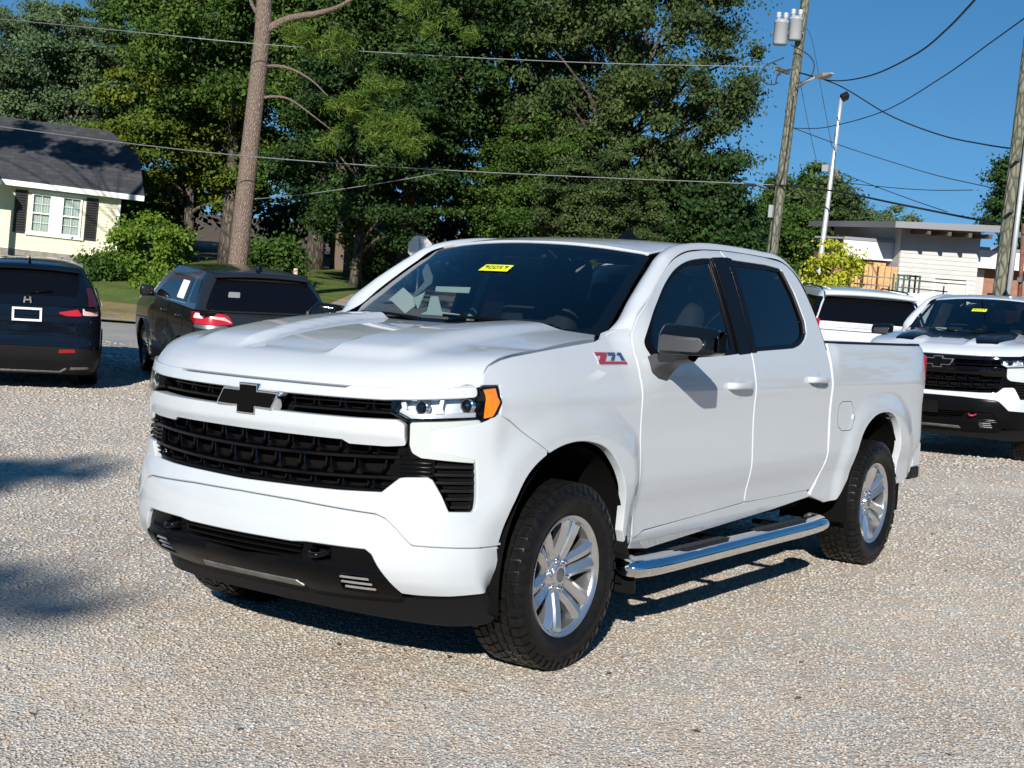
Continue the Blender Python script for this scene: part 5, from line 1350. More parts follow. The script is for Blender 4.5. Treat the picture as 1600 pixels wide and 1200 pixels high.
        sk += NY([(.935, .402), (.874, .396), (.778, .396), (.728, .400, .01), (.650, .556, .015), (.622, .576, .015), (.363, .576, .01), (.293, .569, .01), (0, .569)])
        if not mir: sk_near = fillet(sk, .004)
        # arch liner
        lb = MB(); V = []
        for i in range(25):
            a = R(-12+204*i/24)
            for q, yy in enumerate((.55, 1.0)):
                V.append((.50*math.cos(a), s*yy, .42+.545*math.sin(a)))
                V[-1] = (V[-1][0], V[-1][1]-s*(.02 if q else 0), V[-1][2])
        lb.add(V, [(2*i, 2*i+1, 2*i+3, 2*i+2) for i in range(24)], True)
        lb.add([(.5, s*.55, .3), (-.5, s*.55, .3), (-.5, s*.55, 1.0), (.5, s*.55, 1.0)], [(0, 1, 2, 3)])
        lb.build('arch_liner', M['void'], T)
        lb = MB(); V = []
        for i in range(25):
            a = R(-12+204*i/24)
            for q, yy in enumerate((.55, .985)): V.append((-WB+.48*math.cos(a), s*yy, .43+.55*math.sin(a)))
        lb.add(V, [(2*i, 2*i+1, 2*i+3, 2*i+2) for i in range(24)], True)
        lb.add([(-WB+.5, s*.55, .3), (-WB-.5, s*.55, .3), (-WB-.5, s*.55, 1.0), (-WB+.5, s*.55, 1.0)], [(0, 1, 2, 3)])
        lb.build('arch_liner', M['void'], T)
        # ---------------- doors
        D = empty('front_door', (0, 0, 0), 0, T)
        fwin = [(-.642, 1.408, .05), (-.70, 1.492, 1), (-.765, 1.555, 1), (-.945, 1.690, 1), (-1.114, 1.784, 1), (-1.30, 1.838, 1), (-1.5, 1.862, 1), (-1.757, 1.874, .004), (-1.757, 1.374, .004), (-1.495, 1.358), (-1.1, 1.344), (-.68, 1.344, .03)]
        fd = [(-.592, 1.45, .02), (-.638, 1.534, 1), (-.915, 1.712, 1), (-1.143, 1.828, 1), (-1.335, 1.876, 1), (-1.55, 1.900, 1), (-1.762, 1.911, .004), (-1.762, 1.30), (-1.767, 1.14), (-1.772, .9), (-1.778, .72), (-1.776, .575, .02), (-1.3, .555), (-.70, .535), (-.598, .50, .02), (-.566, .66), (-.570, .87), (-.560, 1.1), (-.562, 1.26), (-.584, 1.40)]
        fw_ = fillet(fwin, .01)
        panel('door_skin', fillet(fd, .006), sd(0), W, D, mir, holes=[fw_], res=res, thick=.03, edge=.005, out=LEFT)
        fg = [(-.70, 1.425, .03), (-.78, 1.535, 1), (-.955, 1.668, 1), (-1.12, 1.757, 1), (-1.31, 1.812, 1), (-1.568, 1.84, .004), (-1.568, 1.392, .004), (-1.1, 1.372), (-.74, 1.375, .02)]
        fg = fillet(fg, .01)
        panel('window_trim', fw_, sd(-.008), M['satin_black'], D, mir, holes=[fg], res=res, thick=.02, edge=.003, out=LEFT)
        panel('window_glass', fg, sd(-.018), M['side_glass'], D, mir, res=.06, thick=.0, edge=.001, out=LEFT)
        panel('pillar_cover', fillet([(-1.60, 1.866), (-1.764, 1.878), (-1.764, 1.374), (-1.62, 1.366)], .004), sd(.0035), M['satin_black'], D, mir, res=.06, thick=.008, edge=.002, out=LEFT)
        D2 = empty('rear_door', (0, 0, 0), 0, T)
        panel('pillar_cover', fillet([(-1.780, 1.879), (-1.842, 1.876), (-1.842, 1.379), (-1.780, 1.376)], .004), sd(.0035), M['satin_black'], D2, mir, res=.06, thick=.008, edge=.002, out=LEFT)
        rwin = [(-1.787, 1.875, .004), (-2.3, 1.874), (-2.485, 1.862, .03), (-2.576, 1.727), (-2.618, 1.555, .04), (-2.590, 1.478, 1), (-2.50, 1.428, 1), (-2.378, 1.400, 1), (-1.787, 1.377, .004)]
        rd = [(-1.782, 1.912, .004), (-2.1, 1.916), (-2.337, 1.912), (-2.58, 1.897, 1), (-2.70, 1.80, 1), (-2.78, 1.62, 1), (-2.832, 1.40, 1), (-2.842, 1.25), (-2.840, 1.0), (-2.838, .86, 1), (-2.85, .77, 1), (-2.795, .665, 1), (-2.685, .575, .02), (-2.2, .572), (-1.796, .574, .02), (-1.798, .72), (-1.792, .9), (-1.787, 1.14), (-1.782, 1.30)]
        rw_ = fillet(rwin, .01)
        panel('door_skin', fillet(rd, .006), sd(0), W, D2, mir, holes=[rw_], res=res, thick=.03, edge=.005, out=LEFT)
        rg = fillet([(-1.845, 1.848, .004), (-2.3, 1.846), (-2.47, 1.838, .02), (-2.535, 1.72), (-2.572, 1.56, .03), (-2.55, 1.492, 1), (-2.48, 1.45, 1), (-2.37, 1.424, 1), (-1.845, 1.402, .004)], .008)
        panel('window_trim', rw_, sd(-.008), M['satin_black'], D2, mir, holes=[rg], res=res, thick=.02, edge=.003, out=LEFT)
        panel('window_glass', rg, sd(-.018), M['dark_glass'], D2, mir, res=.06, thick=0, edge=.001, out=LEFT)
        panel('window_seal', fillet([(-2.482, 1.842), (-2.497, 1.842), (-2.560, 1.71), (-2.597, 1.56), (-2.575, 1.485), (-2.560, 1.492), (-2.582, 1.56), (-2.545, 1.71)], .003), sd(-.001), M['grey_plastic'], D2, mir, res=.05, thick=.008, edge=.003, out=LEFT)
        # handles: a recessed cup and a bar
        for DD, xa, xb, zc in ((D, -1.435, -1.690, 1.205), (D2, -2.490, -2.735, 1.226)):
            xm = (xa+xb)/2
            cup = MB(); V = []; n = 20
            for ring, (k, dp) in enumerate(((1.0, .0012), (.86, .004), (.5, .006))):
                for i in range(n):
                    a = 2*math.pi*i/n
                    x = xm-.01+.075*k*math.cos(a); z = zc-.012+.062*k*math.sin(a)
                    V.append((x, s*(side_y(x, z)+dp*.3), z))
            Fc = [(r_*n+i, r_*n+(i+1) % n, (r_+1)*n+(i+1) % n, (r_+1)*n+i) for r_ in range(2) for i in range(n)]+[tuple(2*n+i for i in range(n))]
            if mir: Fc = [f[::-1] for f in Fc]
            cup.add(V, Fc, True); cup.build('handle_cup', M['white_paint'] if True else W, DD)
            pts = [(xa, s*(side_y(xa, zc)-.004), zc), (xa-.015, s*(side_y(xa, zc)+.022), zc+.001), (xa-.05, s*(side_y(xa, zc)+.036), zc+.002), (xm, s*(side_y(xm, zc)+.040), zc+.002), (xb+.05, s*(side_y(xb, zc)+.036), zc), (xb+.012, s*(side_y(xb, zc)+.022), zc), (xb, s*(side_y(xb, zc)-.004), zc)]
            MB().tube(smooth_line(pts, 24), .019, 12, squash=(.62, 1.0)).build('door_handle', W, DD)
        # ---------------- pillar and roof rail
        A = [side(p[0], p[1]-.005) for p in ((-.583, 1.452), (-.634, 1.542), (-.78, 1.638), (-.915, 1.722), (-1.03, 1.785), (-1.148, 1.840), (-1.335, 1.888), (-1.6, 1.913), (-1.92, 1.924), (-2.337, 1.922), (-2.58, 1.906), (-2.715, 1.80), (-2.79, 1.62), (-2.846, 1.40))]
        B = [(-.405, .835, 1.424)]
        for sv in (.16, .38, .6, .78, .955):
            p = screen(.80-(.80-.684)*sv, sv); B.append((p[0]-.008, p[1]+.020, p[2]+.006))
        B += [(x, .668, roof_z(x, .668)) for x in (-1.30, -1.6, -1.95, -2.36, -2.62)]+[(-2.80, .69, 1.82), (-2.85, .76, 1.62), (-2.872, .86, 1.40)]
        strip('roof_pillar', smooth_line(A, 60), smooth_line(B, 60), W, T, .024, 8, mir, (.25, .8, .55), 10)
        A2 = [(p[0], p[1]-.04, p[2]-.03) for p in A]
        strip('door_seal', smooth_line(A2, 60), [(p[0], p[1]-.004, p[2]+.004) for p in smooth_line(A, 60)], M['void'], T, 0, 2, mir, (.25, .8, .55))
        panel('cab_corner', fillet([(-2.849, 1.44), (-2.849, .9), (-2.83, .8), (-2.83, .7), (-2.862, .75), (-2.868, .9), (-2.868, 1.44)], .002), sd(-.012), M['white_paint'], T, mir, res=.06, thick=.03, out=LEFT)
        # rocker
        rk = [(-.60, .512, .004), (-1.3, .548), (-2.0, .566), (-2.66, .566, .01), (-2.70, .53), (-2.2, .500), (-1.4, .462), (-.80, .430, .02), (-.61, .452, .01)]
        panel('rocker_panel', fillet(rk, .004), sd(-.004), W, T, mir, res=res, thick=.04, edge=.008, out=LEFT)
        # ---------------- bed side
        bs = [(-2.878, 1.437, .012), (-2.878, .9), (-2.872, .79, .05), (-2.86, .73, .05), (-2.775, .60, .04), (-2.712, .535, .02), (-2.95, .475, .03), (-3.10, .480, .03)]+[(v.x, v.z) for v in smooth_line([(x, 0, z) for x, z in ((-3.225, .60), (-3.29, .76), (-3.40, .90), (-3.58, .984), (-3.78, 1.008), (-3.96, .978), (-4.075, .88), (-4.118, .74), (-4.125, .62), (-4.118, .505))], 50)]+[(-4.25, .505), (-4.50, .56, .03), (-4.56, .74, .02), (-4.79, .76, .01), (-4.80, 1.0), (-4.79, 1.44, .02)]
        def bed_fn(x, z):
            y = side_y(x, z)
            if x < -4.5: y -= .045*((-4.5-x)/.3)**2.5
            return (x, y, z)
        BS = panel('bed_side', fillet(bs, .006), bed_fn, W, T, mir, res=res, thick=.04, edge=.006, out=LEFT)
        if not mir:
            fl = fillet([(-2.985, 1.06, .05), (-3.04, 1.088, .05), (-3.20, 1.088, .06), (-3.243, 1.04, .06), (-3.243, .96, .06), (-3.20, .906, .06), (-3.06, .906, .05), (-2.990, .94, .05)], .04)
            panel('fuel_seam', fl, sd(.0006), M['satin_black'], BS, mir, holes=[grow(fl, -.0035)], res=.04, thick=.001, edge=.0003, out=LEFT)
            panel('fuel_door', grow(fl, -.004), sd(.0012), W, BS, mir, res=.04, thick=.001, edge=.001, out=LEFT)
            MB().tube([(-3.235, side_y(-3.2, 1.0)-.01, .985), (-3.235, side_y(-3.2, 1.0)+.010, .985)], .02, 12).build('fuel_latch', W, BS)
        # bed rail cap and inner wall
        V = []; rail = MB()
        for i in range(13):
            x = -2.88-1.90*i/12; y = bed_fn(x, 1.43)[1]
            V += [(x, s*(y-.004), 1.437), (x, s*(y-.012), 1.452), (x, s*(y-.085), 1.450), (x, s*(y-.09), 1.0)]
        Fc = [(4*i+j, 4*i+j+1, 4*i+j+5, 4*i+j+4) for i in range(12) for j in range(3)]
        rail.add(V, Fc if s < 0 else [f[::-1] for f in Fc]); rail.build('bed_rail', M['plastic'], T)
        # tail lamp
        tl = MB().box((-4.750, s*.874, 1.255), (.10, .13, .25), bev=.03); tl.build('tail_light', M['red_lens'], T)
        # rear bumper end
        rbm = MB().box((-4.74, s*.775, .66), (.18, .30, .19), bev=.02); rbm.build('bumper_end', W, T)
        MB().box((-4.70, s*.775, .535), (.2, .32, .09), bev=.02).build('bumper_valance', M['plastic'], T)
        # mud flaps
        fl = [(.70, .26, .02), (1.035, .26, .03), (1.03, .40), (.99, .46, .02), (.985, .530, .01), (.93, .535, .01), (.92, .46), (.70, .42)]
        b = MB(); b.prism([(p[0]*s, p[1]) for p in fillet(fl, .01)], lambda y, z: (-.485-.10*(.58-z), y, z), lambda y, z: (-.500-.10*(.58-z), y, z)); b.build('mud_flap', M['plastic'], T)
        b = MB(); b.prism([(p[0]*s, p[1]) for p in fillet([(.72, .22), (.99, .22), (.99, .50), (.72, .50)], .02)], lambda y, z: (-4.135, y, z), lambda y, z: (-4.15, y, z)); b.build('mud_flap', M['plastic'], T)
        if not mir and main:
            b = MB().box((-.512+.012, 1.0, .375), (.004, .022, .032)); o_ = b.build('price_tag', M['green_tag'], T)
        # ---------------- running board
        if main:
            RB = empty('running_board', (0, 0, 0), 0, T)
            pth = smooth_line([(-.515, s*.99, .392), (-.49, s*1.03, .392), (-.51, s*1.045, .392), (-.64, s*1.066, .392), (-1.0, s*1.07, .392), (-1.6, s*1.07, .392), (-2.2, s*1.07, .392), (-2.50, s*1.066, .392), (-2.62, s*1.05, .392), (-2.65, s*.99, .395)], 60)
            MB().tube(pth, .054, 20, squash=(1.42, .90)).build('board_tube', M['chrome'], RB)
            for x0, x1 in ((-.80, -1.38), (-1.72, -2.38)):
                V = []; n = 16
                for i in range(n+1):
                    x = x0+(x1-x0)*i/n; e = min(1, min(i, n-i)/1.5)
                    zz = .392+.0497
                    V += [(x, s*(1.07-.058*(.7+.3*e)), zz-.016), (x, s*(1.07-.036), zz+.002*e), (x, s*(1.07+.018), zz+.0045*e), (x, s*(1.07+.044*(.7+.3*e)), zz-.010)]
                    if i % 2: V[-3] = (V[-3][0], V[-3][1], V[-3][2]-.002); V[-2] = (V[-2][0], V[-2][1], V[-2][2]-.002)
                Fc = [(4*i+j, 4*i+j+1, 4*i+j+5, 4*i+j+4) for i in range(n) for j in range(3)]
                b = MB(); b.add(V, Fc+[f[::-1] for f in Fc]); b.build('step_pad', M['plastic'], RB)
            for x in (-.78, -1.52, -2.30):
                MB().box((x, s*.93, .40), (.06, .26, .025), bev=.004).build('board_bracket', M['satin_black'], RB)
        # ---------------- mirror
        Mi = empty('wing_mirror', (0, 0, 0), 0, T)
        # base and arm: loft from the door to the housing
        secs = []
        base = fillet([(-.648, 1.350, .004), (-.650, 1.275, .03), (-.70, 1.245, .05), (-.778, 1.232, .012), (-.80, 1.26, .03), (-.84, 1.30, .04), (-.885, 1.325, .02), (-.885, 1.347, .004)], .01)
        secs.append([(x, side_y(x, z)-.004, z) for x, z in base])
        secs.append([(x*.96-.03, side_y(x, z)+.03, 1.33+(z-1.30)*.72) for x, z in base])
        secs.append([(-.70+(x+.76)*.62, 1.10, 1.352+(z-1.30)*.42) for x, z in base])
        secs.append([(-.70+(x+.76)*.55, 1.17, 1.362+(z-1.30)*.32) for x, z in base])
        V = [(p[0], s*p[1], p[2]) for sec in secs for p in sec]; n = len(base)
        Fc = [(k*n+i, k*n+(i+1) % n, (k+1)*n+(i+1) % n, (k+1)*n+i) for k in range(3) for i in range(n)]
        b = MB(); b.add(V, [f[::-1] for f in Fc] if s > 0 else Fc); b.build('mirror_arm', M['grey_plastic'], Mi, autosmooth=50)
        # housing: rounded loft from inner to outer end, front is +X
        def hsec(y, f):
            """section ring in the x-z plane; f is 0 inner .. 1 outer"""
            zt = 1.512-.012*f; zb = 1.368+.008*f
            xf = -.555-.05*f**2.2; xb = -.735-.03*f
            return fillet([(xf-.055, zt, .035), (xf-.006, zt-.045, .05), (xf, zb+.02, .012), (xf-.012, zb, .01), (xb, zb, .012), (xb, zt-.01, .02)], .01)
        ys = [(1.044, 0.0), (1.052, .01), (1.066, .03), (1.12, .2), (1.2, .5), (1.25, .72), (1.278, .86), (1.294, .95), (1.303, 1.0)]; ks = {1.044: .72, 1.052: .92, 1.278: .985, 1.294: .93, 1.303: .76}
        rings = []
        for y, f in ys:
            rg_ = hsec(y, f)
            k = ks.get(y, 1.0)
            cx = sum(p[0] for p in rg_)/len(rg_); cz = sum(p[1] for p in rg_)/len(rg_)
            rings.append([(cx+(p[0]-cx)*k, s*y, cz+(p[1]-cz)*k) for p in rg_])
        n = len(rings[0]); V = [p for r_ in rings for p in r_]
        Fc = [(k*n+i, (k+1)*n+i, (k+1)*n+(i+1) % n, k*n+(i+1) % n) for k in range(len(rings)-1) for i in range(n)]+[tuple(range(n)), tuple((len(rings)-1)*n+i for i in range(n))[::-1]]
        b = MB(); b.add(V, [f[::-1] for f in Fc] if s < 0 else Fc); b.build('mirror_housing', M['black_paint'], Mi, autosmooth=40)
        # grey front face plate
        def fp(y, z):
            f = (y-1.05)/.25
            return (-.549-.05*max(0, f)**2.2+.004-.55*max(0, z-1.452)**1.0, y, z)
        panel('mirror_face', fillet([(1.068, 1.390, .008), (1.072, 1.460, .01), (1.250, 1.450, .025), (1.264, 1.43, .02), (1.264, 1.41, .02), (1.245, 1.390, .02)], .01), fp, M['grey_plastic'], Mi, mir, res=.02, thick=.01, edge=.004, out=FWD)
        b = MB().box((-.752, s*1.17, 1.44), (.012, .18, .10), bev=.004); b.build('mirror_glass', M['chrome'], Mi)
        if mir and main:                                # passenger mirror is folded back
            pv = Matrix.Translation((-.70, -1.06, 0)); rt = pv @ Matrix.Rotation(R(-58), 4, 'Z') @ pv.inverted()
            for o_ in Mi.children:
                if not o_.name.startswith('mirror_arm'): o_.data.transform(rt)
        # wheels
        add_wheel(T, 0, s*.872, .405, s > 0, .35+.2*s, None if main else M['gloss_black'], 1.0 if main else 1.02)
        add_wheel(T, -WB, s*.872, .405, s > 0, -.25, None if main else M['gloss_black'], 1.0 if main else 1.02)
    full = bu_near+[(-p[0], p[1]) for p in bu_near[::-1] if abs(p[0]) > 1e-6]
    panel('bumper_shell', full, nz(0), W, T, res=res*.85, thick=.05, edge=.006, out=FWD)
    full = sk_near+[(-p[0], p[1]) for p in sk_near[::-1] if abs(p[0]) > 1e-6]
    panel('bumper_skirt', full, nz(-.005), skirt_m, T, res=res*.85, thick=.04, edge=.008, out=FWD)
    panel('bumper_gap', sym(NY([(0, .745), (.65, .725), (.73, .68), (.80, .61), (.975, .595), (.975, .56), (.78, .57), (.7, .66), (.64, .70), (0, .715)])), nz(-.03), M['void'], T, res=.08, out=FWD)
    # lower insert with its own openings
    ins = NY([(0, .566), (.293, .566, .01), (.363, .573, .01), (.622, .573, .015), (.648, .553, .015), (.727, .392, .02), (.70, .368, .02), (.40, .356), (.315, .358, .01), (.292, .386, .01), (0, .380)])
    slot = fillet(sym(NY([(0, .558), (.29, .558), (.345, .556, .006), (.325, .505, .01), (.20, .484), (0, .478)])), .004)
    hk = [fillet([(s*a[0], a[1]) for a in NY([(.375, .562, .01), (.468, .562, .01), (.468, .500, .01), (.375, .497, .01)])], .006) for s in (1, -1)]
    fg_ = [fillet([(s*a[0], a[1]) for a in NY([(.497, .466, .01), (.622, .463, .01), (.640, .385, .01), (.482, .383, .01)])], .006) for s in (1, -1)]
    INS = panel('bumper_insert', fillet(sym(ins), .006), (lambda t, z: nose(t, z, -.004-.022*sstep(.462, .482, z))), M['satin_black'], T, holes=[slot]+hk+fg_, res=.022, thick=.04, edge=.004, out=FWD)
    panel('insert_backing', sym(NY([(0, .57), (.64, .57), (.68, .39), (0, .37)])), nz(-.06), M['void'], T, res=.12, out=FWD)
    for z in (.500, .524, .547):
        ribbon_on(nz(-.02), [(t_of_y(.33*i/8), z) for i in range(-8, 9)], .012, 'insert_slat', M['satin_black'], T, .03)
    hook_m = M['gloss_black'] if main else M['red_badge']
    for s in (1, -1):
        p = [nose(s*t_of_y(y), z, o) for y, z, o in ((.385, .545, -.04), (.392, .535, .0), (.42, .528, .022), (.452, .533, .0), (.46, .545, -.04))]
        MB().tube(smooth_line(p, 14), .011, 8).build('tow_hook', hook_m, T)
        FL = empty('fog_light', (0, 0, 0), 0, T)
        for k in range(3):
            z = .402+k*.022
            a = .498-.006*k; b_ = .626-.004*k
            ribbon_on(nz(-.014), [(s*t_of_y(a+(b_-a)*i/6), z) for i in range(7)], .014, 'lamp_bar', M['chrome'], FL, .02)
    panel('lower_lip', fillet(sym(NY([(0, .392), (.27, .390), (.285, .372), (.29, .366), (0, .372)])), .004), nz(.004), M['steel'], T, res=.05, thick=.02, out=FWD)
    dam = NY([(0, .375), (.30, .36), (.40, .358), (.72, .372), (.80, .392), (.955, .400)])+NX([(.600, .404), (.605, .31, .03), (.64, .268, .03)])+NY([(.90, .258), (.80, .252), (.6, .262), (.3, .272), (0, .276)])
    panel('air_dam', fillet(sym(dam), .01), nz(-.045), M['plastic'], T, res=.05, thick=.02, out=FWD)
    # ---------------- cab glass and roof
    wo = [(0, .012), (.3, .008), (.62, -.005), (.765, .02, .06), (.783, .10, .08), (.745, .45), (.676, .955, .03), (.64, .985, .03), (0, .99)]
    wo = fillet(wo+[(-p[0],)+tuple(p[1:]) for p in wo[::-1] if p[0] > 0], .01)
    wi = [(0, .07), (.3, .07), (.60, .06), (.715, .085, .06), (.722, .14, .08), (.694, .45), (.640, .90, .05), (.60, .945, .04), (.10, .945), (.08, .90, .02), (0, .90)]
    wi = fillet(wi+[(-p[0],)+tuple(p[1:]) for p in wi[::-1] if p[0] > 0], .01)
    WS = panel('windscreen', wo, screen, M['screen_glass'], T, res=.06, thick=0, edge=.001, out=(.6, 0, .8))
    panel('windscreen_border', wo, lambda y, s: tuple(a-b for a, b in zip(screen(y, s), (.003, 0, .004))), M['void'], WS, holes=[wi], res=.05, thick=.0, edge=.001, out=(.6, 0, .8))
    # sale tag behind the glass
    def tag_fn(u, v):
        p = screen(u, v); return (p[0]-.004, p[1], p[2]-.005)
    panel('stock_tag', [(-.088, .590), (.090, .590), (.090, .665), (-.080, .665)], lambda u, v: tuple(a+b for a, b in zip(screen(u, v), (.004, 0, .005))), M['yellow_tag'], WS, res=.05, thick=0, edge=.0005, out=(.6, 0, .8))
    ink = MB()
    def stroke(pts):
        q = [Vector(screen(u, v))+Vector((.005, 0, .006)) for u, v in pts]; ink.tube(q, .0022, 4)
    def digit(ch, cx):
        g = {'9': [(.5, .5), (-.5, .5), (-.5, 1), (.5, 1), (.5, .5), (.4, -.1), (.1, -1)], '0': [(-.5, -1), (.5, -1), (.5, 1), (-.5, 1), (-.5, -1)], '1': [(0, -1), (0, 1), (-.3, .6)], '5': [(.5, 1), (-.5, 1), (-.5, .1), (.4, .1), (.5, -.4), (.3, -1), (-.5, -.9)]}[ch]
        stroke([(cx+p[0]*.018, .629+p[1]*.016) for p in g])
    for ch, cx in zip('90059', (-.058, -.028, .002, .032, .062)): digit(ch, cx)
    ink.build('tag_lettering', M['ink'], WS)
    ro = [(-1.075, .665, .03), (-1.058, .4), (-1.04, 0)]
    half = [(-1.045, 0), (-1.060, .3), (-1.095, .55), (-1.130, .655, .02), (-1.30, .661), (-1.95, .661), (-2.62, .661), (-2.80, .64, .05), (-2.845, .5, .1), (-2.86, 0)]
    ol = half+[(p[0], -p[1])+tuple(p[2:]) for p in half[::-1] if p[1] > 1e-6]
    RF = panel('roof', fillet(ol, .01), lambda x, y: (x, y, roof_z(x, y)), W, T, res=res*1.3, thick=.012, edge=.004, out=UP)
    for s in (1, -1):      # dark drip channel
        MB().tube([(x, s*.6655, roof_z(x, .668)-.010) for x in [-1.12-.1*i for i in range(16)]], .005, 6).build('roof_seam', M['satin_black'], RF)
    # shark-fin aerial
    fin = fillet([(-1.90, 0), (-1.96, .026), (-2.04, .083, .02), (-2.072, .088, .012), (-2.095, .040, .02), (-2.20, .030, .02), (-2.235, 0)], .008)
    b = MB(); V = []; zb = roof_z(-2.05, 0)-.006
    for x, z in fin:
        wd = .030*(1-.88*min(1, z/.088)); V += [(x, -wd, zb+z), (x, wd, zb+z)]
    n = len(fin)
    b.add(V, [(2*i, 2*((i+1) % n), 2*((i+1) % n)+1, 2*i+1) for i in range(n)]+[tuple(2*i for i in range(n))[::-1], tuple(2*i+1 for i in range(n))])
    b.build('roof_aerial', M['satin_black'], T, autosmooth=40)
    # cab rear wall with its window
    cb = [(-.86, .75), (.86, .75), (.88, 1.35), (.80, 1.7), (.70, 1.84, .1), (.60, 1.885, .1), (-.60, 1.885, .1), (-.70, 1.84, .1), (-.80, 1.7), (-.88, 1.35)]
    rw = fillet([(-.68, 1.44), (.68, 1.44), (.60, 1.80), (-.60, 1.80)], .05)
    panel('cab_rear', fillet(cb, .02), lambda y, z: (-2.885+max(0, z-1.35)*.05+.10*max(0, abs(y)-.6)**2, y, z), W, T, holes=[rw], res=.08, out=(-1, 0, 0))
    panel('rear_window', rw, lambda y, z: (-2.878+max(0, z-1.35)*.05, y, z), M['dark_glass'], T, res=.2, thick=0, out=(-1, 0, 0))
    # bed
    bd = MB(); bd.box((-3.85, 0, .96), (1.9, 1.62, .05)); bd.box((-2.91, 0, 1.19), (.04, 1.7, .48)); bd.build('bed_floor', M['plastic'], T)
    tg = MB().box((-4.80, 0, 1.17), (.07, 1.66, .54), bev=.02); tg.build('tailgate', W, T)
    MB().box((-4.90, 0, .63), (.16, 1.5, .20), bev=.03).build('rear_bumper', W, T)
    # ---------------- cabin
    cb = MB()
    V = []
    for i in range(-8, 9):
        y = i/8*.80
        V += [(-.46-.14*(i/8)**2, y, 1.405), (-.66, y, 1.385), (-.80, y, 1.34), (-.88, y, 1.20), (-.86, y, .85)]
    cb.add(V, [(5*i+j, 5*i+j+1, 5*i+j+6, 5*i+j+5) for i in range(16) for j in range(4)], True)
    cb.build('dashboard', M['interior'], T)
    fl = MB().box((-1.75, 0, .66), (2.2, 1.7, .05)); fl.box((-2.82, 0, 1.05), (.05, 1.62, .75)); fl.build('cabin_floor', M['interior'], T)
    for s in (1, -1):
        MB().box((-1.75, s*.92, 1.02), (2.1, .04, .66)).build('door_lining', M['interior'], T)
    MB().add([(-1.1, -.62, 1.865), (-2.8, -.62, 1.89), (-2.8, .62, 1.89), (-1.1, .62, 1.865)], [(0, 1, 2, 3)]) 
    hd = MB(); hd.add([(-1.12, -.64, 1.86), (-2.8, -.64, 1.88), (-2.8, .64, 1.88), (-1.12, .64, 1.86)], [(0, 1, 2, 3)]); hd.build('headliner', M['grey_plastic'], T)
    for s in (1, -1):
        S = empty('front_seat', (0, 0, 0), 0, T)
        rot = Matrix.Rotation(R(-14), 3, 'Y')
        MB().box((-1.42, s*.40, 1.02), (.52, .52, .16), bev=.06).build('seat_cushion', M['seat_fabric'], S, autosmooth=60)
        MB().box((-1.72, s*.40, 1.32), (.16, .50, .62), rot=rot, bev=.06).build('seat_back', M['seat_fabric'], S, autosmooth=60)
        MB().box((-1.80, s*.40, 1.70), (.10, .28, .18), rot=rot, bev=.04).build('head_restraint', M['seat_fabric'], S, autosmooth=60)
    S = empty('rear_seat', (0, 0, 0), 0, T)
    MB().box((-2.62, 0, 1.28), (.16, 1.45, .66), bev=.05).build('seat_back', M['seat_fabric'], S, autosmooth=60)
    for y in (-.45, .45): MB().box((-2.64, y, 1.66), (.09, .27, .16), bev=.04).build('head_restraint', M['seat_fabric'], S, autosmooth=60)
    # steering wheel
    V = []; st = MB(); cen = Vector((-.98, .40, 1.27)); rot = Matrix.Rotation(R(65), 3, 'Y')
    st.tube([cen+rot @ Vector((.185*math.cos(a), .185*math.sin(a), 0)) for a in [2*math.pi*i/28 for i in range(29)]], .016, 8)
    st.tube([cen+rot @ Vector((0, -.17, 0)), cen+rot @ Vector((0, .17, 0))], .02, 8); st.tube([cen, cen+rot @ Vector((.17, 0, 0))], .02, 8)
    st.build('steering_wheel', M['interior'], T)
    MB().box((-.98, 0, 1.775), (.03, .25, .07), bev=.012).build('rear_view_mirror', M['satin_black'], T)
    MB().box((-1.13, 0, 1.835), (.14, .16, .05), bev=.012).build('roof_console', M['grey_plastic'], T)
    # papers left on the dash
    if main:
        for nm, mt, pts in [('paper_sheet', 'paper', [(-0.66, -0.638, 1.544), (-0.66, -0.542, 1.615), (-0.66, -0.474, 1.571), (-0.66, -0.457, 1.521), (-0.66, -0.519, 1.478), (-0.66, -0.616, 1.541)]), ('seat_cover', 'film', [(-1.1, -0.709, 1.636), (-1.1, -0.428, 1.64), (-1.1, -0.439, 1.608), (-1.1, -0.527, 1.607), (-1.1, -0.625, 1.607), (-1.1, -0.671, 1.609), (-1.1, -0.717, 1.621)]), ('seat_cover', 'film', [(-1.08, -0.685, 1.579), (-1.08, -0.635, 1.581), (-1.08, -0.602, 1.497), (-1.08, -0.477, 1.489), (-1.08, -0.476, 1.475), (-1.08, -0.755, 1.475), (-1.08, -0.706, 1.495)]), ('seat_belt', 'belt', [(-1.0, -0.706, 1.752), (-1.0, -0.657, 1.757), (-1.0, -0.616, 1.688), (-1.0, -0.622, 1.649), (-1.0, -0.747, 1.562), (-1.0, -0.757, 1.572), (-1.0, -0.672, 1.657)]), ('door_card', 'film', [(-1.05, -0.777, 1.599), (-1.05, -0.718, 1.615), (-1.05, -0.717, 1.594), (-1.05, -0.78, 1.588)]), ('paper_sheet', 'film', [(-0.75, -0.568, 1.56), (-0.75, -0.516, 1.573), (-0.75, -0.466, 1.599), (-0.75, -0.488, 1.55), (-0.75, -0.507, 1.508), (-0.75, -0.551, 1.513)])]:
            V = [Vector(p) for p in pts]; n = len(V); b = MB(); b.add(V+[v-Vector((.006, 0, .002)) for v in V], [tuple(range(n)), tuple(range(n, 2*n))[::-1]]+[(i, n+i, n+(i+1) % n, (i+1) % n) for i in range(n)]); b.build(nm, M[mt], T)
    else:
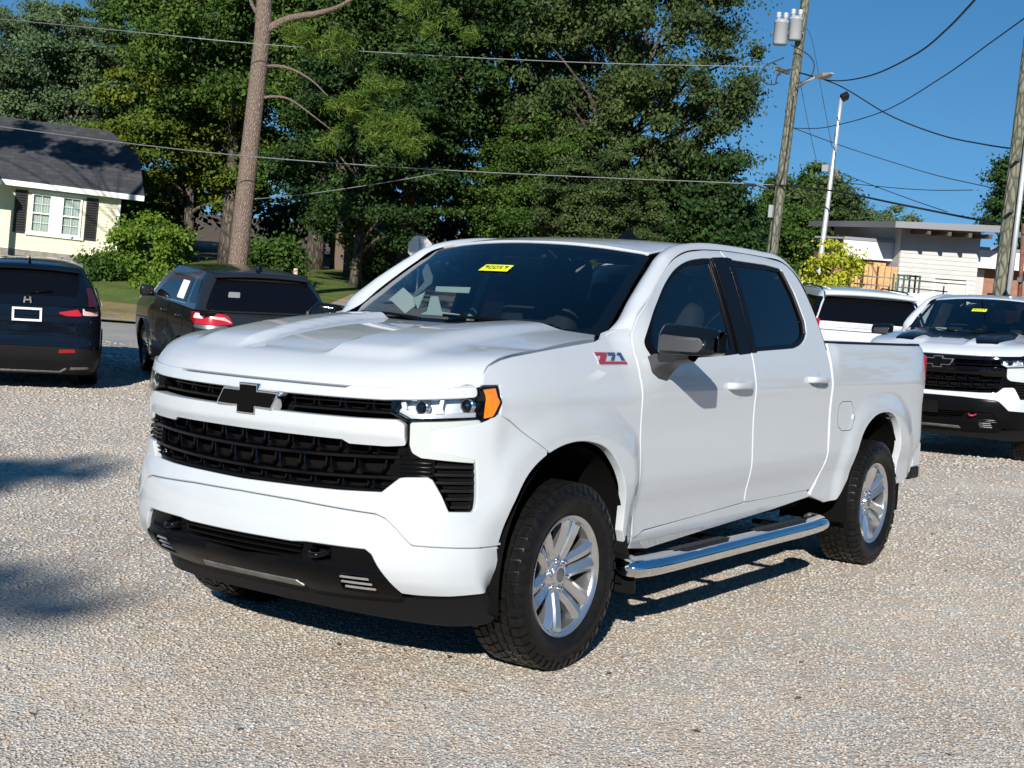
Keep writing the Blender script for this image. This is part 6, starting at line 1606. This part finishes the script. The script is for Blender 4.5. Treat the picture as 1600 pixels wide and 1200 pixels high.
        b = MB(); V = [Vector(p) for p in ((-.62, -.62, 1.42), (-.72, -.50, 1.50), (-.66, -.36, 1.50), (-.54, -.36, 1.42))]; b.add(V+[v-Vector((0, 0, .003)) for v in V], [(0, 1, 2, 3), (7, 6, 5, 4)]); b.build('paper_sheet', M['paper'], T)
    # wipers
    for y0, y1 in ((.62, .02), (-.10, -.62)):
        p0 = Vector(screen(y0, .03))+Vector((.012, 0, .012)); p1 = Vector(screen(y1, .07))+Vector((.012, 0, .014))
        MB().tube([p0, p0.lerp(p1, .5)+Vector((.008, 0, .008)), p1], .008, 6).build('wiper', M['satin_black'], T)
    # Z71 badge on both fenders
    for s in (1, -1):
        bx0, bz0 = -.245, 1.312
        def bfn(u, v, o=.006):
            x = bx0-u; z = bz0+v; return (x, s*(side_y(x, z)+o), z)
        BD = empty('fender_badge', (0, 0, 0), 0, T)
        def piece(poly, mt, o, nm):
            panel(nm, [(bx0-p[0]*.88, bz0+.004+p[1]*.84) for p in poly], lambda x, z: side(x, z, o), mt, BD, s < 0, res=.03, thick=.005, edge=.0015, out=LEFT)
        piece([(-.006, -.005), (.272, -.003), (.276, .015), (.266, .062), (.008, .061), (.006, .03)], M['badge_silver'], .004, 'badge_plate')
        piece([(.010, .058), (.010, .042), (.055, .042), (.002, .012), (.000, .0), (.266, .001), (.269, .012), (.062, .012), (.118, .045), (.122, .058)], M['red_badge'], .008, 'badge_letter')
        piece([(.132, .058), (.130, .043), (.170, .043), (.128, .018), (.160, .018), (.204, .045), (.206, .058)], M['blue_badge'], .008, 'badge_letter')
        piece([(.214, .044), (.236, .058), (.262, .058), (.262, .018), (.236, .018), (.236, .043)], M['blue_badge'], .008, 'badge_letter')
    if not main:
        # black hood decal in two blades and number-plate bracket
        for s in (1, -1):
            for pol in ([(-.25, .13), (-.25, .60), (.2, .66), (.68, .58), (.74, .36), (.54, .30), (.46, .14)],):
                ol = fillet([(p[0], p[1]*s) for p in pol], .02)
                panel('hood_decal', ol, lambda x, y: (x, y, hood_z(x, y)+.008), M['satin_black'], T, res=.04, thick=0, edge=.001, out=UP)
        panel('hood_decal', fillet([(-.25, -.12), (-.25, .12), (.40, .13), (.46, .1), (.46, -.1), (.40, -.13)], .01), lambda x, y: (x, y, hood_z(x, y)+.008), M['satin_black'], T, res=.04, thick=0, edge=.001, out=UP)
        MB().box((1.012, -.10, .60), (.015, .32, .15), bev=.01).build('plate_bracket', M['gloss_black'], T)
    return T
# ------------------------------------------------------------------ parked sport-utility vehicles
class Car:
    """body as a stack of rounded-rectangle sections; charts: rear face, corner, flank, front"""
    def __init__(s, W, XR, XF, rr=.20, cr=.22):
        s.W, s.XR, s.XF, s.rr, s.cr = interp(W), interp(XR), interp(XF), rr, cr
    def AR(s, y, z): return .70*y/(s.W(z)-s.rr)
    def AS(s, x, z): return 1.0+x-s.XR(z)-s.cr
    def pt(s, a, z, off=0.0):
        sg = -1 if a < 0 else 1; a = abs(a); w = s.W(z); xr, xf = s.XR(z), s.XF(z)
        L = xf-xr-2*s.cr
        def arc(t): return math.sin(t*math.pi/2), 1-math.cos(t*math.pi/2)
        if a <= .70: y = (w-s.rr)*a/.70; x = xr+.05*(y/w)**2*0-off; nx = -1
        elif a <= 1.0:
            u, v = arc((a-.70)/.30); y = w-s.rr+s.rr*u+off*u; x = xr+s.cr*v-off*(1-v)
        elif a <= 1.0+L: y = w+off; x = xr+s.cr+(a-1.0)
        elif a <= 1.3+L:
            u, v = arc(1-(a-1.0-L)/.30); y = w-s.rr+s.rr*u+off*u; x = xf-s.cr*v+off*(1-v)
        else: y = (w-s.rr)*max(0, 1-(a-1.3-L)/.70); x = xf+off
        return (x, sg*y, z)
    def amax(s, z): return 2.0+s.XF(z)-s.XR(z)-2*s.cr
def arch_hole(c, xw, r, zc, side, zb):
    pts = [(xw+r*math.cos(t), zc+r*math.sin(t)) for t in [math.pi*i/16 for i in range(17)]]
    pts = [(xw+r, zb+.012)]+pts+[(xw-r, zb+.012)]
    return [(side*c.AS(x, z), z) for x, z in pts]
def shell(name, c, z0, z1, mt, parent, holes=(), res=.10, off=0.0):
    """wrap-round shell between two heights, closed at the front centre line"""
    b = MB()
    for sd in (1, -1):
        zs = lin(z0, z1, max(2, int((z1-z0)/.06)))
        A = [sd*.0]+[]
        n = 46
        V = []
        for z in zs:
            am = c.amax(z)
            for i in range(n+1): V.append(c.pt(sd*am*i/n, z, off))
        Fc = [(j*(n+1)+i, j*(n+1)+i+1, (j+1)*(n+1)+i+1, (j+1)*(n+1)+i) for j in range(len(zs)-1) for i in range(n)]
        b.add(V, Fc if sd < 0 else [f[::-1] for f in Fc], True)
    return b.build(name, mt, parent)
def build_suv(name, c, P, paint, dims, trim, label, cat='car'):
    """P: dictionary of outlines; dims: wheelbase etc."""
    K = empty(name)
    zb, belt, roofz = dims['zb'], dims['belt'], dims['roof']
    # body shell with wheel openings, one closed outline in the chart
    am = lambda z: c.amax(z)
    zs = lin(zb, belt, 8)
    ol = [(am(z)-.001, z) for z in zs]+[(-am(z)+.001, z) for z in zs[::-1]]
    holes = [arch_hole(c, xw, dims['ra'], dims['zw'], sd, zb) for xw in dims['axles'] for sd in (1, -1)]
    panel('body', ol, c.pt, paint, K, holes=holes, res=.09, thick=.03, edge=.004, out=(-1, 0, 0))
    lo = [(am(zb)-.001, zb), (am(zb)-.001, zb+.16), (-am(zb)+.001, zb+.16), (-am(zb)+.001, zb)]
    # greenhouse
    g = dims['cabin']; shell('cabin', g, belt, roofz, paint, K)
    V = []; n = 14; m = 10; b = MB()
    x0, x1 = g.XR(roofz), g.XF(roofz); wt = g.W(roofz)
    for i in range(n+1):
        for j in range(-m, m+1):
            u = i/n; v = j/m; x = x0+(x1-x0)*u; e = min(1, 4*u, 4*(1-u))
            w = wt*(1-.12*(1-min(1, 6*u))**2-.2*(1-min(1, 6*(1-u)))**2)
            V.append((x, w*v, roofz+dims['crown']*(1-abs(v)**3)*(1-(2*u-1)**4)))
    k = 2*m+1; b.add(V, [(i*k+j, (i+1)*k+j, (i+1)*k+j+1, i*k+j+1) for i in range(n) for j in range(2*m)], True); b.build('roof', paint, K)
    # bonnet and cowl deck
    V = []; b = MB(); xh0, xh1 = g.XF(belt)-.6, c.XF(belt)
    for i in range(9):
        for j in range(-8, 9):
            x = xh0+(xh1-xh0)*i/8; w = (c.W(belt)-.02)*(1-.25*max(0, (i-6)/2)**2); V.append((x, w*j/8, belt+.03*(1-(j/8)**2)*(1-(i/8)**3)))
    b.add(V, [(i*17+j, (i+1)*17+j, (i+1)*17+j+1, i*17+j+1) for i in range(8) for j in range(16)], True); b.build('hood', paint, K)
    fl = MB(); fl.box(((c.XR(.5)+c.XF(.5))/2, 0, zb+.12), (c.XF(.5)-c.XR(.5)-.3, 1.3, .2)); fl.box(((g.XR(belt)+g.XF(belt))/2, 0, belt-.03), (g.XF(belt)-g.XR(belt), 2*g.W(belt)-.05, .04)); fl.build('floor_pan', M['void'], K)
    for nm, mt, chart, outl, off, mir in P:
        cc = c if chart == 'b' else g
        for sd in ((1, -1) if mir else (1,)):
            pts = outl(cc)
            if mir and sd < 0: pts = [(-p[0],)+tuple(p[1:]) for p in pts]
            panel(nm, fillet(pts, .015), (lambda q, o_: (lambda a, z: q.pt(a, z, o_)))(cc, off), mt, K, res=.06, thick=.012, edge=.003, out=(-1, 0, 0) if abs(pts[0][0]) < 1.0 else (0, 1 if pts[0][0] > 0 else -1, 0))
    for xw in dims['axles']:
        for sd in (1, -1):
            add_wheel(K, xw, sd*dims['track'], dims['rw'], sd > 0, .3*xw, None, dims['rw']/.405)
    for nm, mt, fn in trim: fn(K)
    prop(K, label, cat)
    return K
REAR = lambda pts: (lambda c: [(c.AR(p[0], p[1]),)+tuple(p[1:]) for p in pts])
FLANK = lambda pts: (lambda c: [(c.AS(p[0], p[1]),)+tuple(p[1:]) for p in pts])
def ring_frame(c_, w, h, t, mt, parent, x, name):
    b = MB(); b.box((x, 0, c_+h/2-t/2), (.015, w, t)); b.box((x, 0, c_-h/2+t/2), (.015, w, t)); b.box((x, w/2-t/2, c_), (.015, t, h-2*t)); b.box((x, -w/2+t/2, c_), (.015, t, h-2*t)); return b.build(name, mt, parent)
def seam(c, y0, y1, z, mt=None): return ('panel_seam', mt or M['void'], 'b', REAR([(y0, z-.004), (y1, z-.004), (y1, z+.004), (y0, z+.004)]), .0015, False)
# --- dark blue-black sport utility, seen square from behind at the left edge
def crossover_a():
    W = [(.2, .84), (.35, .90), (.55, .925), (.85, .933), (1.0, .925), (1.12, .905)]
    XR = [(.2, .16), (.32, .08), (.45, .01), (.60, .0), (.72, .03), (.95, .05), (1.12, .09)]
    XF = [(.2, 4.5), (.5, 4.68), (.85, 4.66), (1.12, 4.45)]
    c = Car(W, XR, XF, .30, .24)
    g = Car([(1.12, .905), (1.25, .86), (1.45, .765), (1.60, .68)], [(1.12, .09), (1.25, .16), (1.45, .32), (1.60, .44)], [(1.12, 3.7), (1.35, 3.3), (1.60, 2.75)], .26, .30)
    P = [('rear_window', M['gloss_black'], 'g', REAR([(-.60, 1.25, .05), (.60, 1.25, .05), (.545, 1.54, .05), (-.545, 1.54, .05)]), .004, False),
         ('tail_light', M['red_lens'], 'b', REAR([(.36, 1.035), (.62, 1.085), (.66, 1.005), (.50, 1.00)]), .006, True),
         ('tail_light', mat('lamp_mix', (.62, .40, .40), .2, coat=1), 'b', lambda q: [(q.AR(.665, 1.0), 1.015), (q.AR(.655, 1.1), 1.11), (.86, 1.10), (.90, 1.01)], .006, True),
         ('tail_light', mat('deep_red', (.10, .005, .006), .2, coat=1), 'b', lambda q: [(.905, 1.01), (.87, 1.118), (1.02, 1.118), (1.06, 1.02)], .005, True),
         ('pillar_lamp', mat('pillar_red', (.07, .005, .006), .2, coat=1), 'g', lambda q: [(.80, 1.13), (.98, 1.13), (.90, 1.36), (.84, 1.36)], .004, True),
         ('side_window', M['gloss_black'], 'g', FLANK([(.42, 1.18, .04), (2.9, 1.16, .05), (2.55, 1.52, .08), (.62, 1.53, .06)]), .004, True),
         ('bumper_trim', M['plastic'], 'b', lambda q: [(-1.15, .24), (1.15, .24), (1.12, .50), (.70, .60), (-.70, .60), (-1.12, .50)], .012, False),
         ('bumper_reflector', mat('reflector_red', (.22, .01, .012), .3), 'b', REAR([(.40, .515), (.62, .53), (.60, .565), (.42, .56)]), .016, True),
         ('skid_trim', M['steel'], 'b', REAR([(-.44, .245), (.44, .245), (.52, .30), (.50, .31), (.43, .262), (-.43, .262), (-.50, .31), (-.52, .30)]), .02, False),
         ('skid_trim', M['steel'], 'b', REAR([(.55, .285), (.70, .30), (.70, .325), (.56, .32)]), .016, True),
         seam(c, -.62, .62, .70), seam(c, -.66, .66, .985)]
    def plate(K): ring_frame(1.0, .365, .175, .026, M['trim_white'], K, .035, 'plate_frame')
    def emblem(K):
        b = MB(); s = .05
        for y in (-.036, .036): b.box((.085, y, 1.185), (.02, .020, .085), rot=Matrix.Rotation(R(9 if y > 0 else -9), 3, 'X'))
        b.box((.085, 0, 1.185), (.02, .06, .018)); b.build('emblem', M['chrome'], K)
    def aerial(K): MB().tube([(.62, 0, 1.63), (.50, 0, 1.74)], [.02, .006], 6).build('aerial', M['gloss_black'], K)
    def spoiler(K):
        V = []
        for i in range(-8, 9):
            y = i/8*.63; V += [(.56, y, 1.635-.02*(i/8)**2), (.34, y*1.01, 1.60-.025*(i/8)**2), (.36, y*1.01, 1.565-.03*(i/8)**2), (.58, y, 1.57)]
        b = MB(); b.add(V, [(4*i+j, 4*i+4+j, 4*i+5+j, 4*i+1+j) for i in range(16) for j in range(3)], True); b.build('spoiler', M['navy_paint'], K)
    def wiper(K): MB().tube([(.15, 0, 1.27), (.17, -.30, 1.31)], .01, 5).build('wiper', M['satin_black'], K)
    dims = dict(zb=.24, belt=1.12, roof=1.60, crown=.07, cabin=g, axles=(.98, 3.68), ra=.42, zw=.36, track=.80, rw=.36)
    K = build_suv('parked_suv', c, P, M['navy_paint'], dims, [('', None, plate), ('', None, emblem), ('', None, aerial), ('', None, spoiler), ('', None, wiper)], 'black-blue sport utility seen from behind with an empty white plate frame', 'car')
    p = at(38, 600, 17.75); d, l = dl(p.x, p.y); q = gz(d, l)
    h = (F_H*1.0+R_H*-.33).normalized()
    K.location = q; K.rotation_euler.z = math.atan2(h.y, h.x); return K
# --- dark grey sport utility, three-quarter rear
def crossover_b():
    W = [(.2, .83), (.35, .885), (.55, .912), (.80, .92), (.98, .915), (1.12, .89)]
    XR = [(.2, .18), (.32, .10), (.45, .02), (.62, .0), (.75, .04), (.90, .06), (1.12, .10)]
    XF = [(.2, 4.45), (.5, 4.64), (.85, 4.60), (1.12, 4.3)]
    c = Car(W, XR, XF, .30, .26)
    g = Car([(1.12, .89), (1.25, .845), (1.45, .755), (1.57, .68)], [(1.12, .10), (1.25, .20), (1.45, .40), (1.57, .52)], [(1.12, 3.65), (1.35, 3.25), (1.57, 2.7)], .24, .26)
    P = [('rear_window', M['gloss_black'], 'g', lambda q: [(-.84, 1.145, .04), (.84, 1.145, .04), (.80, 1.50, .05), (-.80, 1.50, .05)], .004, False),
         ('quarter_window', M['gloss_black'], 'g', FLANK([(.50, 1.20, .05), (.86, 1.175, .05), (.92, 1.46, .05), (.66, 1.485, .04)]), .004, True),
         ('side_window', M['gloss_black'], 'g', FLANK([(1.02, 1.165, .06), (2.0, 1.15), (3.05, 1.13, .05), (2.60, 1.40, .1), (2.25, 1.48, .1), (1.10, 1.475, .06)]), .004, True),
         ('tail_light', M['red_lens'], 'b', lambda q: [(.52, .985), (.62, 1.08), (.72, 1.10), (1.02, 1.10), (1.18, 1.085), (1.10, 1.0), (.95, .965), (.70, .965)], .008, True),
         ('tail_light', mat('lamp_white', (.80, .74, .74), .2, coat=1), 'b', lambda q: [(.86, 1.035), (.84, 1.085), (.96, 1.09), (1.0, 1.03)], .012, True),
         ('tail_light', mat('lamp_pink', (.72, .45, .45), .2, coat=1), 'b', lambda q: [(.53, .99), (.66, 1.055), (.80, 1.065), (.78, 1.04), (.64, 1.02)], .012, True),
         ('bumper_trim', M['plastic'], 'b', lambda q: [(-1.15, .24), (1.15, .24), (1.12, .44), (.70, .52), (-.70, .52), (-1.12, .44)], .012, False),
         ('body_highlight', M['alloy_dark'], 'b', lambda q: [(.62, .90), (.98, .92), (.98, .955), (.60, .955)], .004, True),
         ('sill_trim', M['plastic'], 'b', FLANK([(1.45, .24), (3.2, .24), (3.2, .42), (1.45, .42)]), .010, True),
         ('window_sticker', M['paper'], 'g', FLANK([(1.22, 1.20), (1.62, 1.195), (1.66, 1.42), (1.28, 1.425)]), .009, False),
         ('window_strip', M['alloy'], 'g', FLANK([(1.0, 1.150), (3.05, 1.115), (3.05, 1.130), (1.0, 1.165)]), .006, True),
         ('rear_sticker', mat('faint_paper', (.20, .21, .22), .6), 'g', lambda q: [(.42, 1.30), (.60, 1.30), (.60, 1.36), (.42, 1.36)], .008, False),
         ('door_badge', M['alloy'], 'b', FLANK([(3.0, .63), (3.22, .63), (3.22, .645), (3.0, .645)]), .004, True),
         seam(c, -.62, .62, .955)]
    for xs in (1.0, 2.0, 3.02): P.append(('door_seam', M['void'], 'b', FLANK([(xs, .45), (xs+.008, .45), (xs+.008, 1.11), (xs, 1.11)]), .0015, True))
    def handles(K):
        for x in (1.15, 2.12):
            for s in (1, -1): MB().tube([(x, s*.915, .985), (x+.02, s*.945, .99), (x+.16, s*.945, .985), (x+.18, s*.915, .98)], .012, 6).build('door_handle', M['grey_paint'], K)
    def emblem(K):
        b = MB(); b.box((.06, 0, 1.04), (.02, .16, .028)); b.box((.061, 0, 1.04), (.02, .05, .052)); b.build('emblem', mat('gold_chrome', (.80, .62, .25), .12, metal=1), K)
    def mirrors(K):
        for s in (1, -1):
            b = MB(); b.box((3.12, s*1.0, 1.18), (.12, .20, .15), bev=.04); b.box((3.14, s*.90, 1.13), (.08, .12, .05)); b.build('wing_mirror', M['grey_paint'], K, autosmooth=50)
    def spoiler(K):
        V = []
        for i in range(-8, 9):
            y = i/8*.62; V += [(.62, y, 1.60-.02*(i/8)**2), (.40, y*1.02, 1.565-.025*(i/8)**2), (.42, y*1.02, 1.54-.03*(i/8)**2), (.60, y, 1.53)]
        b = MB(); b.add(V, [(4*i+j, 4*i+4+j, 4*i+5+j, 4*i+1+j) for i in range(16) for j in range(3)], True); b.build('spoiler', M['grey_paint'], K)
    def fin(K):
        b = MB(); b.prism([(.80, 1.615), (.66, 1.70), (.62, 1.70), (.60, 1.615)], lambda x, z: (x, -.02, z), lambda x, z: (x, .02, z)); b.build('aerial', M['gloss_black'], K)
    def wiper(K): MB().tube([(.19, -.08, 1.19), (.20, -.42, 1.20)], .012, 5).build('wiper', M['steel'], K)
    dims = dict(zb=.24, belt=1.12, roof=1.57, crown=.07, cabin=g, axles=(.98, 3.70), ra=.41, zw=.355, track=.79, rw=.355)
    K = build_suv('parked_suv', c, P, M['grey_paint'], dims, [('', None, f) for f in (handles, emblem, mirrors, spoiler, fin, wiper)], 'dark grey sport utility with a white sheet in its side window', 'car')
    ang = R(26); h = F_H*math.cos(ang)-R_H*math.sin(ang)
    p = CAM+F_H*17.75-R_H*3.20; d, l = dl(p.x, p.y); q = gz(d, l)
    K.location = q; K.scale = (.98, 1.01, 1.07); K.rotation_euler.z = math.atan2(h.y, h.x); return K
# --- large white sport utility, only its upper rear shows over the pickup bed
def big_suv():
    W = [(.3, .96), (.5, 1.01), (.8, 1.03), (1.0, 1.025), (1.22, 1.0)]
    XR = [(.3, .10), (.5, .02), (.7, .0), (.85, .05), (1.22, .09)]
    XF = [(.3, 5.2), (.6, 5.34), (1.0, 5.3), (1.22, 5.1)]
    c = Car(W, XR, XF, .22, .22)
    g = Car([(1.22, 1.0), (1.45, .93), (1.7, .84), (1.84, .77)], [(1.22, .09), (1.45, .18), (1.7, .33), (1.84, .42)], [(1.22, 4.1), (1.5, 3.75), (1.84, 3.2)], .20, .22)
    P = [('rear_window', M['gloss_black'], 'g', lambda q: [(-.80, 1.36, .04), (.80, 1.36, .04), (.80, 1.76, .04), (-.80, 1.76, .04)], .006, False),
         ('quarter_window', M['gloss_black'], 'g', lambda q: [(.84, 1.40, .03), (1.30, 1.40, .03), (2.0, 1.40), (2.0, 1.74), (1.25, 1.74), (.84, 1.75, .03)], .005, True),
         ('side_window', M['gloss_black'], 'g', FLANK([(1.5, 1.26, .04), (3.9, 1.26, .04), (3.35, 1.72, .08), (1.5, 1.74, .04)]), .004, True),
         ('tail_light', M['red_lens'], 'b', lambda q: [(.72, .92), (1.0, .92), (1.0, 1.20), (.72, 1.20)], .008, True),
         ('gate_handle', M['alloy'], 'g', lambda q: [(-.55, 1.27), (.55, 1.27), (.58, 1.31), (-.58, 1.31)], .016, False), ('tail_light', M['red_lens'], 'g', lambda q: [(.74, 1.225), (1.02, 1.225), (1.0, 1.385), (.76, 1.385)], .008, True),
         ('plate_recess', M['plastic'], 'b', REAR([(-.3, .82), (.3, .82), (.3, 1.0), (-.3, 1.0)]), .004, False),
         ('bumper_trim', M['plastic'], 'b', lambda q: [(-1.1, .3), (1.1, .3), (1.1, .5), (-1.1, .5)], .012, False)]
    def rails(K):
        for s in (1, -1): MB().tube([(.80, s*.72, 1.87), (.90, s*.72, 1.895), (2.9, s*.72, 1.90), (3.0, s*.72, 1.87)], .015, 6).build('roof_rail', M['satin_black'], K)
    def spoiler(K):
        V = []
        for i in range(-8, 9):
            y = i/8*.74; V += [(.55, y, 1.885-.02*(i/8)**2), (.22, y*1.02, 1.84-.025*(i/8)**2), (.24, y*1.02, 1.80-.03*(i/8)**2), (.50, y, 1.79)]
        b = MB(); b.add(V, [(4*i+j, 4*i+4+j, 4*i+5+j, 4*i+1+j) for i in range(16) for j in range(3)], True); b.build('spoiler', M['white_paint'], K)
    dims = dict(zb=.3, belt=1.22, roof=1.84, crown=.07, cabin=g, axles=(1.15, 4.22), ra=.45, zw=.41, track=.88, rw=.41)
    K = build_suv('parked_suv', c, P, M['white_paint'], dims, [('', None, rails), ('', None, spoiler)], 'big white sport utility behind the pickup bed, black rear window', 'car')
    p = at(1352, 600, 22.6); d, l = dl(p.x, p.y); q = gz(d, l)
    ang = R(3); h = F_H*math.cos(ang)+R_H*math.sin(ang)*1.0
    K.location = q; K.rotation_euler.z = math.atan2(h.y, h.x); return K
# ------------------------------------------------------------------ vehicles in place
crossover_a(); crossover_b(); big_suv()
T2 = build_truck('black', .045)
_m = LOT.to_4x4() @ Matrix.Translation((-11.547, -.838, .11)) @ Matrix.Rotation(.035, 4, 'Z')
T2.matrix_world = _m
_low = min((terrain(*( _m @ Vector((x, y, 0))).xy)-(_m @ Vector((x, y, 0))).z) for x in (0, -WB) for y in (-.87, .87))
print('second pickup above ground by', -_low)
prop(T2, 'white pickup with black grille and black hood decals parked behind at the right', 'pickup truck', 'pickups')
TR = build_truck('main')
TR.matrix_world = LOT.to_4x4()
prop(TR, 'white crew-cab pickup with white grille bars and chrome side steps, nearest the camera', 'pickup truck', 'pickups')
